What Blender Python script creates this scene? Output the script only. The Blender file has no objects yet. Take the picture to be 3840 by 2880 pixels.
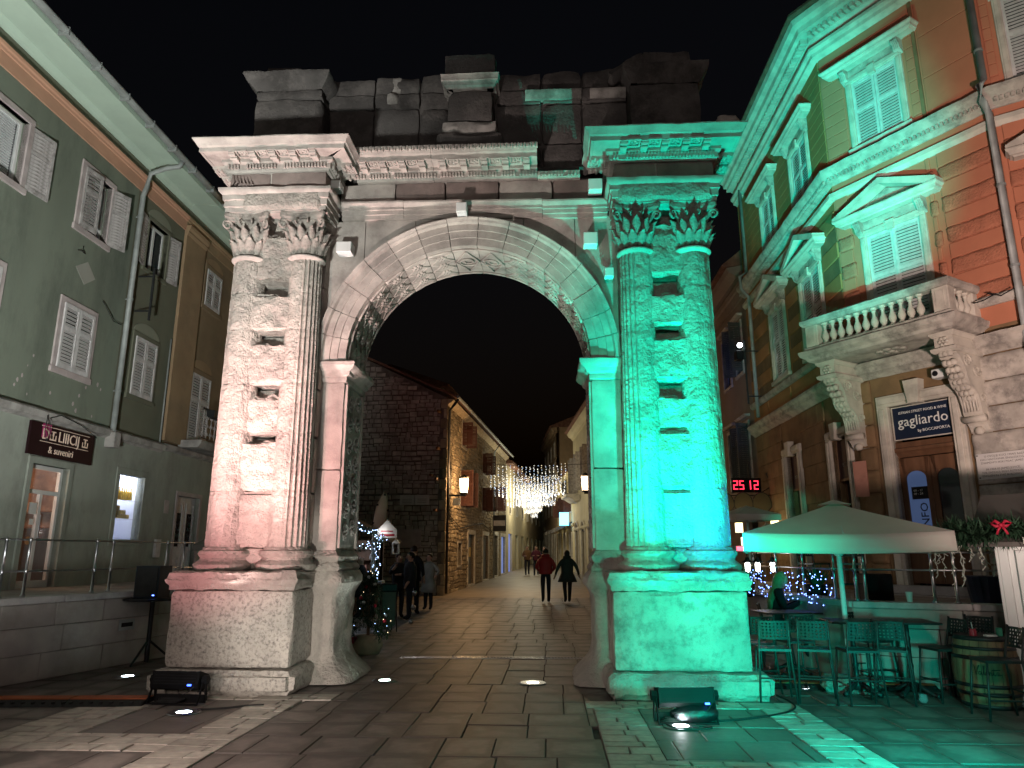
import bpy, bmesh, math, random
from mathutils import Vector, Matrix, noise
random.seed(7)
PI = math.pi
R = math.radians
scene = bpy.context.scene
C = scene.collection

# ------------------------------------------------------------------ camera
cam_d = bpy.data.cameras.new('camera')
cam_d.sensor_fit = 'HORIZONTAL'; cam_d.sensor_width = 36.0
cam_d.lens = 36.0 * 720.0 / 1024.0
cam_d.clip_start = 0.05; cam_d.clip_end = 600.0
cam = bpy.data.objects.new('camera', cam_d)
cam.location = (0, 0, 1.62)
cam.rotation_euler = (R(90 + 13.3), 0, 0)
C.objects.link(cam); scene.camera = cam

# ------------------------------------------------------------------ night sky
world = bpy.data.worlds.new('World'); scene.world = world; world.use_nodes = True
wn = world.node_tree.nodes; wl = world.node_tree.links
sky = wn.new('ShaderNodeTexSky'); sky.sky_type = 'NISHITA'; sky.sun_disc = False
sky.sun_elevation = R(-3.0); sky.sun_rotation = R(200)
wl.new(sky.outputs[0], wn['Background'].inputs[0]); wn['Background'].inputs[1].default_value = 0.05

vs = scene.view_settings
vs.view_transform = 'Standard'; vs.look = 'None'; vs.exposure = 0.0; vs.gamma = 1.0
vs.use_curve_mapping = False

# ------------------------------------------------------------------ helpers
def tag(o, label=None, cat=None, group=None, kind=None):
    if label: o['label'] = label
    if cat: o['category'] = cat
    if group: o['group'] = group
    if kind: o['kind'] = kind
    return o
def root(name, label, cat, loc=(0, 0, 0), rz=0.0, group=None):
    o = bpy.data.objects.new(name, None); C.objects.link(o)
    o.empty_display_size = 0.1
    o.location = loc; o.rotation_euler = (0, 0, R(rz))
    return tag(o, label, cat, group)
def inst(o, parent=None, loc=None, rot=None, scale=None):
    c = o.copy(); C.objects.link(c)
    if parent is not None: c.parent = parent
    if loc is not None: c.location = loc
    if rot is not None: c.rotation_euler = rot
    if scale is not None: c.scale = scale
    return c
def copy_tree(o, parent=None):
    c = o.copy(); C.objects.link(c); c.parent = parent
    for ch in list(o.children): copy_tree(ch, c)
    return c
def nz(x, y, z): return noise.noise(Vector((x, y, z)))

class MB:
    def __init__(self): self.v = []; self.f = []
    def add(self, vs, fs):
        n = len(self.v); self.v += [tuple(p) for p in vs]
        self.f += [tuple(i + n for i in q) for q in fs]; return self
    def box(self, x0, x1, y0, y1, z0, z1):
        return self.add([(x0,y0,z0),(x1,y0,z0),(x1,y1,z0),(x0,y1,z0),(x0,y0,z1),(x1,y0,z1),(x1,y1,z1),(x0,y1,z1)],
            [(0,3,2,1),(4,5,6,7),(0,1,5,4),(1,2,6,5),(2,3,7,6),(3,0,4,7)])
    def cbox(self, x0, x1, y0, y1, z0, z1, b=.01):
        # chamfered box (octagonal in plan plus top and bottom bevel)
        b = min(b, (x1-x0)*.4, (y1-y0)*.4, (z1-z0)*.4)
        def ring(i, z): return [(x0+i,y0+i,z),(x1-i,y0+i,z),(x1-i,y1-i,z),(x0+i,y1-i,z)]
        def oct(z): return [(x0+b,y0,z),(x1-b,y0,z),(x1,y0+b,z),(x1,y1-b,z),(x1-b,y1,z),(x0+b,y1,z),(x0,y1-b,z),(x0,y0+b,z)]
        def octi(z): return [(x0+b,y0+b,z)]*0 + [(x0+b,y0+b*.6,z),(x1-b,y0+b*.6,z),(x1-b*.6,y0+b,z),(x1-b*.6,y1-b,z),(x1-b,y1-b*.6,z),(x0+b,y1-b*.6,z),(x0+b*.6,y1-b,z),(x0+b*.6,y0+b,z)]
        return self.loft([octi(z0), oct(z0+b), oct(z1-b), octi(z1)])
    def loft(self, rings, caps=True, closed=True):
        n = len(rings[0]); vs = [p for r in rings for p in r]; fs = []
        for i in range(len(rings)-1):
            for j in range(n if closed else n-1):
                k = (j+1) % n
                fs.append((i*n+j, i*n+k, (i+1)*n+k, (i+1)*n+j))
        if caps and closed:
            fs.append(tuple(range(n-1, -1, -1))); fs.append(tuple((len(rings)-1)*n+j for j in range(n)))
        return self.add(vs, fs)
    def cyl(self, p0, p1, r0, r1=None, n=8, caps=True):
        r1 = r0 if r1 is None else r1
        p0 = Vector(p0); p1 = Vector(p1); d = (p1-p0)
        if d.length < 1e-6: return self
        d.normalize()
        a = Vector((0,0,1)) if abs(d.z) < .9 else Vector((1,0,0))
        u = d.cross(a).normalized(); w = d.cross(u)
        rg = []
        for p, r in ((p0, r0), (p1, r1)):
            rg.append([p + u*(r*math.cos(2*PI*j/n)) - w*(r*math.sin(2*PI*j/n))*-1 for j in range(n)])
        return self.loft(rg, caps)
    def tube(self, pts, r, n=6):
        pts = [Vector(p) for p in pts]; rg = []
        for i, p in enumerate(pts):
            d = (pts[min(i+1, len(pts)-1)] - pts[max(i-1, 0)]).normalized()
            a = Vector((0,0,1)) if abs(d.z) < .95 else Vector((1,0,0))
            u = d.cross(a).normalized(); w = d.cross(u)
            rr = r[i] if isinstance(r, (list, tuple)) else r
            rg.append([p + u*(rr*math.cos(2*PI*j/n)) + w*(rr*math.sin(2*PI*j/n)) for j in range(n)])
        return self.loft(rg)
    def lathe(self, prof, n=16, c=(0,0,0), a0=0, a1=2*PI):
        full = abs(a1-a0-2*PI) < 1e-4
        m = n if full else n+1
        rg = []
        for r, z in prof:
            rg.append([(c[0]+r*math.cos(a0+(a1-a0)*j/n), c[1]+r*math.sin(a0+(a1-a0)*j/n), c[2]+z) for j in range(m)])
        return self.loft(rg, caps=full, closed=full)
    def prism(self, poly, y0, y1):
        # poly in XZ, extruded along Y
        n = len(poly)
        vs = [(x, y0, z) for x, z in poly] + [(x, y1, z) for x, z in poly]
        fs = [tuple(range(n)), tuple(range(2*n-1, n-1, -1))] + [(i, i+n, (i+1) % n + n, (i+1) % n) for i in range(n)]
        return self.add(vs, fs)
    def prismz(self, poly, z0, z1):
        n = len(poly)
        vs = [(x, y, z0) for x, y in poly] + [(x, y, z1) for x, y in poly]
        fs = [tuple(range(n-1, -1, -1)), tuple(range(n, 2*n))] + [(i, (i+1) % n, (i+1) % n + n, i+n) for i in range(n)]
        return self.add(vs, fs)
    def prismx(self, poly, x0, x1):
        n = len(poly)
        vs = [(x0, y, z) for y, z in poly] + [(x1, y, z) for y, z in poly]
        fs = [tuple(range(n-1, -1, -1)), tuple(range(n, 2*n))] + [(i, (i+1) % n, (i+1) % n + n, i+n) for i in range(n)]
        return self.add(vs, fs)
    def ball(self, c, r, n=8, m=6, sz=1.0):
        rg = []
        for i in range(1, m):
            t = PI*i/m
            rg.append([(c[0]+r*math.sin(t)*math.cos(2*PI*j/n), c[1]+r*math.sin(t)*math.sin(2*PI*j/n), c[2]-sz*r*math.cos(t)) for j in range(n)])
        return self.loft(rg)
    def quad(self, a, b, c, d): return self.add([a, b, c, d], [(0, 1, 2, 3)])
    def rough(self, x0, x1, y0, y1, z0, z1, step=.09, amp=.014, edge=.02, seed=0.0, freq=5.0, skip=''):
        nx = max(2, int((x1-x0)/step)); ny = max(2, int((y1-y0)/step)); nzz = max(2, int((z1-z0)/step))
        cx, cy, cz = (x0+x1)/2, (y0+y1)/2, (z0+z1)/2
        idx = {}; vs = []; fs = []
        def vid(i, j, k):
            key = (i, j, k)
            if key in idx: return idx[key]
            x = x0+(x1-x0)*i/nx; y = y0+(y1-y0)*j/ny; z = z0+(z1-z0)*k/nzz
            ex = i in (0, nx); ey = j in (0, ny); ez = k in (0, nzz)
            q = Vector((x*freq+seed, y*freq-seed, z*freq+seed*2))
            d = noise.noise_vector(q)*.65 + noise.noise_vector(q*2.7)*.35
            big = noise.noise(q*.35+Vector((9, 2, 4)))
            px, py, pz = x, y, z
            if ex: px += d.x*amp
            if ey: py += d.y*amp
            if ez: pz += d.z*amp
            m = ex+ey+ez
            if m >= 2:
                e = edge*(.45+.9*abs(d.x)+1.6*max(0, big)) * (1.0 if m == 2 else 1.35)
                if ex: px += e if x < cx else -e
                if ey: py += e if y < cy else -e
                if ez: pz += e if z < cz else -e
            idx[key] = len(vs); vs.append((px, py, pz)); return idx[key]
        def grid(a, b, fn, flip):
            for i in range(a):
                for j in range(b):
                    q = (fn(i, j), fn(i+1, j), fn(i+1, j+1), fn(i, j+1))
                    fs.append(q[::-1] if flip else q)
        grid(nx, nzz, lambda i, j: vid(i, 0, j), False)
        if 'b' not in skip: grid(nx, nzz, lambda i, j: vid(i, ny, j), True)
        grid(ny, nzz, lambda i, j: vid(0, i, j), True)
        grid(ny, nzz, lambda i, j: vid(nx, i, j), False)
        grid(nx, ny, lambda i, j: vid(i, j, nzz), False)
        if 'd' not in skip: grid(nx, ny, lambda i, j: vid(i, j, 0), True)
        return self.add(vs, fs)
    def mould(self, prof, path, step=.25, amp=0.0, seed=0.0, closed_prof=True, ends=True):
        # sweep profile (out, z) along an open XY path, outward = left-hand normal turned (right of travel)
        path = [Vector((p[0], p[1])) for p in path]
        pts = []; nrm = []
        for i in range(len(path)-1):
            a, b = path[i], path[i+1]; d = (b-a); L = d.length; d.normalize()
            n = Vector((d.y, -d.x))
            k = max(1, int(L/step))
            for j in range(k):
                if j == 0 and i > 0: continue
                pts.append(a+(b-a)*j/k); nrm.append(n)
            if i < len(path)-2:
                d2 = (path[i+2]-b).normalized(); n2 = Vector((d2.y, -d2.x))
                mm = (n+n2); mm = mm/(1+n.dot(n2))
                pts.append(b); nrm.append(mm)
            else: pts.append(b); nrm.append(n)
        rg = []
        for p, n in zip(pts, nrm):
            ring = []
            for o, z in prof:
                dd = amp*(nz(p.x*4+seed, p.y*4+o*9, z*7)+.6*nz(p.x*11, p.y*11+seed, z*15)) if amp else 0
                q = p+n*(o+dd); ring.append((q.x, q.y, z+dd*.6))
            rg.append(ring)
        return self.loft(rg, caps=ends)
    def build(self, name, mat, parent=None, smooth=False, loc=None, rot=None, auto=None):
        me = bpy.data.meshes.new(name); me.from_pydata(self.v, [], self.f); me.update()
        bm = bmesh.new(); bm.from_mesh(me); bmesh.ops.recalc_face_normals(bm, faces=bm.faces); bm.to_mesh(me); bm.free()
        if mat: me.materials.append(mat)
        o = bpy.data.objects.new(name, me); C.objects.link(o)
        if parent is not None: o.parent = parent
        if loc is not None: o.location = loc
        if rot is not None: o.rotation_euler = rot
        if smooth:
            me.polygons.foreach_set('use_smooth', [True]*len(me.polygons))
            if auto:
                try: me.set_sharp_from_angle(angle=R(auto))
                except Exception: pass
        return o

def text(s, size, mat, parent, loc, rot=(PI/2, 0, 0), depth=.004, name='lettering', sx=1.0, align='LEFT'):
    cu = bpy.data.curves.new('txt', 'FONT'); cu.body = s; cu.size = size; cu.extrude = depth
    cu.align_x = align; cu.resolution_u = 2
    t = bpy.data.objects.new('txt', cu); C.objects.link(t)
    dg = bpy.context.evaluated_depsgraph_get()
    me = bpy.data.meshes.new_from_object(t.evaluated_get(dg))
    bpy.data.objects.remove(t)
    me.materials.clear(); me.materials.append(mat)
    o = bpy.data.objects.new(name, me); C.objects.link(o); o.parent = parent
    o.location = loc; o.rotation_euler = rot; o.scale = (sx, 1, 1)
    return o

# ------------------------------------------------------------------ materials
def mk(name):
    m = bpy.data.materials.new(name); m.use_nodes = True
    nt = m.node_tree; b = nt.nodes['Principled BSDF']
    return m, nt, b
def mat(name, col, rough=.7, var=.18, scale=3.0, col2=None, stain=None, stain_amt=.5, stain_scale=1.2, bump=.0, bscale=40.0, metal=0.0, orand=.0, spec=.3, stretch=(1,1,1), bdist=.01, big=0.0, bigscale=8.0):
    m, nt, b = mk(name); N = nt.nodes; L = nt.links
    b.inputs['Roughness'].default_value = rough; b.inputs['Metallic'].default_value = metal
    b.inputs['Specular IOR Level'].default_value = spec
    tc = N.new('ShaderNodeTexCoord'); mp = N.new('ShaderNodeMapping')
    mp.inputs['Scale'].default_value = stretch
    L.new(tc.outputs['Object'], mp.inputs['Vector'])
    n1 = N.new('ShaderNodeTexNoise'); n1.inputs['Scale'].default_value = scale; n1.inputs['Detail'].default_value = 6
    L.new(mp.outputs[0], n1.inputs['Vector'])
    mix = N.new('ShaderNodeMix'); mix.data_type = 'RGBA'
    c2 = col2 or tuple(max(0, c*(1-var*2)) for c in col)
    mix.inputs[6].default_value = (*col, 1); mix.inputs[7].default_value = (*c2, 1)
    cr = N.new('ShaderNodeValToRGB'); cr.color_ramp.elements[0].position = .35; cr.color_ramp.elements[1].position = .68
    L.new(n1.outputs[0], cr.inputs[0]); L.new(cr.outputs[0], mix.inputs[0])
    out = mix.outputs[2]
    if stain:
        n2 = N.new('ShaderNodeTexNoise'); n2.inputs['Scale'].default_value = stain_scale; n2.inputs['Detail'].default_value = 9; n2.inputs['Roughness'].default_value = .72
        L.new(mp.outputs[0], n2.inputs['Vector'])
        r2 = N.new('ShaderNodeValToRGB'); r2.color_ramp.elements[0].position = .48; r2.color_ramp.elements[1].position = .66
        L.new(n2.outputs[0], r2.inputs[0])
        ml = N.new('ShaderNodeMath'); ml.operation = 'MULTIPLY'; ml.inputs[1].default_value = stain_amt
        L.new(r2.outputs[0], ml.inputs[0])
        mx = N.new('ShaderNodeMix'); mx.data_type = 'RGBA'; mx.inputs[7].default_value = (*stain, 1)
        L.new(ml.outputs[0], mx.inputs[0]); L.new(out, mx.inputs[6]); out = mx.outputs[2]
    if orand:
        oi = N.new('ShaderNodeObjectInfo'); hs = N.new('ShaderNodeHueSaturation')
        mr = N.new('ShaderNodeMapRange'); mr.inputs[3].default_value = 1-orand; mr.inputs[4].default_value = 1+orand
        L.new(oi.outputs['Random'], mr.inputs[0]); L.new(mr.outputs[0], hs.inputs['Value']); L.new(out, hs.inputs['Color']); out = hs.outputs[0]
    L.new(out, b.inputs['Base Color'])
    if bump:
        nb = N.new('ShaderNodeTexNoise'); nb.inputs['Scale'].default_value = bscale; nb.inputs['Detail'].default_value = 7; nb.inputs['Roughness'].default_value = .65
        L.new(mp.outputs[0], nb.inputs['Vector'])
        bp = N.new('ShaderNodeBump'); bp.inputs['Strength'].default_value = bump; bp.inputs['Distance'].default_value = bdist
        h = nb.outputs[0]
        if big:
            nc = N.new('ShaderNodeTexNoise'); nc.inputs['Scale'].default_value = bigscale; nc.inputs['Detail'].default_value = 4
            L.new(mp.outputs[0], nc.inputs['Vector'])
            ad = N.new('ShaderNodeMath'); ad.operation = 'MULTIPLY_ADD'; ad.inputs[1].default_value = big
            L.new(nc.outputs[0], ad.inputs[0]); L.new(h, ad.inputs[2]); h = ad.outputs[0]
        L.new(h, bp.inputs['Height']); L.new(bp.outputs[0], b.inputs['Normal'])
    return m
def emit(name, col, strength, sample=True):
    m, nt, b = mk(name)
    b.inputs['Base Color'].default_value = (*[min(1, c*.6) for c in col], 1)
    b.inputs['Emission Color'].default_value = (*col, 1); b.inputs['Emission Strength'].default_value = strength
    if not sample:
        try: m.cycles.emission_sampling = 'NONE'
        except Exception: pass
    return m
def glass(name, col=(.02, .025, .03), alpha=None):
    m, nt, b = mk(name)
    b.inputs['Base Color'].default_value = (*col, 1); b.inputs['Roughness'].default_value = .05
    b.inputs['Specular IOR Level'].default_value = .6
    if alpha is not None: b.inputs['Alpha'].default_value = alpha
    return m

M = {}
M['arch'] = mat('arch_limestone', (.50,.46,.41), .9, .14, 2.2, stain=(.18,.16,.15), stain_amt=.38, stain_scale=3.2, bump=1.0, bscale=20, bdist=.05, big=1.2, bigscale=6, orand=.08, spec=.2)
M['arch_smooth'] = mat('arch_dressed_limestone', (.47,.43,.39), .85, .18, 3.0, stain=(.15,.13,.125), stain_amt=.5, stain_scale=2.6, bump=.5, bscale=45, bdist=.012, orand=.06, spec=.2)
M['arch_pock'] = mat('arch_pocked_limestone', (.52,.48,.43), .9, .1, 4, stain=(.10,.09,.085), stain_amt=.8, stain_scale=24, bump=1.0, bscale=30, bdist=.025, spec=.15)
M['arch_stained'] = mat('arch_stained_limestone', (.50,.46,.41), .9, .2, 2.0, stain=(.15,.135,.125), stain_amt=.6, stain_scale=8, bump=1.0, bscale=22, bdist=.03, spec=.15)
M['capital'] = mat('capital_shade_toned_limestone', (.36,.325,.29), .9, .2, 6, stain=(.09,.08,.075), stain_amt=.8, stain_scale=6, bump=.8, bscale=30, bdist=.03, spec=.15)  # deep shade among the leaves is put into this darker tone
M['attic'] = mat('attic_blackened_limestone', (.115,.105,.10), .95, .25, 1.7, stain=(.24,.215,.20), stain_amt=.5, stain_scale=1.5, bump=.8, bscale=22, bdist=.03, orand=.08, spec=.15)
M['attic_clean'] = mat('attic_pale_limestone', (.42,.39,.36), .9, .2, 3, stain=(.12,.11,.1), stain_amt=.7, stain_scale=3, bump=.6, bscale=30, bdist=.015, spec=.15)
M['frieze'] = mat('frieze_shade_brown_limestone', (.27,.215,.195), .9, .2, 2.5, stain=(.13,.11,.1), stain_amt=.6, stain_scale=3, bump=.6, bscale=30, bdist=.015, orand=.1, spec=.15)  # shadow of the recess is put into this darker brown
M['white_box'] = mat('white_painted_metal', (.72,.74,.72), .45, .04, 3)
M['black_metal'] = mat('black_powder_coated_metal', (.012,.012,.014), .42, .2, 5, spec=.22)
M['fixture'] = mat('matt_black_lamp_housing', (.008,.008,.009), .6, .2, 5, spec=.12)
M['dark_iron'] = mat('dark_cast_iron', (.025,.027,.028), .5, .2, 6, spec=.4)
M['steel'] = mat('brushed_steel', (.42,.42,.44), .32, .08, 8, metal=1.0)
M['zinc'] = mat('weathered_zinc_pipe', (.36,.39,.38), .6, .15, 4, stain=(.2,.2,.19), stain_amt=.5, metal=.2)
M['rubber'] = mat('black_rubber', (.02,.02,.02), .7, .2, 9, bump=.2, bscale=60)
M['orange_rubber'] = mat('orange_rubber_lid', (.38,.10,.03), .6, .12, 6)
M['slab'] = None
M['void'] = mat('dark_interior', (.01,.011,.012), .9, .1, 2)
M['glass'] = glass('window_glass')
M['clear'] = glass('clear_glass', (.8,.85,.9), .12)
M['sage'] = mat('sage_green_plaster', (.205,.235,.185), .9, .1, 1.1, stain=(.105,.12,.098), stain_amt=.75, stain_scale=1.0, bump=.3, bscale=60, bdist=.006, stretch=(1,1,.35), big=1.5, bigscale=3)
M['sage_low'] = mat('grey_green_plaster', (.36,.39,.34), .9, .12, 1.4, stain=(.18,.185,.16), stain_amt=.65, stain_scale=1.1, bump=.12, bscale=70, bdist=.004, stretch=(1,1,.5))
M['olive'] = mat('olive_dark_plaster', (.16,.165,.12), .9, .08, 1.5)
M['tan'] = mat('ochre_tan_plaster', (.27,.2,.125), .9, .1, 1.2, stain=(.16,.125,.09), stain_amt=.5, stain_scale=1, bump=.12, bscale=80, bdist=.004)
M['tan_panel'] = mat('ochre_tan_pilaster_plaster', (.36,.25,.15), .9, .1, 1.4, stain=(.2,.15,.1), stain_amt=.4)
M['salmon'] = mat('salmon_plaster_band', (.55,.31,.21), .85, .06, 1.5, stain=(.42,.24,.17), stain_amt=.4)
M['mint'] = mat('mint_soffit_plaster', (.47,.60,.50), .85, .05, 1.2, stain=(.38,.48,.41), stain_amt=.4, stain_scale=1.6)
M['pinkstone'] = mat('pale_pink_stone_trim', (.50,.43,.42), .85, .12, 3.5, stain=(.3,.25,.25), stain_amt=.5, stain_scale=3, bump=.2, bscale=50, bdist=.005)
M['bandstone'] = mat('grey_stone_band', (.40,.38,.36), .9, .15, 2.5, stain=(.16,.15,.14), stain_amt=.7, stain_scale=2.5, bump=.3, bscale=40, bdist=.006)
M['shutter'] = mat('grey_white_shutter_paint', (.62,.60,.60), .6, .1, 6, stain=(.34,.32,.31), stain_amt=.55, stain_scale=7)
M['shutter_worn'] = mat('weathered_shutter_paint', (.50,.47,.46), .75, .2, 7, stain=(.17,.15,.14), stain_amt=.8, stain_scale=8, bump=.2, bscale=60, bdist=.004)
M['shutter_teal'] = mat('pale_grey_shutter_paint', (.62,.64,.62), .6, .12, 6, stain=(.36,.36,.35), stain_amt=.5, stain_scale=7)
M['shutter_brown'] = mat('dark_red_brown_shutter_paint', (.09,.035,.028), .6, .2, 6)
M['pvc'] = mat('white_window_frame', (.62,.62,.61), .4, .04, 5)
M['orange'] = mat('terracotta_orange_plaster', (.52,.20,.115), .88, .07, 1.3, stain=(.40,.155,.09), stain_amt=.45, stain_scale=1.1, bump=.12, bscale=90, bdist=.004)
M['orange_rust'] = mat('vermiculated_orange_block', (.50,.195,.115), .9, .1, 4, stain=(.33,.13,.08), stain_amt=.4, bump=1.0, bscale=24, bdist=.03, orand=.06)
M['ochre'] = mat('ochre_orange_plaster', (.40,.20,.08), .9, .09, 1.3, stain=(.28,.14,.06), stain_amt=.45, stain_scale=1.2, bump=.12, bscale=80, bdist=.004)
M['ochre_block'] = mat('ochre_brown_ashlar', (.23,.145,.075), .9, .12, 3, stain=(.15,.1,.055), stain_amt=.5, stain_scale=3, bump=.5, bscale=35, bdist=.01, orand=.1)
M['trim'] = mat('cream_stone_trim', (.60,.56,.48), .85, .12, 3, stain=(.34,.31,.27), stain_amt=.5, stain_scale=3, bump=.25, bscale=45, bdist=.006)
M['trim_dirty'] = mat('sooty_cream_stone_trim', (.52,.48,.42), .9, .2, 4, stain=(.13,.12,.11), stain_amt=.75, stain_scale=3.2, bump=.4, bscale=40, bdist=.008)
M['wood'] = mat('brown_varnished_wood', (.17,.085,.045), .5, .18, 9, stretch=(1,1,.12), bump=.1, bscale=40)
M['stone_house'] = mat('golden_rubble_limestone', (.46,.38,.26), .9, .15, 6, stain=(.22,.17,.11), stain_amt=.5, stain_scale=2, bump=.5, bscale=30, bdist=.015, orand=.32, spec=.15)
M['stone_gable'] = mat('grey_rubble_limestone', (.56,.51,.45), .9, .2, 3, stain=(.3,.27,.23), stain_amt=.6, stain_scale=1.5, bump=.5, bscale=30, bdist=.015, orand=.25, spec=.15)
M['mortar'] = mat('old_lime_mortar', (.27,.22,.155), .95, .2, 5, bump=.5, bscale=40, bdist=.01)
M['mortar_dark'] = mat('dark_lime_mortar', (.19,.17,.145), .95, .2, 5, bump=.5, bscale=40, bdist=.01)
M['cream'] = mat('cream_plaster', (.52,.46,.31), .9, .08, .8, stain=(.36,.31,.21), stain_amt=.5, stain_scale=.7)
M['cream2'] = mat('pale_yellow_plaster', (.56,.48,.28), .9, .08, .8, stain=(.4,.33,.2), stain_amt=.4, stain_scale=.7)
M['grey_house'] = mat('grey_pink_plaster', (.25,.2,.165), .9, .12, .9, stain=(.16,.125,.1), stain_amt=.6, stain_scale=.8, bump=.15, bscale=60, bdist=.005)
M['rooftile'] = mat('old_clay_roof_tile', (.2,.1,.07), .9, .2, 5)
M['fabric'] = mat('cream_parasol_canvas', (.66,.62,.55), .85, .05, 2, bump=.08, bscale=120, bdist=.002)
M['fabric_dark'] = mat('dark_taupe_parasol_canvas', (.12,.11,.10), .9, .1, 2)
M['cup_red'] = mat('red_glass_jar', (.42,.03,.05), .3, .1, 3)
M['paper'] = mat('white_paper', (.75,.75,.72), .7, .05, 4)
M['green_can'] = mat('green_painted_can', (.05,.32,.2), .4, .1, 4)
M['barrel'] = mat('oak_barrel_stave', (.27,.19,.105), .7, .2, 8, stretch=(1,1,.15), stain=(.14,.1,.06), stain_amt=.5, bump=.2, bscale=50, bdist=.004, orand=.14)
M['chalet'] = mat('white_painted_boards', (.66,.70,.68), .55, .06, 5, stretch=(1,1,.2), stain=(.45,.48,.47), stain_amt=.3)
M['fir'] = mat('dark_fir_needles', (.02,.05,.025), .7, .3, 12)
M['fir2'] = mat('garland_fir_needles', (.03,.08,.04), .7, .3, 12)
M['bow'] = mat('crimson_ribbon', (.45,.02,.05), .6, .1, 4)
M['sack'] = mat('brown_paper_sack', (.34,.24,.16), .8, .15, 5, bump=.4, bscale=14, bdist=.02)
M['skin'] = mat('skin', (.45,.27,.2), .6, .08, 5)
M['terrace'] = mat('terrace_limestone_block', (.40,.36,.33), .85, .14, 2.2, stain=(.22,.19,.17), stain_amt=.55, stain_scale=1.6, bump=.25, bscale=40, bdist=.006, orand=.1)
M['coping'] = mat('terrace_coping_stone', (.45,.43,.42), .8, .12, 3, stain=(.2,.19,.18), stain_amt=.6, stain_scale=2.5, bump=.25, bscale=40, bdist=.006)
M['joint'] = mat('dark_joint_mortar', (.085,.073,.065), .95, .2, 6)
M['sign_dark'] = mat('dark_burgundy_sign_board', (.02,.006,.008), .6, .1, 3, spec=.15)
M['sign_pink'] = mat('magenta_print', (.42,.03,.16), .5, .1, 3)
M['sign_letter'] = mat('cream_print', (.9,.7,.58), .5, .03, 3)
M['sign_navy'] = mat('navy_sign_board', (.012,.022,.05), .4, .1, 3)
M['print_white'] = mat('white_print', (.75,.75,.72), .5, .03, 3)
M['print_grey'] = mat('grey_print', (.2,.19,.18), .6, .03, 3)
M['marble'] = mat('white_marble_plaque', (.66,.64,.61), .5, .06, 2.5, stain=(.5,.48,.46), stain_amt=.4)
M['bag'] = mat('black_plastic_sack', (.01,.01,.012), .22, .1, 5, bump=.6, bscale=9, bdist=.05, spec=.6)
M['shell'] = mat('smoked_glass_shell', (.10,.085,.05), .3, .1, 3, spec=.5)
M['poster'] = mat('pink_paper_poster', (.55,.27,.2), .7, .08, 3, stain=(.3,.13,.1), stain_amt=.4, stain_scale=4)
# ------------------------------------------------------------------ paving materials
def slab_mat(name, dark, light, lo=.35, hi=.62):
    m, nt, b = mk(name); N = nt.nodes; L = nt.links
    at = N.new('ShaderNodeAttribute'); at.attribute_name = 'wear'
    tc = N.new('ShaderNodeTexCoord'); geo = N.new('ShaderNodeNewGeometry')
    n1 = N.new('ShaderNodeTexNoise'); n1.inputs['Scale'].default_value = 3.2; n1.inputs['Detail'].default_value = 5
    n2 = N.new('ShaderNodeTexNoise'); n2.inputs['Scale'].default_value = 14; n2.inputs['Detail'].default_value = 8
    L.new(geo.outputs['Position'], n1.inputs['Vector']); L.new(geo.outputs['Position'], n2.inputs['Vector'])
    s = N.new('ShaderNodeMath'); s.operation = 'MULTIPLY_ADD'; s.inputs[1].default_value = 1.7
    L.new(n1.outputs[0], s.inputs[0])
    sub = N.new('ShaderNodeMath'); sub.operation = 'SUBTRACT'; sub.inputs[1].default_value = .84
    L.new(s.outputs[0], sub.inputs[0]); L.new(at.outputs['Fac'], s.inputs[2])
    cr = N.new('ShaderNodeValToRGB'); cr.color_ramp.elements[0].position = lo; cr.color_ramp.elements[1].position = hi
    L.new(sub.outputs[0], cr.inputs[0])
    mx = N.new('ShaderNodeMix'); mx.data_type = 'RGBA'; mx.inputs[6].default_value = (*dark, 1); mx.inputs[7].default_value = (*light, 1)
    L.new(cr.outputs[0], mx.inputs[0])
    oi = N.new('ShaderNodeObjectInfo'); mr = N.new('ShaderNodeMapRange'); mr.inputs[3].default_value = .82; mr.inputs[4].default_value = 1.18
    L.new(oi.outputs['Random'], mr.inputs[0])
    mu = N.new('ShaderNodeMapRange'); mu.inputs[1].default_value = .3; mu.inputs[2].default_value = .7; mu.inputs[3].default_value = .8; mu.inputs[4].default_value = 1.2
    L.new(n2.outputs[0], mu.inputs[0])
    mm = N.new('ShaderNodeMath'); mm.operation = 'MULTIPLY'; L.new(mr.outputs[0], mm.inputs[0]); L.new(mu.outputs[0], mm.inputs[1])
    hs = N.new('ShaderNodeHueSaturation'); L.new(mm.outputs[0], hs.inputs['Value']); L.new(mx.outputs[2], hs.inputs['Color'])
    L.new(hs.outputs[0], b.inputs['Base Color'])
    ro = N.new('ShaderNodeMapRange'); ro.inputs[3].default_value = .42; ro.inputs[4].default_value = .66
    L.new(n2.outputs[0], ro.inputs[0]); L.new(ro.outputs[0], b.inputs['Roughness'])
    b.inputs['Specular IOR Level'].default_value = .35
    bp = N.new('ShaderNodeBump'); bp.inputs['Strength'].default_value = .35; bp.inputs['Distance'].default_value = .008
    L.new(n2.outputs[0], bp.inputs['Height']); L.new(bp.outputs[0], b.inputs['Normal'])
    return m
M['slab'] = slab_mat('worn_dark_limestone_slab', (.10,.085,.076), (.175,.15,.134), .46, .82)
M['slab_plain'] = slab_mat('plain_brown_limestone_slab', (.13,.11,.098), (.16,.14,.125), .0, 1.0)
M['cobble'] = slab_mat('pale_limestone_cobble', (.30,.27,.235), (.42,.385,.335), .1, .8)
M['street'] = mat('pale_street_paving', (.26,.22,.165), .55, .12, 1.5, stain=(.15,.125,.095), stain_amt=.5, stain_scale=.9, bump=.2, bscale=25, bdist=.006)

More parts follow.
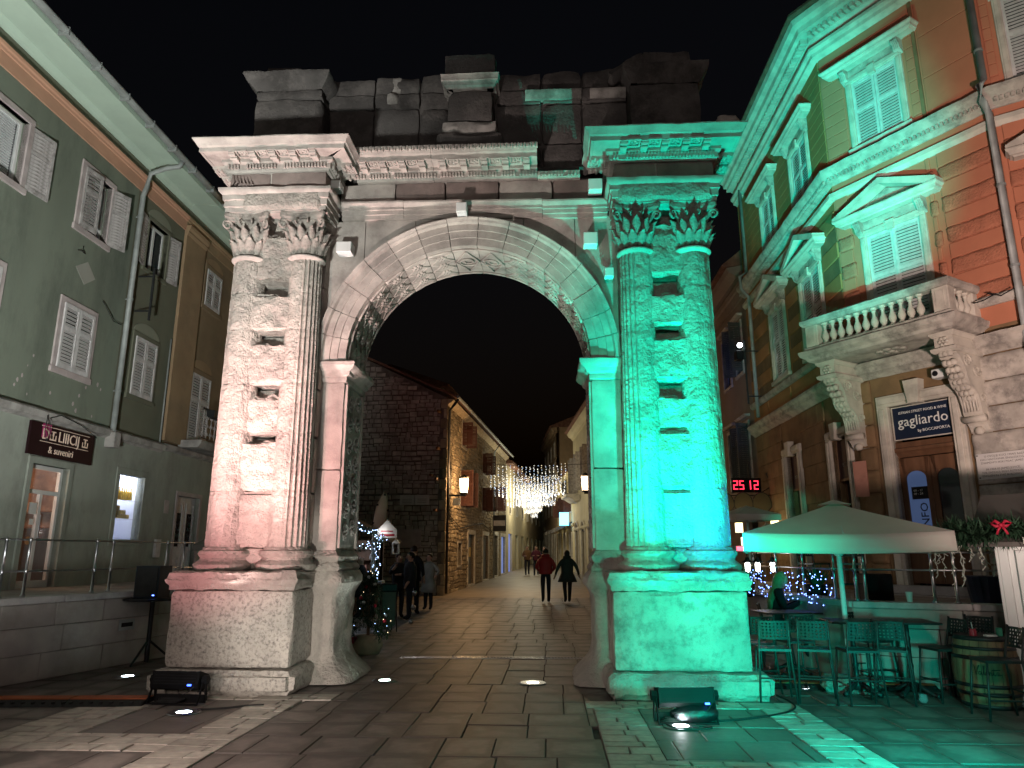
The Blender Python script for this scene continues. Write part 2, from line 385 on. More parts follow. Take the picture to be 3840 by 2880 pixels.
def slab_mesh(mb, wear, corners, z0, z1, inset=.3, jit=.0):
    # corners: 4 (x,y) ccw; adds slab with recessed inner ring, wear value 1 inside
    cx = sum(c[0] for c in corners)/4; cy = sum(c[1] for c in corners)/4
    def ring(k, z): return [(cx+(x-cx)*(1-k), cy+(y-cy)*(1-k), z+random.uniform(-jit, jit)) for x, y in corners]
    n = len(mb.v)
    mb.v += ring(0, z0) + ring(.0, z1-.008) + ring(.02, z1) + ring(inset, z1) + [(cx, cy, z1)]
    wear += [0]*12 + [.62]*4 + [1.0]
    for i in range(3):
        for j in range(4):
            k = (j+1) % 4
            mb.f.append((n+i*4+j, n+i*4+k, n+i*4+4+k, n+i*4+4+j))
    for j in range(4): mb.f.append((n+12+j, n+12+(j+1) % 4, n+16))
def build_slab(name, mb, wear, m, parent):
    me = bpy.data.meshes.new(name); me.from_pydata(mb.v, [], mb.f); me.update()
    a = me.attributes.new('wear', 'FLOAT', 'POINT'); a.data.foreach_set('value', wear)
    me.materials.append(m)
    o = bpy.data.objects.new(name, me); C.objects.link(o); o.parent = parent
    return o

# ------------------------------------------------------------------ ground: flat square, then a street that climbs gently
def gz(y): return 0.0 if y < 28.5 else (y-28.5)*.019
g = MB()
ys = [-40, 28.5, 140, 300]
for a, b_ in zip(ys[:-1], ys[1:]):
    g.quad((-150, a, gz(a)-.03), (150, a, gz(a)-.03), (150, b_, gz(b_)-.03), (-150, b_, gz(b_)-.03))
ground = g.build('ground', M['joint']); tag(ground, kind='structure')
st = MB(); st.quad((-6.5, 28.6, .004), (6.0, 28.6, .004), (6.0, 140, gz(140)+.004), (-3, 140, gz(140)+.004))
street = st.build('street_pavement', M['street']); tag(street, kind='structure')

# paving frame follows the arch axis
GA = R(-3.0); gca, gsa = math.cos(GA), math.sin(GA)
def gw(X, Y): return (-.55+X*gca-Y*gsa, 9.8+X*gsa+Y*gca)     # paving coordinates to world
def gl(x, y):
    dx, dy = x+.55, y-9.8; return (dx*gca+dy*gsa, -dx*gsa+dy*gca)
# zones of pale cobble bands (in paving coordinates), each frames a dark panel
def rect_in(X, Y, r): return r[0] < X < r[1] and r[2] < Y < r[3]
bandsL = [(-3.35, -1.45, -1.08, -.72), (-2.30, -1.78, -3.9, -1.08), (-4.6, -1.78, -3.3, -2.72), (-4.1, -3.35, -2.72, -.9)]
bandsR = [(1.42, 3.75, -1.33, -.98), (1.5, 1.98, -3.9, -1.33), (3.28, 3.75, -3.9, -1.33), (1.5, 3.75, -3.9, -3.38)]
bands = bandsL+bandsR
slabs = []; far = MB(); farw = []
protos = []
rows = []
Y = -5.0
while Y < 19.0:
    h = random.choice([.52, .58, .62])
    rows.append((Y, h)); Y += h
cnt = 0
cand = []
cuts_ = None
for (Y, h) in rows:
    if cuts_ is None or random.random() < .22:
        X = -8.0+random.uniform(0, .5); cuts_ = [X]
        while X < 8.5: X += random.choice([.44, .5, .54, .6]); cuts_.append(X)
    row = [c_+random.uniform(-.015, .015) for c_ in cuts_]
    for a_, b_ in zip(row[:-1], row[1:]): cand.append((a_, b_, Y, Y+h))
def clip_bands(r):
    # cut a slab against the bands (axis aligned); return remaining rectangles
    out = [r]
    for b_ in bands:
        nxt = []
        for q in out:
            if q[1] <= b_[0] or q[0] >= b_[1] or q[3] <= b_[2] or q[2] >= b_[3]: nxt.append(q); continue
            if q[0] < b_[0]: nxt.append((q[0], b_[0], q[2], q[3]))
            if q[1] > b_[1]: nxt.append((b_[1], q[1], q[2], q[3]))
            x0, x1 = max(q[0], b_[0]), min(q[1], b_[1])
            if q[2] < b_[2]: nxt.append((x0, x1, q[2], b_[2]))
            if q[3] > b_[3]: nxt.append((x0, x1, b_[3], q[3]))
        out = nxt
    return [q for q in out if q[1]-q[0] > .06 and q[3]-q[2] > .06]
allr = []
for r in cand: allr += clip_bands(r)
def vis(r):
    x, y = gw((r[0]+r[1])/2, (r[2]+r[3])/2)
    return y > 5.6 and abs(x) < .78*y+.6
near = [r for r in allr if vis(r)]
near.sort(key=lambda r: -((r[1]-r[0])*(r[3]-r[2]))/max(4, gw((r[0]+r[1])/2, (r[2]+r[3])/2)[1])**3)
nearset = set(near[:300])
for r in allr:
    x0, x1, y0, y1 = r; gp = .0035
    inpanel = rect_in((x0+x1)/2, (y0+y1)/2, (-3.35, -2.3, -2.72, -1.08)) or rect_in((x0+x1)/2, (y0+y1)/2, (1.98, 3.28, -3.38, -1.33)) 
    if r in nearset:
        mb = MB(); w = []
        dz = random.uniform(-.004, .004)
        slab_mesh(mb, w, [(x0+gp, y0+gp), (x1-gp, y0+gp), (x1-gp, y1-gp), (x0+gp, y1-gp)], -.03, dz, .3, .002)
        mb.v = [(*gw(x, y), z) for x, y, z in mb.v]
        build_slab('paving_slab', mb, w, M['slab_plain'] if inpanel else M['slab'], ground)
    else:
        slab_mesh(far, farw, [(x0+gp, y0+gp), (x1-gp, y0+gp), (x1-gp, y1-gp), (x0+gp, y1-gp)], -.03, random.uniform(-.004, .004), .3)
far.v = [(*gw(x, y), z) for x, y, z in far.v]
o = build_slab('paving_slabs', far, farw, M['slab'], ground); tag(o, kind='stuff')
# pale cobbles, irregular courses inside each band
cob = []
for bi, b_ in enumerate(bands):
    x0, x1, y0, y1 = b_
    Y = y0
    while Y < y1-.01:
        h = min(random.uniform(.15, .26), y1-Y)
        if y1-(Y+h) < .08: h = y1-Y
        X = x0
        while X < x1-.01:
            w = min(random.uniform(.2, .44), x1-X)
            if x1-(X+w) < .1: w = x1-X
            j = lambda: random.uniform(-.012, .012)
            cob.append([(X+.005+j()*(X > x0), Y+.005+j()*(Y > y0)), (X+w-.005+j()*(X+w < x1-.01), Y+.005+j()*(Y > y0)), (X+w-.005, Y+h-.005+j()*(Y+h < y1-.01)), (X+.005, Y+h-.005)])
            X += w
        Y += h
cob = [c for c in cob if gw(*c[0])[1] > 5.3]
cob.sort(key=lambda c: gw(*c[0])[1])
for i, c in enumerate(cob):
    if i < 300:
        mb = MB(); w = []; slab_mesh(mb, w, c, -.03, .006+random.uniform(-.003, .003), .25, .002)
        mb.v = [(*gw(x, y), z) for x, y, z in mb.v]
        build_slab('cobble', mb, w, M['cobble'], ground)
if len(cob) > 300:
    mb = MB(); w = []
    for c in cob[300:]: slab_mesh(mb, w, c, -.03, .006, .25)
    mb.v = [(*gw(x, y), z) for x, y, z in mb.v]
    tag(build_slab('cobbles', mb, w, M['cobble'], ground), kind='stuff')

# drain channel across the passage
dr = root('drain_channel', 'narrow slotted metal drain grate crossing the passage behind the arch', 'drain', (-.25, 12.27, 0), -2)
d = MB(); d.box(-1.55, 1.5, -.075, -.055, -.028, .008); d.box(-1.55, 1.5, .055, .075, -.028, .008); d.build('frame', M['steel'], dr)
b0 = MB(); b0.box(-.008, .008, -.055, .055, -.02, .006); bar = b0.build('grate_bar', M['dark_iron'], dr, loc=(-1.5, 0, 0), rot=(0, 0, .5))
for i in range(1, 58): inst(bar, dr, (-1.5+i*.0515, 0, 0))
# ------------------------------------------------------------------ the triumphal arch
A = root('triumphal_arch', 'weathered stone triumphal arch, left columns lit pink-white and right columns teal', 'arch', (-.55, 9.8, 0), -3.0)
XC = -.08
def part(mb, name, m, smooth=False, parent=None, auto=35): return mb.build(name, m, parent or A, smooth, auto=auto)

def fluted_drum(cx, cy, r0, r1, z0, z1, flute, seed, erode=.012, nz_=9, arc=(PI*.92, PI*2.08)):
    # engaged drum, front arc only; flute(theta) -> 0..1 how well flutes survive
    n = 150; mb = MB(); rg = []
    for i in range(nz_+1):
        t = i/nz_; z = z0+(z1-z0)*t; rr = r0+(r1-r0)*t
        e = .004 if i in (0, nz_) else 0.0
        ring = []
        for j in range(n+1):
            th = arc[0]+(arc[1]-arc[0])*j/n
            k = flute(th)
            u = (th*24/(2*PI)) % 1.0
            fl = -.032*math.sqrt(max(0, 1-((u-.5)/.42)**2))*k if abs(u-.5) < .42 else 0
            x, y = math.cos(th), math.sin(th)
            q = Vector((x*rr*9+seed, y*rr*9, z*5))
            er = erode*(noise.noise(q)+.6*noise.noise(q*2.6)+.4*noise.noise(q*5.5))*(1.25-k)
            rad = rr+fl+er-e-(.018*(1-k))
            ring.append((cx+x*rad, cy+y*rad, z))
        rg.append(ring)
    mb.loft(rg, caps=False, closed=False)
    return mb

def acanthus(r, h, out, w):
    # one leaf in local frame: root at origin on the bell facing -Y
    mb = MB(); nt_, nw = 7, 6
    vs = []
    for i in range(nt_+1):
        t = i/nt_
        z = h*(t if t < .8 else .8+.2*math.sin((t-.8)/.2*PI/2)-(t-.8)*.25)
        y = -out*(t**2.2)*1.0 - (.02*math.sin(t*PI))
        if t > .85: y -= .02*(t-.85)/.15
        ww = w*(.62+.5*math.sin(t*PI*.75))*(1 if t < .75 else max(.18, 1-(t-.75)*2.8))
        for j in range(nw+1):
            s = j/nw*2-1
            lob = 1+.16*math.sin(t*PI*7)*(abs(s) > .6)
            vs.append((s*ww*.5*lob, y+.022*(1-abs(s))*-1+.018*abs(s)**2, z-(.02*abs(s)*t)))
    n = nw+1; fs = []
    for i in range(nt_):
        for j in range(nw): fs.append((i*n+j, i*n+j+1, (i+1)*n+j+1, (i+1)*n+j))
    m0 = len(vs)
    vs += [(x, y+.03, z) for x, y, z in vs]
    fs += [tuple(k+m0 for k in f[::-1]) for f in fs]
    for i in range(nt_):
        fs.append((i*n, (i+1)*n, (i+1)*n+m0, i*n+m0)); fs.append((i*n+nw, i*n+nw+m0, (i+1)*n+nw+m0, (i+1)*n+nw))
    fs.append(tuple([nt_*n+j for j in range(n)]+[nt_*n+j+m0 for j in range(nw, -1, -1)]))
    return mb.add(vs, fs)

leaf_lo = acanthus(.2, .23, .085, .135); leaf_hi = acanthus(.2, .40, .11, .14)
LL = None; LH = None; VOL = None
def capital(cx, cy, z0):
    global LL, LH, VOL
    r = .215; H = .62
    bell = MB(); rg = []
    prof = [(r, 0), (r*.98, .1), (r*1.0, .28), (r*1.1, .42), (r*1.3, .5)]
    for q, z in prof: rg.append([(cx+q*math.cos(2*PI*j/24), cy+q*math.sin(2*PI*j/24), z0+z) for j in range(24)])
    bell.loft(rg); cap = part(bell, 'capital', M['capital'], True)
    if LL is None:
        LL = leaf_lo.build('acanthus_leaf', M['capital'], cap, True); LH = leaf_hi.build('acanthus_leaf', M['capital'], cap, True)
        v = MB()
        pts = []; rad = []
        for i in range(22):
            a = i/21*PI*3.3; q = .075*(1-i/26)
            pts.append((0, -.02-.10+q*math.cos(a), .48+.0+q*math.sin(a)-.075)); rad.append(.024*(1-i/36))
        pts = [(0, .06, .2), (0, .0, .36)] + pts; rad = [.02, .024]+rad
        v.tube(pts, rad, 6); VOL = v.build('volute', M['capital'], cap, True)
        firsts = [LL, LH, VOL]
    used = getattr(capital, 'used', False)
    for k in range(8):
        a = PI*.96+PI*1.08*k/7
        for src, off, rr, zz in ((LL, .0, r+.012, 0.01), (LH, PI/15, r+.005, 0.02)):
            an = a+off
            if not used and k == 0: o = src
            else: o = src.copy(); C.objects.link(o); o.parent = cap
            o.location = (cx+rr*math.cos(an), cy+rr*math.sin(an), z0+zz); o.rotation_euler = (0, 0, an+PI/2)
            s = random.uniform(.9, 1.08); o.scale = (s, random.uniform(.85, 1.2), s)
    for k, an in enumerate((PI*1.0+PI/4, PI*1.5+PI/4, PI*1.5-.28, PI*1.5+.28)):
        if not used and k == 0: o = VOL
        else: o = VOL.copy(); C.objects.link(o); o.parent = cap
        rr = r*1.25 if k < 2 else r*1.0
        sc = 1.0 if k < 2 else .62
        o.location = (cx+rr*math.cos(an), cy+rr*math.sin(an), z0+.03+(.0 if k < 2 else .19)); o.rotation_euler = (0, 0, an+PI/2); o.scale = (sc, sc, sc)
    capital.used = True
    # abacus with concave sides
    ab = MB(); s = .335; pts = []
    cs = [(-s, -s), (s, -s), (s, s), (-s, s)]
    for i in range(4):
        p, q = Vector(cs[i]), Vector(cs[(i+1) % 4])
        for j in range(10):
            t = .05+.9*j/9; c = p.lerp(q, t); nrm = Vector((-(q-p).y, (q-p).x)).normalized()
            c += nrm*(.085*math.sin(PI*t)); pts.append((cx+c.x, cy+c.y))
    def sc(k): return [(cx+(x-cx)*k, cy+(y-cy)*k) for x, y in pts]
    rings = [[(x, y, z0+z) for x, y in sc(k)] for k, z in ((.92, .5), (.94, .525), (1, .55), (1, .6), (.98, H))]
    ab.loft(rings); part(ab, 'abacus', M['capital'])

def pier(side):
    L = side < 0
    px0, px1 = (-3.61, -2.07) if L else (1.79, 3.38)      # pedestal
    # plinth
    b = MB(); b.rough(px0-(.12 if L else .09), px1+(.10 if L else .2), -.95, .05, 0, .285, .07, .03, .05, 3.1*side+7, 4); part(b, 'plinth', M['arch_pock'] if L else M['arch'], True)
    # die
    b = MB(); b.rough(px0, px1, -.80, .05, .29, 1.19, .055, .012, .022, 5.3*side+11, 6); part(b, 'pedestal_block', M['arch_pock'] if L else M['arch_stained'], True)
    # pedestal cornice (moulding, eroded)
    prof = [(-.1, 1.195), (.01, 1.195), (.02, 1.22), (.022, 1.25), (.045, 1.28), (.05, 1.31), (.035, 1.33), (.03, 1.37), (.03, 1.40), (-.02, 1.42), (-.1, 1.42)]
    b = MB(); b.mould(prof, [(px0, .05), (px0, -.80), (px1, -.80), (px1, .05)], .045, .035, side*4.4); part(b, 'pedestal_cornice', M['arch'], True)
    b = MB(); b.box(px0+.05, px1-.05, -.76, .04, 1.2, 1.412); part(b, 'pedestal_core', M['arch'])
    # backing wall behind the columns, in courses, with robbed dowel holes at the joints
    wx0, wx1 = (-3.40, -2.16) if L else (2.08, 3.28)
    cols = (-3.19, -2.385) if L else (2.30, 3.07)
    zs = [1.70, 2.42, 3.18, 3.86, 4.62, 5.35, 6.36]
    for i in range(len(zs)-1):
        b = MB(); b.rough(wx0-.02, wx1+.02, -.15, .9, zs[i]+.004, zs[i+1]-.004, .08, .012, .014, i*2.3+side*17, 6); part(b, 'wall_block', M['arch'], True)
        # rough infill panel between the two columns with a hole left at its top
        hole = [.0, .0, .17, .14, .24 if not L else .16, .2][i] if not L else [.0, .05, .12, .15, .16, .26][i]
        b = MB(); b.rough(cols[0]+.1, cols[1]-.1, -.40-random.uniform(0, .06), -.14, zs[i]+.004, zs[i+1]-hole-.004, .04, .045, .05, i*5.1+side*31, 6); zt_ = zs[i+1]-hole-.004; b.v = [(x_, y_, z_-(.11*abs(nz(x_*5+i, side*3.1, i*1.7))+.05*abs(nz(x_*17, y_*9, i)) if z_ > zt_-.06 and hole > .03 else 0)) for x_, y_, z_ in b.v]; part(b, 'infill_block', M['arch'], True)
    # columns
    for ci, cx in enumerate(cols):
        inner = (ci == 1) if L else (ci == 0)
        def flute(th, inner=inner, L=L):
            # th: pi = -X side, 1.5pi = front, 2pi = +X side
            d = (th-1.5*PI) if L else (1.5*PI-th)         # positive towards the passage
            if inner: return max(0, min(1, (d+.0)*3.2))
            d2 = -d
            return max(0, min(1, (d2-.95)*3))
        zc = [1.70, 2.42, 3.18, 3.86, 4.62, 5.16, 5.66]
        for i in range(len(zc)-1):
            t0 = (zc[i]-1.7)/4; t1 = (zc[i+1]-1.7)/4
            ra = lambda t: .272-.034*t-.006*t*t
            b = fluted_drum(cx, -.28, ra(t0), ra(t1), zc[i]+.002, zc[i+1]-.002, flute, i*3.7+cx*5, .011 if not inner else .008)
            part(b, 'column_drum', M['arch'], True, auto=60)
        # necking ring
        b = MB(); pr = [(.225, 5.65), (.25, 5.665), (.268, 5.69), (.268, 5.705), (.25, 5.72), (.215, 5.73)]
        b.lathe(pr, 40, (cx, -.28, 0)); part(b, 'necking_ring', M['arch_smooth'], True)
        capital(cx, -.28, 5.73)
        # attic base: two tori and a scotia on a square block
        b = MB(); pr = [(.28, 1.415), (.36, 1.42), (.385, 1.455), (.385, 1.49), (.35, 1.52), (.31, 1.545), (.30, 1.575), (.325, 1.60), (.345, 1.625), (.335, 1.66), (.29, 1.675), (.277, 1.705)]
        rg = []
        for q, z in pr:
            ring = []
            for j in range(48):
                th = 2*PI*j/48; e = .022*(nz(math.cos(th)*3+cx*3, math.sin(th)*3, z*9)+.5*nz(math.cos(th)*8+cx, math.sin(th)*8, z*20))
                ring.append((cx+(q+e)*math.cos(th), -.28+(q+e)*math.sin(th), z))
            rg.append(ring)
        b.loft(rg); part(b, 'column_base', M['arch'], True)
    b = MB(); b.rough(wx0-.06, wx1+.06, -.34, .5, 1.415, 1.70, .07, .02, .03, side*3+2, 7); part(b, 'base_block', M['arch'], True)
    # inner pier beside the passage, with its own worn pedestal
    ix0, ix1 = (-2.17, -1.81) if L else (1.65, 2.07)
    zz = [1.66, 2.75, 3.98]
    for i in range(2):
        b = MB(); b.rough(ix0, ix1, 0, 1.0, zz[i]+.003, zz[i+1]-.003, .07, .008, .012, side*5+i*3, 6); part(b, 'inner_pier_block', M['arch_smooth'], True)
    b = MB(); prof = [(-.1, 1.40), (.05, 1.40), (.07, 1.44), (.05, 1.48), (.02, 1.51), (.045, 1.55), (.05, 1.59), (.02, 1.62), (.0, 1.665), (-.1, 1.665)]
    path = [(ix0, 0), (ix1, 0), (ix1, 1.0)] if L else [(ix0, 1.0), (ix0, 0), (ix1, 0)]
    b.mould(prof, path, .06, .018, side*7); part(b, 'inner_pier_base', M['arch'], True)
    b = MB(); b.box(ix0+.03, ix1-.03, .03, .97, 1.38, 1.70); part(b, 'inner_pier_core', M['arch'])
    # worn pedestal of inner pier: pinched by traffic
    b = MB(); rg = []
    for i in range(19):
        t = i/18; z = .02+1.38*t
        bulge = .30*math.exp(-(z/.22)**2) + .13*math.exp(-((z-1.28)/.13)**2) + .02*math.exp(-((z-.85)/.3)**2)
        ring = []
        cxm, cym = (ix0+ix1)/2, .5; hx = (ix1-ix0)/2+.02; hy = .5
        for j in range(40):
            th = 2*PI*j/40; c, s = math.cos(th), math.sin(th)
            k = (abs(c)**7+abs(s)**7)**(-1/7)
            e = .03*nz(c*2+side*3, s*2, z*3)+.018*nz(c*6, s*6+side, z*9)+.01*nz(c*13, s*13, z*20)
            ring.append((cxm+c*k*(hx+bulge+e), cym+s*k*(hy+bulge*.75+e), z))
        rg.append(ring)
    b.loft(rg); part(b, 'worn_pedestal', M['arch'], True)
    # impost moulding
    prof = [(-.1, 3.98), (.0, 3.98), (.02, 3.99), (.03, 4.03), (.025, 4.06), (.07, 4.09), (.085, 4.13), (.13, 4.16), (.16, 4.20), (.16, 4.245), (.145, 4.26), (-.1, 4.26)]
    path = [(ix0, 0), (ix1, 0), (ix1, 1.0)] if L else [(ix0, 1.0), (ix0, 0), (ix1, 0)]
    b = MB(); b.mould(prof, path, .06, .012, side*2.2); part(b, 'impost', M['arch_smooth'], True)
    b = MB(); b.box(ix0+.02, ix1-.02, .02, .98, 3.97, 4.262); part(b, 'impost_core', M['arch_smooth'])
    # carved vine scrolls on the passage side
    s = 1 if L else -1; fx = ix1 if L else ix0
    b = MB(); b.box(min(fx-s*.01, fx+s*.006), max(fx-s*.01, fx+s*.006), .08, .92, 1.75, 3.92); fr = MB()
    for (y0, y1, z0, z1) in ((.05, .12, 1.7, 3.96), (.88, .95, 1.7, 3.96)):
        fr.box(min(fx-s*.01, fx+s*.03), max(fx-s*.01, fx+s*.03), y0, y1, z0, z1)
    part(fr, 'panel_frame', M['arch_smooth'])
    panel = part(b, 'carved_panel', M['attic_clean'])
    n_s = 7
    for i in range(n_s):
        for sy in (-1, 1):
            cz = 1.9+i*.3+(.07 if sy > 0 else 0); cy = .5+sy*.19
            pts = []
            for k in range(20):
                a = k/19*PI*2.7; q = .15*(1-k/24)
                pts.append((fx+s*.016, cy+sy*-1*q*math.cos(a), cz+q*math.sin(a)))
            sc_ = MB(); sc_.tube(pts, [.022*(1-k/40) for k in range(20)], 5)
            for k in range(5):
                a = k*1.26+i; sc_.ball((fx+s*.02, cy+.055*math.cos(a), cz+.055*math.sin(a)), .026, 6, 4)
            sc_.build('vine_scroll', M['attic_clean'], panel, True)

pier(-1); pier(1)

# spandrel walls: blocks above the imposts between extrados and architrave
RI, RO, ZS = 1.73, 2.10, 4.26
def spandrel(side):
    n = 5
    edges = [(2.17 if side > 0 else 2.1), 1.55, .8, 0.0]
    for i in range(len(edges)-1):
        xo, xi = edges[i], edges[i+1]
        # polygon between x range, above extrados, below z=6.44
        poly = []
        m = 8
        for j in range(m+1):
            x = xo+(xi-xo)*j/m
            zz = ZS+math.sqrt(max(0, (RO-.02)**2-min(x, RO-.02)**2))
            poly.append((x, zz))
        poly += [(xi, 6.45), (xo, 6.45)]
        if i == 0: poly = [(xo, ZS)]+poly
        poly = [(XC+side*x, z) for x, z in poly]
        # dedupe
        pp = []
        for p in poly:
            if not pp or (abs(p[0]-pp[-1][0])+abs(p[1]-pp[-1][1])) > .003: pp.append(p)
        y = random.uniform(-.004, .016)
        cxp = sum(p[0] for p in pp)/len(pp); czp = sum(p[1] for p in pp)/len(pp)
        pp = [(p[0]+(.005 if p[0] < cxp else -.005), p[1]+(.004 if p[1] < czp else -.004)) for p in pp]
        b = MB(); b.prism(pp, y, 1.0); part(b, 'spandrel_block', M['arch_smooth'])
spandrel(-1); spandrel(1)

# archivolt: voussoirs with three stepped fasciae and an outer moulding; soffit carries carved panels
cuts = [0, .16, .33, .52, .70, .88, 1.06, 1.28, 1.5, 1.72, 1.94, 2.16, 2.36, 2.56, 2.76, 2.95, PI]
prof = [(RI, 1.0), (RI, -.075), (RI+.11, -.075), (RI+.115, -.092), (RI+.22, -.092), (RI+.225, -.11), (RI+.315, -.11), (RI+.32, -.125), (RI+.335, -.16), (RI+.365, -.17), (RI+.385, -.19), (RO+.03, -.19), (RO+.03, .02), (RO, .02), (RO, 1.0)]
for i in range(len(cuts)-1):
    a0, a1 = cuts[i]+.0022, cuts[i+1]-.0022
    m = max(3, int((a1-a0)/.05)); rg = []
    dr_ = random.uniform(-.006, .006); dy = random.uniform(-.006, .006)
    for j in range(m+1):
        a = a0+(a1-a0)*j/m
        ring = []
        for q, y in prof:
            e = .006*nz(a*14, q*10, y*10+i)
            ring.append((XC+(q+dr_+e)*math.cos(a), y+dy+e, ZS+(q+dr_+e)*math.sin(a)))
        rg.append(ring)
    b = MB(); b.loft(rg); vo = part(b, 'voussoir', M['arch_smooth'], True, auto=25)
    # carved soffit
    am = (a0+a1)/2
    def sp(a, y, h): return (XC+(RI-h)*math.cos(a), y, ZS+(RI-h)*math.sin(a))
    orn = MB()
    for (p, q) in (((a0, .05), (a1, .05)), ((a0, .93), (a1, .93))):
        pts = [sp(p[0]+(q[0]-p[0])*k/4, p[1]+.0, .012) for k in range(5)]
        orn.tube(pts, .018, 4)
    central = .42*PI < am < .58*PI
    if central:
        for (p, q) in (((a0, .49), (am, .14)), ((am, .14), (a1, .49)), ((a1, .49), (am, .84)), ((am, .84), (a0, .49))):
            orn.tube([sp(p[0]+(q[0]-p[0])*k/3, p[1]+(q[1]-p[1])*k/3, .01) for k in range(4)], .014, 4)
        pts = []
        for k in range(24):
            t = k/23*PI*3.2; rr = .045+.012*t
            pts.append(sp(am+rr*math.cos(t)/RI, .49+rr*math.sin(t), .012))
        orn.tube(pts, .016, 5)
    else:
        for yc_ in (.22, .49, .76):
            ca = am
            for k in range(6):
                t = k*PI/3
                orn.ball(sp(ca+.05*math.cos(t)/RI, yc_+.05*math.sin(t), .012), .034, 6, 4)
            orn.ball(sp(ca, yc_, .02), .03, 6, 4)
        for (p, q) in (((a0, .10), (a1, .36)), ((a0, .36), (a1, .10)), ((a0, .36), (a1, .62)), ((a0, .62), (a1, .36)), ((a0, .62), (a1, .88)), ((a0, .88), (a1, .62))):
            orn.tube([sp(p[0]+(q[0]-p[0])*k/3, p[1]+(q[1]-p[1])*k/3, .006) for k in range(4)], .012, 4)
    orn.build('soffit_relief', M['arch_smooth'], vo, True)

# middle architrave in three fasciae, in four stones, slightly uneven
mx = [-1.98, -1.05, -.14, 1.0, 1.95]
prof = [(-.3, 6.43), (.05, 6.43), (.05, 6.49), (.075, 6.495), (.075, 6.555), (.10, 6.56), (.10, 6.60), (.115, 6.61), (.14, 6.635), (.15, 6.65), (.15, 6.675), (-.3, 6.675)]
for i in range(4):
    b = MB(); dz = [.02, .012, 0, -.02][i]
    b.mould([(o_, z+dz) for o_, z in prof], [(mx[i]+.003, 0), (mx[i+1]-.003, 0)], .07, .005, i*3.0); part(b, 'architrave_block', M['arch_smooth'], True, auto=25)
# middle frieze
mx = [-2.05, -1.2, -.45, .35, 1.15, 2.0]
for i in range(5):
    b = MB(); b.rough(mx[i]+.003, mx[i+1]-.003, -.0, .9, 6.68, 7.06, .07, .01, .012, i*4.1+50, 7); part(b, 'frieze_block', M['frieze'] if i in (1, 2, 4) else M['arch_smooth'], True)

def cornice(path, z0, over, ends, nm, mod_ranges, m1, crown=True, seed=0):
    # bed mould with dentils
    bed = [(-.2, z0), (.02, z0), (.03, z0+.02), (.05, z0+.03), (.05, z0+.10), (.06, z0+.115), (-.2, z0+.115)]
    b = MB(); b.mould(bed, path, .1, .004, seed); part(b, nm+'_bed_moulding', m1, True, auto=25)
    dn = MB()
    for i in range(len(path)-1):
        a, q = Vector(path[i]), Vector(path[i+1]); d_ = (q-a); Ln = d_.length; d_.normalize(); n_ = Vector((d_.y, -d_.x))
        k = int(Ln/.045)
        for j in range(k):
            if nz(a.x*3+j*.35, a.y+seed, z0) > .38: continue
            c = a+d_*((j+.5)*Ln/k)+n_*.07
            hx = abs(d_.x)*.014+abs(n_.x)*.022; hy = abs(d_.y)*.014+abs(n_.y)*.022
            dn.box(c.x-hx, c.x+hx, c.y-hy, c.y+hy, z0+.035, z0+.095)
    o = part(dn, 'dentils', m1); tag(o, kind='stuff')
    if not crown: return
    # corona and cyma
    z1 = z0+.115
    prof = [(-.2, z1+.07), (over-.06, z1+.07), (over-.055, z1+.06), (over-.02, z1+.06), (over-.02, z1+.12), (over-.01, z1+.13), (over+.005, z1+.14), (over+.02, z1+.17), (over+.05, z1+.21), (over+.06, z1+.225), (over+.06, z1+.24), (-.2, z1+.25)]
    b = MB(); b.mould(prof, path, .07, .012, seed+3); part(b, nm+'_corona', m1, True, auto=25)
    fill = [(-.2, z1), (.07, z1), (.09, z1+.02), (.085, z1+.071), (-.2, z1+.071)]
    b = MB(); b.mould(fill, path, .2, .003, seed+5); part(b, nm+'_modillion_band', m1, True, auto=25)
    # modillion brackets and sunk rosette coffers between them
    for i in range(len(path)-1):
        a, q = Vector(path[i]), Vector(path[i+1]); d_ = (q-a); Ln = d_.length; d_.normalize(); n_ = Vector((d_.y, -d_.x))
        k = max(1, round(Ln/.285))
        for j in range(k+1 if i == 0 or len(path) == 2 else k):
            t = (j+.5)/k if k > 1 else .5
            if t > 1: continue
            c = a+d_*(t*Ln)
            ang = math.atan2(d_.y, d_.x)
            mo = MB()
            ln = over-.09
            pts = [(-ln, z1+.072), (-ln+.0, z1+.045), (-ln*.75, z1+.03), (-ln*.45, z1+.028), (-ln*.2, z1+.0), (0, z1-.004), (0, z1+.072)]
            mo.prismx(pts, -.045, .045)
            mo.cyl((-.05, -ln*.82, z1+.03), (.05, -ln*.82, z1+.03), .026, n=8)
            mo.cyl((-.05, -.12, z1+.01), (.05, -.12, z1+.01), .022, n=8)
            o = mo.build('modillion', m1, A, True, loc=(c.x+n_.x*.07, c.y+n_.y*.07, 0), rot=(0, 0, ang), auto=40)
            if j < k-1 or k == 1:
                c2 = a+d_*((t+.5/k)*Ln)+n_*(over*.55+.06)
                ro = MB()
                s = .085
                for (x0, x1, y0, y1) in ((-s, s, -s, -s+.018), (-s, s, s-.018, s), (-s, -s+.018, -s+.018, s-.018), (s-.018, s, -s+.018, s-.018)): ro.box(x0, x1, y0, y1, z1+.045, z1+.0695)
                for kk in range(5):
                    a2 = kk*2*PI/5; ro.ball((.035*math.cos(a2), .035*math.sin(a2), z1+.062), .026, 6, 4)
                ro.build('rosette_coffer', m1, A, False, loc=(c2.x, c2.y, 0), rot=(0, 0, ang))

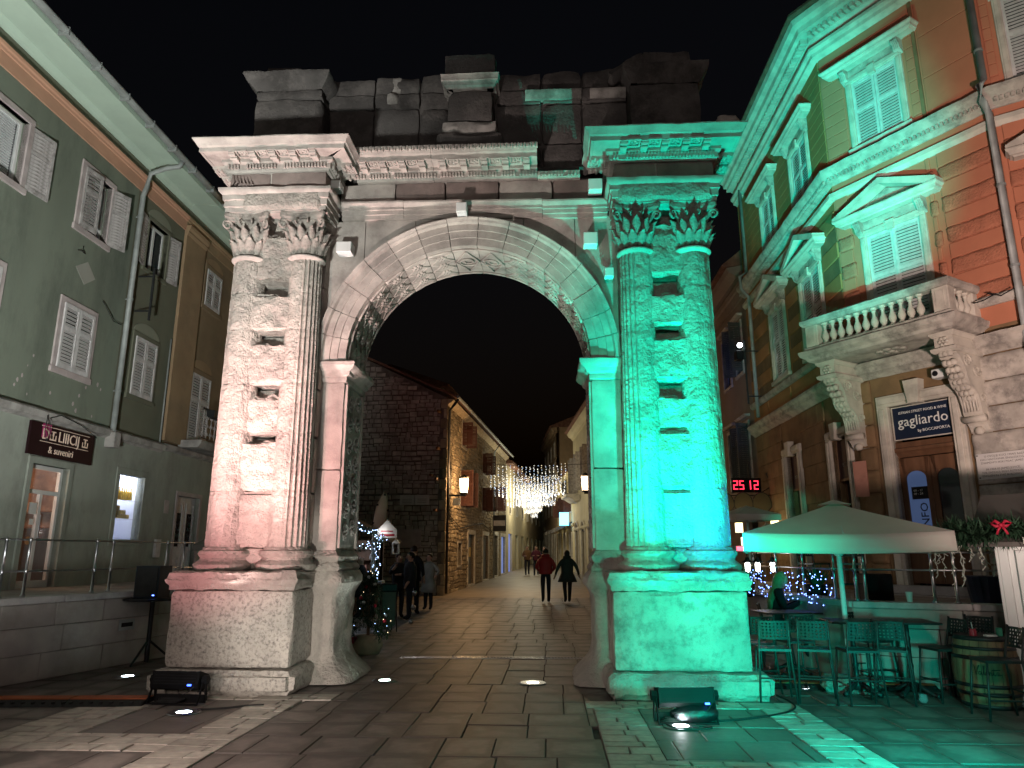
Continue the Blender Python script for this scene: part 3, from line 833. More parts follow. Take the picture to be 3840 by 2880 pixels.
# middle cornice: complete on the left two thirds, only bed moulding survives on the right
cornice([(-1.78, -.02), (-.62, -.02)], 7.06, .36, True, 'middle_cornice', None, M['arch_smooth'], seed=1)
cornice([(-.615, -.02), (.93, -.02)], 7.06, .36, True, 'middle_cornice', None, M['arch_smooth'], seed=2)
cornice([(.935, -.02), (1.56, -.02)], 7.04, .2, True, 'middle_cornice', None, M['arch'], crown=False, seed=3)
b = MB(); b.rough(-1.9, 1.72, -.02, .95, 7.175, 7.30, .1, .02, .03, 77, 5); part(b, 'middle_cornice_core', M['attic'], True)
# egg and leaf carving along the middle cyma
eg = MB()
for i in range(30):
    x = -1.72+i*.09
    if x > .9: break
    eg.ball((x, -.435, 7.375), .03, 6, 4, 1.3); eg.box(x+.038, x+.052, -.45, -.40, 7.34, 7.41)
tag(part(eg, 'cyma_leaf_carving', M['arch_smooth'], True), kind='stuff')

def entab(side):
    L = side < 0
    x0, x1 = (-3.50, -2.06) if L else (1.99, 3.40)
    path = [(x0, .6), (x0, -.58), (x1, -.58), (x1, .0)] if L else [(x0, .0), (x0, -.58), (x1, -.58), (x1, .6)]
    b = MB(); prof = [(-.3, 6.35), (.0, 6.35), (.0, 6.42), (.022, 6.425), (.022, 6.52), (.045, 6.525), (.045, 6.60), (.065, 6.615), (.085, 6.64), (.09, 6.665), (.09, 6.69), (-.3, 6.69)]
    b.mould(prof, path, .06, .012, side*9); part(b, 'pier_architrave', M['arch_smooth'], True, auto=30)
    b = MB(); b.rough(x0+.25 if L else x0+.05, x1-.05, -.632, -.5, 6.36, 6.66, .05, .012, .03, side*6, 8); part(b, 'worn_architrave_face', M['arch'], True)
    b = MB(); b.box(x0+.05, x1-.05, -.55, .6, 6.34, 7.0); part(b, 'entablature_core', M['arch_smooth'])
    xm = (x0+x1)/2-.1
    for (p, q) in ((x0+.02, xm-.003), (xm+.003, x1-.02)):
        b = MB(); b.rough(p, q, -.575, .6, 6.692, 6.955, .07, .008, .01, p*3, 7); part(b, 'pier_frieze_block', M['frieze'], True)
    if L:
        # draped garland carved on the left end of the frieze
        gd = MB()
        for k in range(6):
            gd.tube([(x0+.06+.05*k, -.585, 6.93-.01*k), (x0+.10+.055*k, -.60, 6.80-.02*k*.3), (x0+.03+.03*k, -.585, 6.70)], .013, 5)
        part(gd, 'garland_relief', M['frieze'], True)
    cornice(path, 6.955, .33, True, 'pier_cornice', None, M['arch_smooth'], seed=side*5)
    b = MB(); b.rough(x0-.26, x1+.26, -.86, .6, 7.27, 7.33, .08, .025, .04, side*8, 6); part(b, 'cornice_top', M['attic'], True)
entab(-1); entab(1)
# carved corner stone surviving on the far right of the cornice
b = MB(); b.rough(3.40, 3.70, -.92, -.62, 7.29, 7.46, .05, .015, .02, 4.4, 9); part(b, 'acroterion_block', M['arch_smooth'], True)

# attic: blackened blocks; broken pedestals over the piers and a central one
def ab(x0, x1, y0, y1, z0, z1, m='attic', s=0, e=.05, amp=.02):
    e *= .45 
    b = MB(); b.rough(x0, x1, y0, y1, z0, z1, .085, amp, e, s, 5); return part(b, 'attic_block', M[m], True)
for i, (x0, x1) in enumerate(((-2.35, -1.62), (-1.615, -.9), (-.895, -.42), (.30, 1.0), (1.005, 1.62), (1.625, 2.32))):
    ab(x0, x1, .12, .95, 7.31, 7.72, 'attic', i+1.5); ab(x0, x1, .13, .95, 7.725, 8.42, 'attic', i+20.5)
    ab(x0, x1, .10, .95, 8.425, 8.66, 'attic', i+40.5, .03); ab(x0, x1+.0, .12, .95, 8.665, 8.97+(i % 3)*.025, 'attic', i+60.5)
b = MB(); b.mould([(-.05, 8.47), (.02, 8.47), (.035, 8.50), (.05, 8.53), (.075, 8.56), (.08, 8.6), (-.05, 8.6)], [(.75, .10), (1.62, .10)], .1, .006, 2); part(b, 'attic_cornice_moulding', M['attic_clean'], True)
b = MB(); b.mould([(-.05, 8.47), (.02, 8.47), (.035, 8.50), (.05, 8.53), (.075, 8.56), (.08, 8.6), (-.05, 8.6)], [(1.75, .10), (2.3, .10)], .1, .006, 7); part(b, 'attic_cornice_moulding', M['attic_clean'], True)
b = MB(); b.rough(-1.42, -1.24, .05, .2, 8.48, 8.66, .05, .012, .02, 3, 8); part(b, 'attic_corbel_stump', M['attic_clean'], True)
b = MB(); b.rough(-1.36, -1.2, .12, .2, 8.68, 8.99, .05, .02, .02, 4, 8); part(b, 'attic_corbel_stump', M['attic_clean'], True)
# left attic pedestal
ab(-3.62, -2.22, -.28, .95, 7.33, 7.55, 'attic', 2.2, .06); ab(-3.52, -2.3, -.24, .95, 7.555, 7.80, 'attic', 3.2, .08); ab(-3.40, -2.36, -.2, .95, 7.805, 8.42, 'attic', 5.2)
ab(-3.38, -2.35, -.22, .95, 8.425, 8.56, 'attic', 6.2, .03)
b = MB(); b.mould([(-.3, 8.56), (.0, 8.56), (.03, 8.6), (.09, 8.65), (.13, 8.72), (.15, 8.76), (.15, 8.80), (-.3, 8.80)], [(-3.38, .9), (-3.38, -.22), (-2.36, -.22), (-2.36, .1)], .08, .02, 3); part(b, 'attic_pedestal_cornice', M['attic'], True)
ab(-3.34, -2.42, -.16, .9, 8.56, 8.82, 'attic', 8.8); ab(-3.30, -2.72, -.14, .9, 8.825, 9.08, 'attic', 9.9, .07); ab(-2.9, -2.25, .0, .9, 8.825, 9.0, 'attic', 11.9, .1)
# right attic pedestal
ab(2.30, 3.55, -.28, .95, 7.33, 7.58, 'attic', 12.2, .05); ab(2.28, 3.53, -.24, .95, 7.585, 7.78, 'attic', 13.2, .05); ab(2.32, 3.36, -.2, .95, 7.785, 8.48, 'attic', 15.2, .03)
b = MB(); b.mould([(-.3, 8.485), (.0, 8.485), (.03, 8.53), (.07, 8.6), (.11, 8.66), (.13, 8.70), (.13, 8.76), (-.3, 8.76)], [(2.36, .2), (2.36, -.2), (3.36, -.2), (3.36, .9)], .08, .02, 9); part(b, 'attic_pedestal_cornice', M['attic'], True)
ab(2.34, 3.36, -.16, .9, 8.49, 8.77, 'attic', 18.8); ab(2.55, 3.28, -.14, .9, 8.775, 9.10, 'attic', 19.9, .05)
b = MB(); b.rough(-.33, .33, -.1, .5, 0, .17, .06, .02, .03, 3.3, 8); o = part(b, 'attic_block', M['attic'], True); o.location = (2.36, -.05, 8.80); o.rotation_euler = (0, R(-32), 0)
# central pedestal
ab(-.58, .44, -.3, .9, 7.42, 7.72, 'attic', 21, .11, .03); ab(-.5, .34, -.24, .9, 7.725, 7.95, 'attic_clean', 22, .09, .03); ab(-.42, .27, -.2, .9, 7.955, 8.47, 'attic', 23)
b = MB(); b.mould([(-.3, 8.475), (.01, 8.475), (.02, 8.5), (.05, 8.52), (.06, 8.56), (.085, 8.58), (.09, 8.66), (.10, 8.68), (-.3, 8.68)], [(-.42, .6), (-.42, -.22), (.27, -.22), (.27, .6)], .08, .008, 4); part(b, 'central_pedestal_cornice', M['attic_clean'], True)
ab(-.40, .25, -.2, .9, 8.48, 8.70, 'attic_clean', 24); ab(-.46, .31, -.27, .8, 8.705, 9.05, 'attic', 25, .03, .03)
# body of the arch behind
b = MB(); b.box(-3.35, -1.9, .3, .97, 1.5, 8.6); b.box(1.75, 3.25, .3, .97, 1.5, 8.6); b.box(-2.3, 2.3, .2, .95, 6.46, 8.9); part(b, 'rear_core', M['attic'])

# white lamp boxes on the arch
def boxlamp(X, Z, w, h, label, y=-.12, dep=.2):
    r = root('lamp_box', label, 'lamp', (-.55+X*math.cos(GA)-y*math.sin(GA), 9.8+X*math.sin(GA)+y*math.cos(GA), Z), -3.0, 'white lamp boxes on the arch')
    m = MB(); m.cbox(-w/2, w/2, -dep, 0, 0, h, .008); m.build('housing', M['white_box'], r)
    m = MB(); m.box(-w/2+.015, w/2-.015, -dep+.02, -.03, -.006, -.001); m.build('lens', M['clear'], r)
    m = MB(); m.box(-.03, .03, -.03, .08, h*.3, h*.6); m.build('mounting_arm', M['black_metal'], r)
boxlamp(-2.02, 6.82, .15, .12, 'white lamp box under the left end of the middle cornice', -.15)
boxlamp(-1.87, 5.86, .22, .16, 'white lamp box low on the pink-lit left spandrel', -.05)
boxlamp(-.16, 6.40, .15, .14, 'white lamp box above the crown of the arch', -.15)
boxlamp(1.77, 6.74, .2, .17, 'white lamp box under the right end of the middle cornice', -.06)
boxlamp(1.68, 5.9, .2, .18, 'white lamp box high on the teal-lit right spandrel', -.05)
boxlamp(1.93, 5.42, .13, .13, 'small white lamp box beside the teal right columns', -.08, .14)
# ------------------------------------------------------------------ lamps
def spot(name, loc, target, power, col, angle=90, blend=.8, radius=.04, parent=None):
    l = bpy.data.lights.new(name, 'SPOT'); l.energy = power; l.color = col
    l.spot_size = R(angle); l.spot_blend = blend; l.shadow_soft_size = radius
    o = bpy.data.objects.new(name, l); C.objects.link(o); o.location = loc
    d = Vector(target)-Vector(loc); o.rotation_euler = d.to_track_quat('-Z', 'Y').to_euler()
    return o
def point(name, loc, power, col, radius=.05):
    l = bpy.data.lights.new(name, 'POINT'); l.energy = power; l.color = col; l.shadow_soft_size = radius
    o = bpy.data.objects.new(name, l); C.objects.link(o); o.location = loc; return o

def stage_light(name, label, loc, rz, tilt):
    r = root(name, label, 'floodlight', loc, rz, 'stage floodlights in front of the arch')
    # yoke base and arms
    m = MB(); m.box(-.29, .29, .03, .055, 0, .085); m.build('rear_foot', M['fixture'], r)
    m = MB(); m.box(-.29, .29, -.14, -.115, 0, .02); m.build('front_foot', M['fixture'], r)
    for s in (-1, 1):
        m = MB(); m.prismx([(-.15, 0), (-.115, 0), (.015, .26), (-.02, .26)], s*.29-.006, s*.29+.006); m.build('yoke_arm', M['fixture'], r)
        m = MB(); m.prismx([(.03, 0), (.07, .03), (.035, .26), (.0, .26)], s*.30-.006, s*.30+.006); m.build('yoke_arm', M['fixture'], r)
        m = MB(); m.cyl((s*.27, 0, .25), (s*.335, 0, .25), .05, n=6); m.build('pivot_knob', M['fixture'], r, rot=(0, 0, 0))
    # housing: rounded bar tilted back, open face upward
    h = MB(); pr = [(-.10, -.08), (-.07, -.12), (.03, -.12), (.08, -.09), (.10, -.03), (.10, .06), (-.10, .06)]
    h.prismx(pr, -.265, .265); ho = h.build('housing', M['fixture'], r, loc=(0, 0, .26), rot=(R(tilt), 0, 0))
    f = MB()
    for k in range(5): f.box(-.24, .24, -.108+.0, -.098, -.075+k*.03, -.065+k*.03)
    f.build('cooling_fin', M['fixture'], ho)
    e = MB()
    for s in (-1, 1):
        e = MB(); e.prismx([(a*1.06, c*1.06) for a, c in pr], s*.272-.006, s*.272+.006); e.build('end_plate', M['fixture'], ho)
    d = MB(); d.box(.17, .215, -.125, -.118, -.098, -.08); d.build('blue_display', emit('blue_led_display', (.05, .12, 1), 6, False), ho, rot=(0, 0, 0))
    ln = MB()
    for i in range(9): ln.cyl((-.22+i*.055, -.03, .056), (-.22+i*.055, -.03, .066), .022, n=10); ln.cyl((-.22+i*.055, .05, .056), (-.22+i*.055, .05, .066), .022, n=10)
    ln.build('lens_array', M['clear'], ho)
    c = MB(); c.tube([(.06, -.12, .16), (.09, -.16, .13), (.15, -.17, .12), (.2, -.15, .15), (.24, -.13, .2)], .005, 5); c.build('cable_loop', M['rubber'], r)
    c = MB()
    for k in range(4):
        pts = []
        for t in range(24):
            a = t/23*2*PI; pts.append((-.12+.02*k+.15*math.cos(a), -.06+.05*math.sin(a)+.01*k, .012+.012*k))
        c.tube(pts, .007, 5)
    c.build('coiled_cable', M['rubber'], r)
    return r
stage_light('stage_floodlight', 'black stage floodlight on a yoke before the pink-white left pier', (-3.74, 8.66, 0), -6, -18)
rl = stage_light('stage_floodlight', 'black stage floodlight with a plastic sack beneath before the teal right pier', (1.72, 7.72, 0), 2, -10)

stage_light('stage_floodlight', 'unseen black stage floodlight added in the square left of the photographer', (-3.6, 4.4, 0), 0, -18)  # housings added out of view for the flood spots
stage_light('stage_floodlight', 'unseen black stage floodlight added in the square right of the photographer', (1.6, 4.4, 0), 0, -18)
# colours: left fixture mixes pink, white and pale green heads; right fixture is teal.
# the bar heads throw steeply up the piers; unseen floods and added spots stand further out in the square
spot('left_bar_pink', (-3.98, 8.60, .40), (-3.4, 9.3, 7.0), 900, (1.0, .42, .42), 46, 1.0, .05)
spot('left_bar_white', (-3.60, 8.60, .40), (-2.3, 9.5, 6.8), 1150, (1.0, .76, .72), 46, 1.0, .05)
spot('left_bar_wide', (-3.5, 8.50, .40), (-.3, 9.8, 8.2), 420, (1.0, .90, .84), 40, 1.0, .05)
spot('left_added_arch_spot', (-2.3, 4.55, .42), (-.45, 9.7, 5.7), 1900, (1.0, .86, .80), 30, .9, .12)  # added spot to light the arch centre from further out
spot('left_flood_white', (-3.9, 4.55, .42), (-2.95, 9.2, 3.0), 2400, (1.0, .66, .61), 36, .9, .12)
spot('left_flood_pink', (-4.5, 4.55, .42), (-3.6, 9.2, 2.4), 1300, (1.0, .34, .38), 40, 1.0, .12)
spot('left_flood_green', (-2.2, 4.55, .42), (-2.6, 9.3, .9), 800, (1.0, .93, .84), 34, 1.0, .12)
spot('left_added_ground_spot', (-3.8, 4.4, 1.1), (-1.9, 7.6, .0), 300, (1.0, .80, .72), 95, 1.0, .12)  # added spot to brighten the left paving
spot('right_bar_teal', (1.72, 7.80, .40), (2.7, 9.6, 5.8), 2700, (.0, 1.0, .68), 60, 1.0, .05)
spot('right_bar_wide', (1.72, 7.80, .40), (1.5, 9.8, 5.0), 420, (.0, 1.0, .80), 66, 1.0, .05)
spot('added_house_spot', (2.0, 4.55, .42), (6.8, 14.9, 10.3), 14500, (.0, 1.0, .80), 26, .75, .06)  # added spot, no lamp there; cone shaped to light the house corner
spot('right_flood_teal', (1.12, 4.55, .42), (2.3, 9.2, 2.9), 1500, (.0, 1.0, .58), 50, .9, .12)
spot('right_flood_low', (1.05, 4.55, .42), (2.3, 9.0, .7), 1100, (.0, 1.0, .60), 36, .9, .12)
spot('added_blue_spot', (1.3, 4.55, .42), (2.45, 9.0, 1.9), 2300, (.0, .16, 1.0), 15, 1.0, .12)  # added spot for the blue patch on the shafts; no blue lamp known
spot('right_added_ground_spot', (3.4, 4.3, .9), (3.1, 7.3, .0), 1000, (.0, 1.0, .76), 70, 1.0, .12)  # added spot that tints the right paving teal
# floodlights of the square behind the photographer, aimed at the house fronts; an added fill reaches the attic
spot('square_flood_left', (-3.5, 2.5, .6), (-8.4, 10.5, 8.6), 6000, (.97, 1.0, .95), 86, 1.0, .3)
spot('square_flood_right', (3.0, .5, .8), (10.4, 9.8, 5.6), 7000, (1.0, .74, .66), 66, 1.0, .25)
point('added_fill_light', (-1.0, -4.0, 6.5), 640, (1.0, .86, .80), .4)  # added overall fill high behind the camera; no lamp stands there

def inground(x, y, label, power=12, tgt=None, col=(.9, .97, 1.0), wide=.165):
    r = root('inground_lamp', label, 'lamp', (x, y, 0), 0, 'lamps set flush in the paving')
    m = MB(); m.lathe([(.07, .006), (.085, .014), (.165, .012), (wide+.005, .006)], 40); m.build('steel_collar', M['steel'], r)
    m = MB(); m.lathe([(.0005, .011), (.075, .011)], 32); m.add([], []); m.build('lens', emit('white_lamp_lens', col, 14, False), r)
    if power: spot('inground_beam', (x, y, .05), tgt or (x, y+.02, 5), power, col, 70, 1.0, .05)
inground(-5.22, 10.43, 'lit inground lamp by the foot of the left terrace wall', 14, (-5.0, 10.9, 5))
inground(-3.44, 8.14, 'lit inground lamp in front of the left stage floodlight', 5, (-3.3, 8.6, 5))
inground(-1.67, 10.10, 'lit inground lamp beside the left inner pier', 60, (-2.1, 10.35, 3.2), (.86, 1.0, .93))
inground(.27, 9.92, 'lit inground lamp in the middle right of the passage', 26, (.9, 10.2, 6), (1.0, .95, .85))
inground(3.60, 9.53, 'lit inground lamp under the bar stools by the right terrace', 10, (3.9, 9.9, 4))
inground(1.63, 7.52, 'lit inground lamp half covered by the sack under the right floodlight', 0)
point('reflector_glow', (1.63, 7.52, .09), 1.6, (.95, .97, 1.0), .03)
# ------------------------------------------------------------------ building helpers (local X along the wall, -Y outwards)
def wall(mb, x0, x1, z0, z1, ops=(), y=0.0, rev=.22):
    xs = sorted(set([x0, x1]+[v for o in ops for v in (o[0], o[1])])); zs = sorted(set([z0, z1]+[v for o in ops for v in (o[2], o[3])]))
    xs = [v for v in xs if x0 <= v <= x1]; zs = [v for v in zs if z0 <= v <= z1]
    for i in range(len(xs)-1):
        for j in range(len(zs)-1):
            cx, cz = (xs[i]+xs[i+1])/2, (zs[j]+zs[j+1])/2
            if any(o[0] < cx < o[1] and o[2] < cz < o[3] for o in ops): continue
            mb.quad((xs[i], y, zs[j]), (xs[i+1], y, zs[j]), (xs[i+1], y, zs[j+1]), (xs[i], y, zs[j+1]))
    for a, b_, c, d in ops:
        for p, q in (((a, c), (a, d)), ((b_, c), (b_, d)), ((a, c), (b_, c)), ((a, d), (b_, d))):
            mb.quad((p[0], y, p[1]), (q[0], y, q[1]), (q[0], y+rev, q[1]), (p[0], y+rev, p[1]))
    return mb
SLAT = {}
def slat_mesh(w, m):
    k = (round(w, 3), m.name)
    if k not in SLAT:
        b = MB(); b.add([(-w/2, -.012, -.027), (w/2, -.012, -.027), (w/2, .004, .026), (-w/2, .004, .026), (-w/2, -.006, -.029), (w/2, -.006, -.029), (w/2, .01, .023), (-w/2, .01, .023)], [(0,1,2,3),(7,6,5,4),(0,4,5,1),(2,6,7,3),(0,3,7,4),(1,5,6,2)])
        me = bpy.data.meshes.new('slat'); me.from_pydata(b.v, [], b.f); me.materials.append(m); SLAT[k] = me
    return SLAT[k]
def shutter(parent, x, z0, w, h, m, ang=0, hinge=-1, y=-.02, split=.62, pitch=.062, panels=None, name='shutter'):
    """one louvred leaf; hinge -1: hinged on its left edge at x, opens outwards by ang degrees"""
    b = MB(); s = .055; t = .034
    x0, x1 = (0, w) if hinge < 0 else (-w, 0)
    zm = h*split
    b.box(x0, x0+s, -t, 0, 0, h); b.box(x1-s, x1, -t, 0, 0, h)
    for (a, c) in ((0, .08), (zm-.035, zm+.035), (h-.07, h)): b.box(x0+s, x1-s, -t+.002, -.002, a, c)
    o = b.build(name, m, parent, loc=(x, y, z0), rot=(0, 0, R(-ang if hinge < 0 else ang)))
    for (a, c) in ((.08, zm-.035), (zm+.035, h-.07)):
        k = int((c-a)/pitch)
        for i in range(k):
            sl = bpy.data.objects.new('slat', slat_mesh(w-2*s, m)); C.objects.link(sl); sl.parent = o
            sl.location = ((x0+x1)/2, -t/2, a+(i+.5)*(c-a)/k)
    return o
def surround(parent, x0, x1, z0, z1, w, m, sill=.0, proud=.03, name='window_surround'):
    for (a, b_, c, d, nm) in ((x0-w, x0, z0, z1, 'jamb'), (x1, x1+w, z0, z1, 'jamb'), (x0-w, x1+w, z1, z1+w, 'lintel'), (x0-w-sill, x1+w+sill, z0-w, z0, 'sill')):
        b = MB(); b.cbox(a, b_, -proud-(sill*.5 if nm == 'sill' else 0), .1, c, d, .006); b.build(nm, m, parent)
def sash(parent, x0, x1, z0, z1, y=.12, m='pvc', mull=True, pane='glass'):
    b = MB(); f = .05
    b.box(x0, x0+f, y, y+.05, z0, z1); b.box(x1-f, x1, y, y+.05, z0, z1); b.box(x0+f, x1-f, y, y+.05, z0, z0+f); b.box(x0+f, x1-f, y, y+.05, z1-f, z1)
    xm = (x0+x1)/2
    if mull: b.box(xm-.04, xm+.04, y-.005, y+.05, z0+f, z1-f)
    w = b.build('window', M[m], parent)
    for (a, c) in (((x0+f, xm-.04), (xm+.04, x1-f)) if mull else ((x0+f, x1-f),)):
        p = MB(); p.box(a if isinstance(a, float) else a, c, y+.02, y+.026, z0+f, z1-f); p.build('pane', M[pane], w)
    p = MB(); p.quad((x0-.2, y+.9, z0-.2), (x1+.2, y+.9, z0-.2), (x1+.2, y+.9, z1+.2), (x0-.2, y+.9, z1+.2)); p.build('room_back', M['void'], w)
    return w
def win_closed(parent, x0, x1, z0, z1, m, surr, sw=.11, sill=.03, **k):
    surround(parent, x0, x1, z0, z1, sw, surr, sill)
    w = (x1-x0)/2
    shutter(parent, x0, z0+.005, w-.004, z1-z0-.01, m, 0, -1, **k); shutter(parent, x1, z0+.005, w-.004, z1-z0-.01, m, 0, 1, **k)
def pipe(parent, pts, r, m, name='drainpipe'):
    b = MB(); b.tube(pts, r, 10); return b.build(name, m, parent, True)

# ------------------------------------------------------------------ left: sage green house with the souvenir shop
HL = root('green_house', 'sage green three-storey house with salmon band and souvenir shop on the left', 'house', (-8.3, 13.0, 0), 87.3)
ops = [(-3.1, -1.86, 7.72, 8.9), (-.31, .58, 7.74, 8.98), (2.02, 2.86, 7.85, 9.0), (-.35, .55, 4.94, 6.18), (2.02, 2.88, 4.96, 6.26), (-3.1, -1.95, 4.9, 6.2)]
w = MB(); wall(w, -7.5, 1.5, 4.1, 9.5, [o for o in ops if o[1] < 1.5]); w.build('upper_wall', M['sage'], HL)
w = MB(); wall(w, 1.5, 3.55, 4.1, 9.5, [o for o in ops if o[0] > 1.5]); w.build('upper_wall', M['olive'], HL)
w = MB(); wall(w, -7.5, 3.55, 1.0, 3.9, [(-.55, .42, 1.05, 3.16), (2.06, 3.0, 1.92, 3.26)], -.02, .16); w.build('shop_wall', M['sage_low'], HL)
b = MB(); b.mould([(-.1, 3.9), (.02, 3.9), (.06, 3.93), (.12, 3.95), (.14, 4.06), (.10, 4.1), (-.1, 4.13)], [(-7.5, 0), (3.55, 0)], .12, .008, 3); b.build('stone_band', M['bandstone'], HL)
# cornice: salmon band, shade-toned frieze, mint soffit, gutter
def eaves(parent, x0, x1, band):
    b = MB(); b.mould([(-.1, 9.46), (.03, 9.46), (.035, 9.70), (.06, 9.71), (.07, 9.75), (.10, 9.77), (.11, 9.82), (-.1, 9.82)], [(x0, 0), (x1, 0)], .5); b.build('salmon_band', band, parent)
    b = MB(); b.box(x0, x1, -.005, .05, 9.82, 10.1); b.build('frieze', M['olive'], parent)  # dark olive strip puts the soffit's shadow into the colour
    b = MB(); b.mould([(-.1, 10.08), (.05, 10.08), (.1, 10.10), (.16, 10.16), (.165, 10.165), (.52, 10.165), (.53, 10.12), (.72, 10.12), (.74, 10.09), (.80, 10.09), (.80, 10.24), (-.1, 10.24)], [(x0, 0), (x1, 0)], .6); b.build('soffit', M['mint'], parent)
    g_ = MB(); ring = []
    n = 10; pr = []
    for i in range(n+1):
        a = PI+PI*i/n; pr.append((.90+.085*math.cos(a), 10.22+.085*math.sin(a)))
    pr += [(.975, 10.22)]+[(.90+.075*math.cos(2*PI-PI*i/n), 10.225+.075*math.sin(2*PI-PI*i/n)) for i in range(n+1)]
    g_.mould(pr, [(x0, 0), (x1, 0)], 1.2, .004, 2); g_.build('gutter', M['zinc'], parent, True)
    k = int((x1-x0)/.9)
    for i in range(k):
        b = MB(); b.box(-.012, .012, -.99, -.80, 10.10, 10.25); b.build('gutter_bracket', M['zinc'], parent, loc=(x0+.45+i*.9, 0, 0))
    b = MB(); b.prismx([(-.95, 10.26), (3.5, 12.0), (3.5, 11.9), (-.8, 10.22)], x0, x1); b.build('roof', M['rooftile'], parent)
eaves(HL, -7.5, 3.55, M['salmon'])
# windows
surround(HL, -3.1, -1.86, 7.72, 8.9, .11, M['pinkstone'], .03); sash(HL, -3.1, -1.86, 7.72, 8.9, pane='clear')
bl = MB()
for i in range(22): bl.box(-2.98, -2.52, .15, .17, 7.82+i*.048, 7.85+i*.048); bl.box(-2.44, -1.97, .15, .17, 7.82+i*.048, 7.85+i*.048)
tag(bl.build('venetian_blind', M['pvc'], HL), kind='stuff')
shutter(HL, -1.86, 7.72, .6, 1.17, M['shutter_worn'], 173, 1)
surround(HL, -.31, .58, 7.74, 8.98, .11, M['pinkstone'], .03); sash(HL, -.31, .58, 7.74, 8.98, pane='clear')
shutter(HL, -.31, 7.745, .44, 1.23, M['shutter_worn'], 8, -1); shutter(HL, .58, 7.745, .44, 1.23, M['shutter_worn'], 160, 1)
win_closed(HL, -.35, .55, 4.94, 6.18, M['shutter'], M['pinkstone'])
win_closed(HL, -3.1, -1.95, 4.9, 6.2, M['shutter'], M['pinkstone'])
surround(HL, 2.02, 2.86, 7.85, 9.0, .08, M['olive'], .02); sash(HL, 2.02, 2.86, 7.85, 9.0)
shutter(HL, 2.02, 7.86, .42, 1.13, M['shutter_worn'], 168, -1); shutter(HL, 2.86, 7.86, .42, 1.13, M['shutter_worn'], 168, 1)
win_closed(HL, 2.02, 2.88, 4.96, 6.26, M['shutter'], M['olive'], .1)
def lunette(parent, xc, z, w, h, m):
    pts = [(xc+w*math.cos(PI*i/14), z+h*math.sin(PI*i/14)) for i in range(15)]
    b = MB(); b.prism(pts, -.014, .02); b.build('lunette_panel', m, parent)
M['lun'] = mat('pale_sage_panel', (.25,.26,.2), .9, .06, 2)
lunette(HL, 2.44, 9.1, .5, .25, M['lun']); lunette(HL, 2.45, 6.38, .52, .24, M['lun'])
# drainpipe with swan neck and brackets
pipe(HL, [(1.5, -.10, 4.0), (1.5, -.10, 9.30), (1.5, -.16, 9.5), (1.5, -.20, 9.85), (1.52, -.55, 9.98), (1.54, -.82, 10.02), (1.54, -.88, 10.14)], .055, M['zinc'])
b = MB(); b.box(1.40, 1.60, -.22, -.02, 3.72, 4.02); b.build('pipe_hopper', M['bandstone'], HL)
for z in (4.9, 6.9, 8.8):
    b = MB(); b.lathe([(.058, -.015), (.066, -.015), (.066, .015), (.058, .015)], 12, (1.5, -.10, z)); b.box(1.49, 1.51, -.05, .02, z-.01, z+.01); b.build('pipe_clamp', M['zinc'], HL)
pipe(HL, [(3.42, -.04, 4.1), (3.42, -.04, 6.6)], .02, M['zinc'], 'conduit')
# repair patch, iron bracket arm, hanging wires
b = MB(); b.prism([(-.18, 6.96), (.13, 6.70), (.44, 6.93), (.15, 7.18)], -.006, .0); b.build('repair_patch', mat('pale_repair_plaster', (.33,.33,.29), .9, .06, 2), HL)
b = MB(); b.box(1.86, 1.90, -.36, -.32, 6.55, 7.75); b.box(1.865, 1.895, -.34, .0, 6.75, 6.78); b.box(1.865, 1.895, -.34, .0, 7.55, 7.58); b.build('iron_bracket', M['dark_iron'], HL)
wr = MB(); wr.tube([(1.4, -.05, 6.3), (1.1, -.06, 6.28), (.8, -.05, 6.5), (.72, -.03, 6.58)], .009, 4); wr.build('loose_wire', M['rubber'], HL)
wr = MB(); wr.tube([(-.55, -.17, 4.0), (-.58, -.18, 3.7), (-.5, -.18, 3.55), (-.44, -.18, 3.7), (-.5, -.18, 3.95), (-.2, -.17, 4.06), (.4, -.17, 3.98), (.9, -.17, 3.82)], .009, 4); wr.build('loose_wire', M['rubber'], HL)
wr = MB(); wr.tube([(-.2, -.02, 7.28), (-.08, -.05, 7.3), (.0, -.03, 7.28), (-.1, -.04, 7.29), (-.06, -.02, 7.42)], .008, 4); wr.build('loose_wire', M['rubber'], HL)
for i in range(16):
    x, z = random.uniform(-1.3, 1.2), random.uniform(4.25, 5.0)
    r_ = random.uniform(.012, .035); b = MB(); b.prism([(x+r_*math.cos(k*PI/3)*random.uniform(.6, 1.2), z+r_*1.5*math.sin(k*PI/3)) for k in range(6)], -.003, 0); b.build('plaster_chip', M['pinkstone'], HL)
# shop sign
sg = MB(); sg.box(-.78, 1.0, -.07, -.025, 3.30, 3.87); sgo = sg.build('shop_sign', M['sign_dark'], HL)
b = MB(); b.box(-.50, -.27, -.0735, -.0705, 3.62, 3.868); b.build('magenta_tab', M['sign_pink'], sgo)
for z in (3.825, 3.555):
    b = MB(); b.box(-.52, .84, -.074, -.0705, z-.005, z+.005); b.build('rule_line', M['sign_letter'], sgo)
text('D', .27, M['sign_letter'], sgo, (-.49, -.0725, 3.60), sx=.95, depth=.006); text('LIIICIJ', .27, M['sign_letter'], sgo, (-.06, -.0725, 3.60), sx=.92, depth=.006)
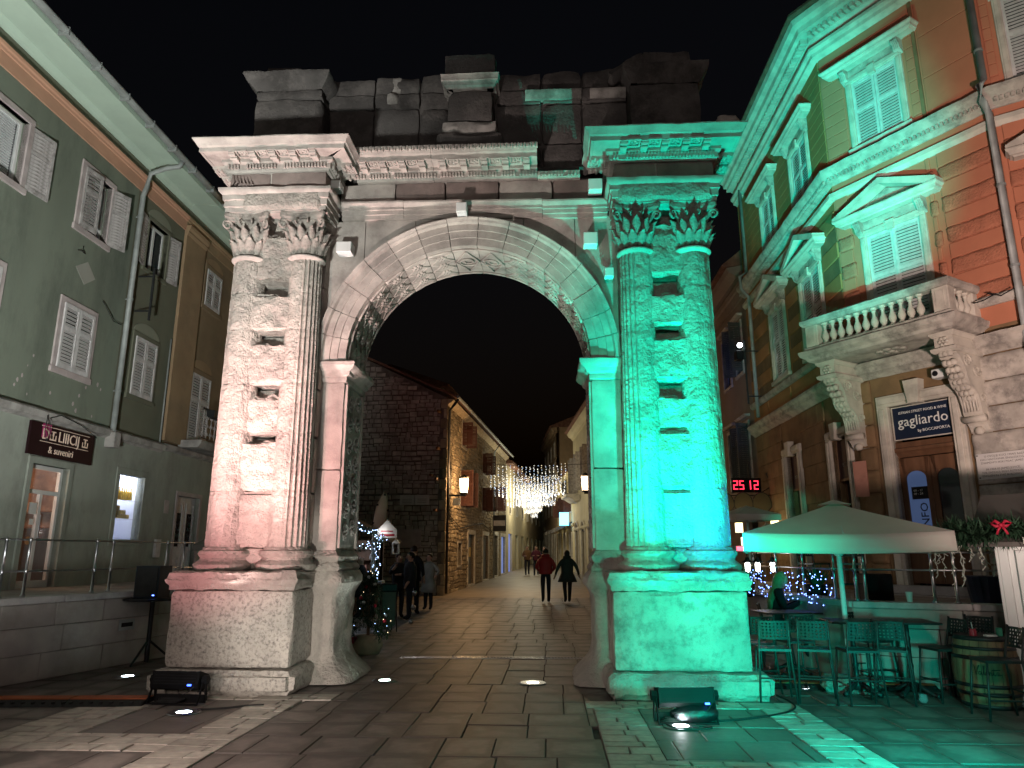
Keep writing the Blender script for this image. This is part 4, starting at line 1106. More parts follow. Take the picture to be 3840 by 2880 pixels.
# the two letters E that lie on their backs
for x in (-.215, .70):
    b = MB(); b.box(x-.065, x+.105, -.0745, -.0705, 3.60, 3.625); b.box(x-.065, x-.045, -.0745, -.0705, 3.625, 3.70); b.box(x+.085, x+.105, -.0745, -.0705, 3.625, 3.70); b.box(x+.01, x+.03, -.0745, -.0705, 3.625, 3.68); b.box(x-.04, x+.08, -.0745, -.0705, 3.745, 3.765); b.box(x+.0, x+.04, -.0745, -.0705, 3.68, 3.745); b.build('lettering', M['sign_letter'], sgo)
text('& suveniri', .18, M['sign_letter'], sgo, (-.28, -.0725, 3.37), sx=.95)
# shop door: wide stone frame, glazed leaves, warm interior
surround(HL, -.55, .42, 1.05, 3.16, .12, M['sage_low'], 0, .05)
M['warm_wall'] = mat('warm_shop_wall', (.50,.34,.26), .9, .2, 3, stain=(.12,.06,.05), stain_amt=.7, stain_scale=2.2)
b = MB(); b.box(-1.6, 1.4, .15, 2.6, 1.0, 3.6); b.f = [f_ for k_, f_ in enumerate(b.f) if k_ != 2]; ri = b.build('shop_room', M['warm_wall'], HL)
fr = MB(); y0 = .08
for (a, c, d, e) in ((-.55, -.49, 1.05, 3.16), (.36, .42, 1.05, 3.16), (-.49, .36, 3.09, 3.16), (-.49, .36, 2.66, 2.73), (-.49, .36, 1.05, 1.17), (-.10, -.03, 1.17, 2.66)): fr.box(a, c, y0, y0+.06, d, e)
fr.build('door_frame', M['pvc'], HL)
for (a, c, d, e) in ((-.49, .36, 2.73, 3.09), (-.49, -.10, 1.17, 2.66), (-.03, .36, 1.17, 2.66)):
    b = MB(); b.box(a, c, y0+.03, y0+.036, d, e); b.build('door_pane', M['clear'], HL)
b = MB(); b.cyl((-.065, .04, 1.9), (-.065, .04, 2.3), .014, n=8); b.build('door_handle', M['steel'], HL)
b = MB(); b.box(-.36, -.16, .06, .065, 2.3, 2.5); b.build('door_notice', M['paper'], HL)
b = MB(); b.box(-.3, -.2, .06, .065, 2.12, 2.22); b.build('door_notice', M['paper'], HL)
b = MB(); b.cyl((-.27, .06, 1.85), (-.27, .065, 1.85), .07, n=16); b.build('door_notice', mat('orange_sticker', (.5,.25,.1), .6, .05, 3), HL)
b = MB(); b.box(.1, 1.3, .7, 2.3, 1.05, 1.85); b.build('shop_counter', M['wood'], HL)
for zz_ in (2.1, 2.4):
    b = MB(); b.box(.95, 1.35, .5, 2.4, zz_, zz_+.03); b.build('shop_shelf', M['wood'], HL)
b = MB(); b.lathe([(.02, 0), (.11, -.03), (.12, -.09), (.02, -.1)], 14, (-.05, .75, 3.08)); b.build('ceiling_lamp', emit('warm_lamp_glass', (1, .62, .35), 12, False), HL)
# display window with lit niche
surround(HL, 2.06, 3.0, 1.92, 3.26, .13, M['sage_low'], 0, .04)
M['niche'] = mat('pale_blue_white_niche', (.72,.75,.85), .7, .03, 2)
b = MB()
b.quad((2.0, .75, 1.8), (3.1, .75, 1.8), (3.1, .75, 3.4), (2.0, .75, 3.4)); b.quad((2.0, .14, 1.8), (2.0, .75, 1.8), (2.0, .75, 3.4), (2.0, .14, 3.4)); b.quad((3.06, .14, 1.8), (3.06, .75, 1.8), (3.06, .75, 3.4), (3.06, .14, 3.4)); b.quad((2.0, .14, 1.9), (3.1, .14, 1.9), (3.1, .75, 1.9), (2.0, .75, 1.9)); b.quad((2.0, .14, 3.3), (3.1, .14, 3.3), (3.1, .75, 3.3), (2.0, .75, 3.3))
b.build('display_niche', M['niche'], HL)
for z in (2.35, 2.74):
    b = MB(); b.box(2.07, 2.99, .07, .55, z-.01, z+.01); b.build('glass_shelf', M['clear'], HL)
b = MB(); b.box(2.06, 3.0, .04, .046, 1.92, 3.26); b.build('display_pane', M['clear'], HL)
BT = MB(); BT.lathe([(.028, 0), (.034, .02), (.034, .14), (.014, .19), (.012, .25), (.015, .26), (.001, .262)], 10)
bot = None
my = mat('yellow_liqueur_bottle', (.85,.55,.04), .25, .05, 4)
for i in range(9):
    for j in range(2):
        lb = 'yellow liqueur bottle on the upper shelf of the lit shop window'
        if bot is None: bot = BT.build('bottle', my, None, True)
        o = bot if (i == 0 and j == 0) else inst(bot)
        tag(o, lb, 'bottle', 'yellow bottles in the shop window')
        v = Matrix.Rotation(R(87.3), 4, 'Z') @ Vector((2.10+i*.085, .12+j*.1, 2.752)); o.location = (v.x-8.3, v.y+13.0, v.z); o.rotation_euler = (0, 0, 0)
JR = MB(); JR.lathe([(.034, 0), (.038, .01), (.038, .06), (.034, .065), (.034, .085), (.001, .087)], 10)
jar = None; mj = mat('gold_lidded_jar', (.62,.45,.12), .35, .15, 6)
k = 0
for lv, n in ((0, 9), (1, 7), (2, 4)):
    for i in range(n):
        if jar is None: jar = JR.build('jar', mj, None, True); o = jar
        else: o = inst(jar)
        tag(o, 'small gold-lidded jar stacked on the lower shelf of the lit shop window', 'jar', 'jars in the shop window')
        v = Matrix.Rotation(R(87.3), 4, 'Z') @ Vector((2.12+i*.082+lv*.02, .14, 2.362+lv*.088)); o.location = (v.x-8.3, v.y+13.0, v.z)
def wpos(rt, X, Y, Z):
    v = Matrix.Rotation(rt.rotation_euler.z, 4, 'Z') @ Vector((X, Y, Z)); return (v.x+rt.location.x, v.y+rt.location.y, v.z+rt.location.z)
point('shop_lamp_light', wpos(HL, -.2, .9, 2.85), 30, (1, .55, .32), .1)
point('display_lamp_light', wpos(HL, 2.75, .4, 3.22), 16, (.78, .85, 1.0), .06)
point('display_lamp_light', wpos(HL, 2.35, .4, 3.22), 10, (.85, .88, 1.0), .06)

# ------------------------------------------------------------------ left: ochre neighbour
HO = root('ochre_house', 'ochre house with broad pilaster, closed white shutters and iron balcony behind the left pier', 'house', (*wpos(HL, 3.56, 0, 0)[:2], 0), 87.3)
w = MB(); wall(w, 0, 8, 4.1, 9.6, [(1.28, 2.12, 7.97, 8.98), (1.05, 2.05, 4.35, 6.1), (4.2, 5.1, 7.97, 8.98), (4.2, 5.1, 4.9, 6.1)]); w.build('upper_wall', M['tan'], HO)
w = MB(); wall(w, 0, 8, .9, 3.98, [(1.0, 2.1, 1.05, 3.0)], -.01, .25); w.build('ground_floor_wall', M['sage_low'], HO)
b = MB(); b.box(.0, 1.0, -.07, .05, 4.2, 9.35); b.build('pilaster', M['tan_panel'], HO)
b = MB(); b.mould([(-.1, 9.35), (.08, 9.35), (.11, 9.42), (.1, 9.46), (.14, 9.52), (.15, 9.6), (-.1, 9.6)], [(0, 0), (1.02, 0)], .5); b.build('pilaster_capital', M['tan_panel'], HO)
b = MB(); b.mould([(-.1, 3.98), (.02, 3.98), (.10, 4.02), (.10, 4.12), (-.1, 4.14)], [(0, 0), (8, 0)], .5, .006, 1); b.build('stone_band', M['bandstone'], HO)
eaves(HO, 0.005, 8, M['tan_panel'])
win_closed(HO, 1.28, 2.12, 7.97, 8.98, M['shutter'], M['tan'], .12); lunette(HO, 1.7, 9.12, .5, .22, M['tan_panel'])
win_closed(HO, 1.05, 2.05, 4.35, 6.1, M['shutter'], M['tan'], .12); lunette(HO, 1.55, 6.25, .55, .25, M['tan_panel'])
win_closed(HO, 4.2, 5.1, 7.97, 8.98, M['shutter'], M['tan'], .12); win_closed(HO, 4.2, 5.1, 4.9, 6.1, M['shutter'], M['tan'], .12)
b = MB(); b.mould([(-.1, 4.14), (.5, 4.14), (.55, 4.2), (.58, 4.26), (.58, 4.32), (-.1, 4.32)], [(.75, 0), (2.6, 0)], .5); b.build('balcony_slab', M['bandstone'], HO)
b = MB(); b.box(.78, 2.55, -.56, -.53, 5.08, 5.13); b.box(.78, 2.55, -.555, -.535, 4.36, 4.39); b.build('balcony_rail', M['dark_iron'], HO)
b = MB(); b.box(1.0, 1.7, -.72, -.52, 4.92, 5.1); b.build('flower_box', M['dark_iron'], HO)
for i in range(9):
    b = MB(); x = .82+i*.21; b.cyl((x, -.545, 4.36), (x, -.545, 5.08), .012, n=5)
    for z, s in ((4.5, 1), (4.7, 1), (4.9, 1)):
        b.tube([(x-.06, -.545, z-.03), (x-.04, -.545, z+.03), (x, -.545, z), (x+.04, -.545, z+.03), (x+.06, -.545, z-.03)], .011, 4)
    b.build('baluster', M['shutter_worn'], HO)
# panelled double door with iron grilles
surround(HO, 1.0, 2.1, 1.05, 3.0, .1, M['pinkstone'], 0, .04)
for s in (0, 1):
    x0 = 1.0+s*.55
    b = MB(); b.box(x0+.005, x0+.545, .08, .13, 1.05, 3.0)
    for (a, c) in ((1.15, 1.6), (1.7, 2.85)):
        for (p, q, r_, t_) in ((x0+.08, x0+.47, a, a+.04), (x0+.08, x0+.47, c-.04, c), (x0+.08, x0+.12, a+.04, c-.04), (x0+.43, x0+.47, a+.04, c-.04)): b.box(p, q, .06, .08, r_, t_)
    dl = b.build('door_leaf', M['shutter'], HO)
    gr = MB(); gr.box(x0+.17, x0+.38, .066, .078, 1.8, 2.6)
    gr.build('grille_opening', M['void'], dl)
    for k in range(5):
        g2 = MB(); z = 1.88+k*.15
        g2.tube([(x0+.2, .058, z), (x0+.24, .058, z+.06), (x0+.275, .058, z), (x0+.31, .058, z+.06), (x0+.35, .058, z)], .007, 4); g2.tube([(x0+.2, .058, z+.08), (x0+.275, .058, z+.02), (x0+.35, .058, z+.08)], .007, 4); g2.build('grille_bar', M['steel'], dl)
b = MB(); b.box(.42, .62, -.02, .0, 2.55, 2.85); b.build('small_plaque', M['pinkstone'], HO)
b = MB(); b.box(.15, .35, -.07, -.01, 1.55, 1.95); b.build('meter_box', M['shutter'], HO)

# ------------------------------------------------------------------ left terrace: block wall, coping, floor, railing
TL = root('left_terrace', 'stone block terrace with coping before the green house', 'terrace', (-7.65, 5.45, 0), 90-16.5)
cz = [0, .34, .68, .98]
for i in range(3):
    x = -.3*i
    while x < 10.4:
        l = random.uniform(.75, 1.25)
        b = MB(); b.cbox(x+.004, x+l-.004, 0, .3, cz[i]+.004, cz[i+1]-.004, .008); b.build('wall_block', M['terrace'], TL); x += l
x = 0
while x < 10.3:
    l = random.uniform(1.1, 1.5); b = MB(); b.cbox(x+.003, x+l-.003, -.05, .36, .982, 1.07, .012); b.build('coping_stone', M['coping'], TL); x += l
b = MB(); b.box(0, 10.4, .04, .28, 0, .98); b.build('wall_core', M['joint'], TL)
b = MB(); b.prismz([(0, .3), (10.4, .3), (13, 5.5), (-3, 6.5)], .9, 1.045); b.build('terrace_floor', M['terrace'], TL)
b = MB(); b.box(6.15, 6.45, -.012, 0, .50, .66); vent = b.build('vent_plate', M['zinc'], TL)
b = MB(); b.box(6.19, 6.41, -.0135, -.0125, .55, .61); b.build('vent_slot', M['void'], vent)
def railing(parent_name, label, loc, rz, posts, length, z0, h, mid, group):
    r = root(parent_name, label, 'railing', loc, rz, group)
    for x in posts:
        b = MB(); b.lathe([(.04, z0), (.04, z0+.015), (.022, z0+.03), (.019, z0+.3), (.019, z0+mid-.03), (.028, z0+mid-.02), (.028, z0+mid+.02), (.019, z0+mid+.03), (.017, z0+h-.03), (.027, z0+h-.02), (.027, z0+h+.02), (.001, z0+h+.03)], 12, (x, 0, 0)); b.build('post', M['steel'], r, True)
    for z in (z0+mid, z0+h):
        b = MB(); b.cyl((0, 0, z), (length, 0, z), .013, n=10); b.build('rail', M['steel'], r, True)
    return r
railing('steel_railing', 'steel pipe railing on the left terrace before the souvenir shop', wpos(TL, 0, .15, 0), 90-16.5, [3.1, 3.85, 4.28, 4.62, 5.72, 6.02, 7.15, 7.55, 8.9, 9.2], 10.2, 1.07, .74, .33, 'terrace railings')
# ------------------------------------------------------------------ right: orange corner house (three planes)
def pt(o, th, X, Y=0):
    a = R(th); return (o[0]+X*math.cos(a)-Y*math.sin(a), o[1]+X*math.sin(a)+Y*math.cos(a))
P0 = (7.0, 14.34); TH1, TH2, TH3 = -92.7, -59.0, -36.0
P1 = pt(P0, TH2, 3.3)
Pm = pt(P0, TH1, -7.1)
HR = root('orange_corner_house', 'terracotta orange corner house with balcony, white shutters and teal light above', 'house', (P0[0], P0[1], 0), TH2)
HRM = bpy.data.objects.new('street_front', None); C.objects.link(HRM); HRM.parent = HR; HRM.rotation_euler = (0, 0, R(TH1-TH2))
HR3 = bpy.data.objects.new('side_front', None); C.objects.link(HR3); HR3.parent = HR; HR3.location = (3.3, 0, 0); HR3.rotation_euler = (0, 0, R(TH3-TH2))
fronts = ((HRM, -7.1, 0), (HR, 0, 3.3), (HR3, 0, 6.0))
# path along the three fronts in HR local coordinates, for continuous mouldings
def loc2(th, X, base=(0, 0)):
    a = R(th-TH2); return (base[0]+X*math.cos(a), base[1]+X*math.sin(a))
pathR = [loc2(TH1, -7.1), (0, 0), (3.3, 0), loc2(TH3, 6.0, (3.3, 0))]
def band(name, prof, m, amp=.0, seed=0, path=pathR, step=.18):
    b = MB(); b.mould(prof, path, step, amp, seed); return b.build(name, m, HR, True, auto=30)
def stripes(parent, x0, x1, zs, m, skip=()):
    # rusticated courses with recessed joints
    for i in range(len(zs)-1):
        b = MB(); segs = [(x0, x1)]
        for (a, c, d, e) in skip:
            if zs[i+1] <= d+.001 or zs[i] >= e-.001: continue
            ns = []
            for s in segs:
                if s[1] <= a or s[0] >= c: ns.append(s); continue
                if s[0] < a: ns.append((s[0], a))
                if s[1] > c: ns.append((c, s[1]))
            segs = ns
        for s in segs:
            if s[1]-s[0] > .03:
                b = MB(); b.cbox(s[0], s[1], -.022, .02, zs[i]+.008, zs[i+1]-.008, .008); b.build('wall_course', m, parent)
def frng(a, b_, n): return [a+(b_-a)*i/n for i in range(n+1)]
# openings: (x0,x1,z0,z1)
opM_t = [(-2.2, -1.12, 9.98, 11.45), (-4.75, -3.72, 9.98, 11.4)]
opM_m = [(-2.3, -1.12, 6.2, 8.1), (-4.75, -3.7, 6.2, 8.1)]
opM_g = [(-4.5, -3.55, 1.0, 4.1), (-1.45, -.55, 1.0, 4.05)]
opC_t = [(.72, 1.72, 10.02, 11.55)]; opC_m = [(.65, 1.75, 6.0, 8.0)]; opC_g = [(.68, 1.84, 1.05, 4.4)]
op3_t = [(.36, 1.4, 9.85, 11.6)]; op3_m = [(.6, 1.6, 6.3, 8.0)]
for (par, x0, x1, t, mm, gg, c1, c2) in ((HRM, -7.1, 0, opM_t, opM_m, opM_g, 'ochre', 'ochre'), (HR, 0, 3.3, opC_t, opC_m, opC_g, 'orange', 'orange'), (HR3, 0, 6.0, op3_t, op3_m, [], 'orange', 'orange')):
    w = MB(); wall(w, x0, x1, 9.4, 13.4, t, 0, .2); w.build('upper_wall', M[c1], par)
    w = MB(); wall(w, x0, x1, 5.5, 9.4, mm, 0, .2); w.build('middle_wall', M[c2], par)
    w = MB(); wall(w, x0, x1, .6, 5.5, gg, 0, .3); w.build('ground_floor_wall', M['ochre_block'], par)
    k = [(a-.2, c+.2, d-.2, e+.62) for a, c, d, e in t]
    stripes(par, x0+.02, x1-.02 if par is not HR else 2.08, frng(9.82, 12.6, 11), M[c1], k)
# darker pilaster joint on the corner front and the quoin strip beyond it
b = MB(); b.box(2.10, 2.16, -.03, -.001, 9.85, 12.6); b.build('recess_strip', M['ochre_block'], HR)
stripes(HR, 2.2, 3.22, frng(9.82, 12.6, 3), M['orange'])
# middle storey: alternating smooth and vermiculated blocks
zq = frng(6.0, 9.1, 10)
def quoins(par, spans, skip):
    for i in range(10):
        for (a, c) in spans:
            if any(not (c <= s[0] or a >= s[1] or zq[i+1] <= s[2] or zq[i] >= s[3]) for s in skip): continue
            b = MB(); rgh = i % 2 == 0
            if rgh: b.rough(a+.008, c-.008, -.05, .02, zq[i]+.008, zq[i+1]-.008, .05, .014, .012, a*3+i, 14)
            else: b.cbox(a+.02, c-.06, -.03, .02, zq[i]+.012, zq[i+1]-.012, .01)
            b.build('quoin_block', M['orange_rust'] if rgh else M['orange'], par, rgh)
quoins(HR, [(2.2, 3.25)], []); quoins(HR, [(.02, .38)], []); quoins(HR, [(1.98, 2.14)], [])
quoins(HR3, [(.05, .46)], []); quoins(HR3, [(1.9, 3.0)], [])
for i in range(8):
    for (a, c) in ((-.9, -.02), (-3.4, -2.6), (-7.05, -5.1)):
        b = MB(); b.cbox(a, c, -.03 if i % 2 else -.012, .02, 6.0+i*.36+.01, 6.36+i*.36-.01, .01); b.build('wall_course', M['ochre'] if i % 2 else M['ochre_block'], HRM)
# horizontal mouldings round the house
band('string_course', [(-.1, 9.44), (.03, 9.44), (.05, 9.47), (.12, 9.50), (.13, 9.58), (.19, 9.62), (.25, 9.70), (.26, 9.78), (.20, 9.81), (-.1, 9.82)], M['trim_dirty'], .012, 2)
band('string_course', [(-.1, 9.08), (.03, 9.08), (.07, 9.12), (.10, 9.15), (.10, 9.24), (.05, 9.26), (-.1, 9.26)], M['trim'], .0, 3, step=1)
band('upper_moulding', [(-.1, 12.58), (.03, 12.58), (.06, 12.62), (.14, 12.66), (.15, 12.74), (.22, 12.79), (.22, 12.86), (-.1, 12.87)], M['trim'], 0, 4, step=1)
band('sill_band', [(-.1, 5.86), (.04, 5.86), (.09, 5.9), (.11, 5.98), (.10, 6.02), (-.1, 6.02)], M['trim_dirty'], .006, 5)
band('ground_floor_cornice', [(-.1, 5.02), (.03, 5.02), (.08, 5.08), (.17, 5.13), (.18, 5.22), (.24, 5.27), (.24, 5.33), (-.1, 5.35)], M['trim_dirty'], .012, 6)
band('eaves_cornice', [(-.1, 13.02), (.04, 13.02), (.10, 13.06), (.18, 13.09), (.19, 13.2), (.42, 13.24), (.44, 13.36), (.55, 13.42), (.58, 13.55), (-.1, 13.56)], M['trim'], 0, 7, step=1)
band('roof_edge', [(-.1, 13.57), (.62, 13.57), (.66, 13.62), (.64, 13.7), (-.1, 14.2)], M['rooftile'], 0, 8, step=1)
# dentils under the string course and eaves
dn = MB(); dn2 = MB()
for i in range(3):
    a, q = Vector(pathR[i]), Vector(pathR[i+1]); d_ = (q-a); Ln = d_.length; d_.normalize(); n_ = Vector((d_.y, -d_.x))
    for (tgt, sp_, hw, off, za, zb, dp) in ((dn, .085, .025, .155, 9.51, 9.575, .03), (dn2, .13, .042, .26, 13.10, 13.2, .075)):
        k = int(Ln/sp_)
        for j in range(k):
            c = a+d_*((j+.5)*Ln/k)+n_*off
            u = d_*hw; v = n_*dp
            pts = [(c-u-v), (c+u-v), (c+u+v), (c-u+v)]
            tgt.prismz([(p.x, p.y) for p in pts], za, zb)
tag(dn.build('string_course_dentils', M['trim_dirty'], HR), kind='stuff'); tag(dn2.build('eaves_dentils', M['trim'], HR), kind='stuff')
# attic oval vents
def oval(par, xc, zc, w, h):
    b = MB(); n = 28; ro = []; ri = []
    for k in range(n):
        a = 2*PI*k/n; c, s = math.cos(a), math.sin(a); kk = (abs(c)**3.5+abs(s)**3.5)**(-1/3.5)
        ro.append((c*kk, s*kk))
    rg = [[(xc+x*w*q, y, zc+z*h*q) for x, z in ro] for q, y in ((1, .05), (1, -.03), (.93, -.05), (.84, -.04), (.8, .02), (.8, .12))]
    b.loft(rg, caps=False); b.build('oval_surround', M['trim'], par, True, auto=40)
    b = MB(); b.prism([(xc+x*w*.8, zc+z*h*.8) for x, z in ro], -.002, .01); b.build('oval_pane', M['glass'], par)
oval(HR, 1.25, 13.0-.06, .5, .2); oval(HRM, -1.65, 12.94, .48, .19); oval(HRM, -4.25, 12.94, .48, .19); oval(HR3, .9, 12.94, .45, .19)

def hood_window(par, x0, x1, z0, z1, kind, shut, hood=True, open_ang=0, slat_open=False):
    xc = (x0+x1)/2; w = (x1-x0)
    for (a, c, d, e, nm, pr) in ((x0-.13, x0, z0, z1, 'jamb', .05), (x1, x1+.13, z0, z1, 'jamb', .05), (x0-.13, x1+.13, z1, z1+.14, 'lintel', .05), (x0-.19, x1+.19, z0-.1, z0, 'sill', .1)):
        b = MB(); b.cbox(a, c, -pr, .1, d, e, .01); b.build(nm, M['trim'], par)
        if nm in ('jamb', 'lintel'):
            b = MB(); b.cbox(a+.03, c-.03, -pr-.02, -pr+.005, d+(.0 if nm == 'jamb' else .03), e-.02, .006); b.build('architrave_fillet', M['trim'], par)
    b = MB(); b.prism([(xc-.09, z1+.14), (xc-.065, z1-.06), (xc+.065, z1-.06), (xc+.09, z1+.14)], -.10, .02); b.build('keystone', M['trim'], par)
    b = MB(); b.cbox(x0-.13, x1+.13, -.035, .05, z1+.145, z1+.32, .006); b.build('window_frieze', M['trim_dirty'], par)
    for s in (-1, 1):
        bx_ = xc+s*(w/2+.10)
        b = MB(); b.prismx([(0, z1+.32), (-.20, z1+.32), (-.21, z1+.26), (-.15, z1+.2), (-.12, z1+.1), (-.05, z1+.06), (0, z1+.02)], bx_-.07, bx_+.07); b.build('console', M['trim_dirty'], par)
        for kx in (-.035, 0, .035):
            b = MB(); b.prismx([(-.2, z1+.3), (-.225, z1+.27), (-.165, z1+.19), (-.135, z1+.1), (-.1, z1+.09), (-.12, z1+.2)], bx_+kx-.008, bx_+kx+.008); b.build('console_flute', M['trim_dirty'], par)
    pr = [(-.0, z1+.325), (.20, z1+.325), (.22, z1+.35), (.26, z1+.36), (.27, z1+.40), (.31, z1+.44), (.31, z1+.47), (.0, z1+.48)]
    b = MB(); b.mould(pr, [(x0-.24, .02), (x0-.24, 0), (x1+.24, 0), (x1+.24, .02)], .4); b.build('hood', M['trim'], par)
    if kind == 'ped':
        zb = z1+.485; hh = .42; hw = w/2+.50
        for s in (-1, 1):
            pts = [(xc+s*(hw+.04), zb), (xc+s*(hw+.04), zb+.05), (xc, zb+hh+.10), (xc, zb+hh-.03), (xc+s*(hw-.20), zb)]
            b = MB(); b.prism(pts, -.31, .02); b.build('pediment_rake', M['trim'], par)
        b = MB(); b.prism([(xc-hw+.2, zb), (xc+hw-.2, zb), (xc, zb+hh-.06)], -.06, .01); b.build('pediment_panel', M['trim_dirty'], par)
    # louvred shutters
    wl = w/2-.006
    shutter(par, x0, z0+.004, wl, z1-z0-.01, shut, 0, -1, .03, .55); shutter(par, x1, z0+.004, wl, z1-z0-.01, shut, open_ang, 1, .03, .55)
    b = MB(); b.box(x0, x1, .1, .14, z0, z1); b.build('window', M['void'], par)
for o in opM_t: hood_window(HRM, *o, 'flat', M['shutter_teal'])
for o in opM_m: hood_window(HRM, *o, 'ped', M['shutter_teal'])
hood_window(HR, *opC_t[0], 'flat', M['shutter_teal']); hood_window(HR, *opC_m[0], 'ped', M['shutter_teal'], open_ang=4)
hood_window(HR3, *op3_t[0], 'flat', M['shutter_teal']); hood_window(HR3, *op3_m[0], 'ped', M['shutter_teal'])
# panels under first-floor windows
for (a, c) in ((-2.2, -1.2), (-4.7, -3.7), (-6.6, -5.6)):
    b = MB(); b.cbox(a, c, -.03, .02, 5.40, 5.82, .012); b.build('apron_panel', M['ochre'], HRM)
# big drainpipes
pipe(HR, [(3.28, -.16, .8), (3.28, -.16, 9.3), (3.28, -.33, 9.5), (3.28, -.36, 9.8), (3.28, -.16, 10.0), (3.28, -.16, 12.9)], .062, M['zinc'])
pipe(HRM, [(-6.3, -.12, 5.5), (-6.3, -.12, 9.2), (-6.3, -.33, 9.45), (-6.3, -.33, 9.85), (-6.3, -.14, 10), (-6.3, -.14, 13.0)], .055, M['zinc'])
for z in (6.4, 7.9, 10.6, 12): 
    b = MB(); b.lathe([(.064, -.02), (.074, -.02), (.074, .02), (.064, .02)], 12, (3.28, -.16, z)); b.build('pipe_clamp', M['zinc'], HR)
# ground-floor stone pier on the corner and ashlar blocks
zs_ = frng(1.0, 5.0, 9)
for i in range(9):
    for (par, a, c, m) in ((HR, 2.12, 3.28, 'trim_dirty'), (HR3, .02, .7, 'trim_dirty'), (HR, -.02, .36, 'ochre_block')):
        b = MB(); b.rough(a+.006, c-.006, -.07, .02, zs_[i]+.006, zs_[i+1]-.006, .07, .006 if i < 5 else .014, .012, i+a, 9); b.build('pier_block', M[m], par, True)
    for (a, c) in ((-7.0, -4.75), (-3.3, -1.7), (-.32, -.02)):
        x = a+(i % 2)*.25
        while x < c-.1:
            l = min(.62, c-x); b = MB(); b.cbox(x+.005, x+l-.005, -.03, .02, zs_[i]+.005, zs_[i+1]-.005, .01); b.build('ashlar_block', M['ochre_block'], HRM); x += l
# ground-floor shop windows on the street front
for (x0, x1, z0, z1) in opM_g:
    for (a, c, d, e, nm) in ((x0-.2, x0, z0, z1, 'jamb'), (x1, x1+.2, z0, z1, 'jamb'), (x0-.2, x1+.2, z1, z1+.2, 'lintel')):
        b = MB(); b.cbox(a, c, -.07, .1, d, e, .012); b.build(nm, M['trim'], HRM)
        b = MB(); b.cbox(a+.05, c-.05, -.1, -.065, d+(.0 if nm == 'jamb' else .05), e-.03, .01); b.build('architrave_fillet', M['trim'], HRM)
    xc = (x0+x1)/2
    b = MB(); b.prism([(xc-.14, z1+.32), (xc-.09, z1-.04), (xc+.09, z1-.04), (xc+.14, z1+.32)], -.16, .02); b.build('keystone', M['trim'], HRM)
    sash(HRM, x0, x1, z0, z1-.85, .2, 'wood', False)
    b = MB(); b.box(x0, x1, .1, .14, z1-.85, z1-.02); sb = b.build('window_sign_board', mat('plum_sign_board', (.07,.035,.04), .6, .1, 3), HRM)
    b = MB(); b.box(x0, x1, .08, .14, z1-.9, z1-.85); b.build('transom_bar', M['wood'], HRM)
    text('ISTRIA', .13, M['print_grey'], sb, (x0+.22, .097, z1-.6))
b = MB(); b.box(-.16, .12, -.1, -.075, 2.72, 3.42); b.build('paper_poster', M['poster'], HR)
# doorway of the restaurant
x0, x1, z0, z1 = opC_g[0]
for (a, c, d, e, nm) in ((x0-.22, x0, 1.0, z1, 'jamb'), (x1, x1+.22, 1.0, z1, 'jamb'), (x0-.22, x1+.22, z1, z1+.22, 'lintel')):
    b = MB(); b.cbox(a, c, -.09, .1, d, e, .012); b.build(nm, M['trim'], HR)
    b = MB(); b.cbox(a+.06, c-.06, -.125, -.085, d+(.0 if nm == 'jamb' else .06), e-.04, .01); b.build('architrave_fillet', M['trim'], HR)
b = MB(); b.prism([((x0+x1)/2-.15, z1+.42), ((x0+x1)/2-.1, z1-.02), ((x0+x1)/2+.1, z1-.02), ((x0+x1)/2+.15, z1+.42)], -.2, .02); b.build('keystone', M['trim'], HR)
b = MB(); b.box(x0, x1, .05, .1, 3.74, 4.39); sb = b.build('restaurant_sign', M['sign_navy'], HR)
fr = MB()
for (a, c, d, e) in ((x0, x1, 4.37, 4.39), (x0, x1, 3.74, 3.76), (x0, x0+.02, 3.76, 4.37), (x1-.02, x1, 3.76, 4.37)): fr.box(a, c, .04, .049, d, e)
fr.build('sign_frame', M['trim'], sb)
text('ISTRIAN STREET FOOD & WINE', .068, M['print_white'], sb, (1.27, .047, 4.24), align='CENTER', sx=.95)
text('gagliardo', .27, M['print_white'], sb, (1.26, .047, 4.0), align='CENTER', sx=.98)
text('by BOCCAPORTA', .075, M['print_white'], sb, (1.74, .047, 3.86), align='RIGHT')
b = MB(); b.mould([(-.1, 3.42), (.0, 3.42), (.03, 3.46), (.06, 3.5), (.10, 3.53), (.11, 3.58), (.05, 3.6), (.04, 3.7), (-.1, 3.72)], [(x0, .1), (x1, .1)], .3); b.build('door_cornice', M['wood'], HR)
xm = (x0+x1)/2
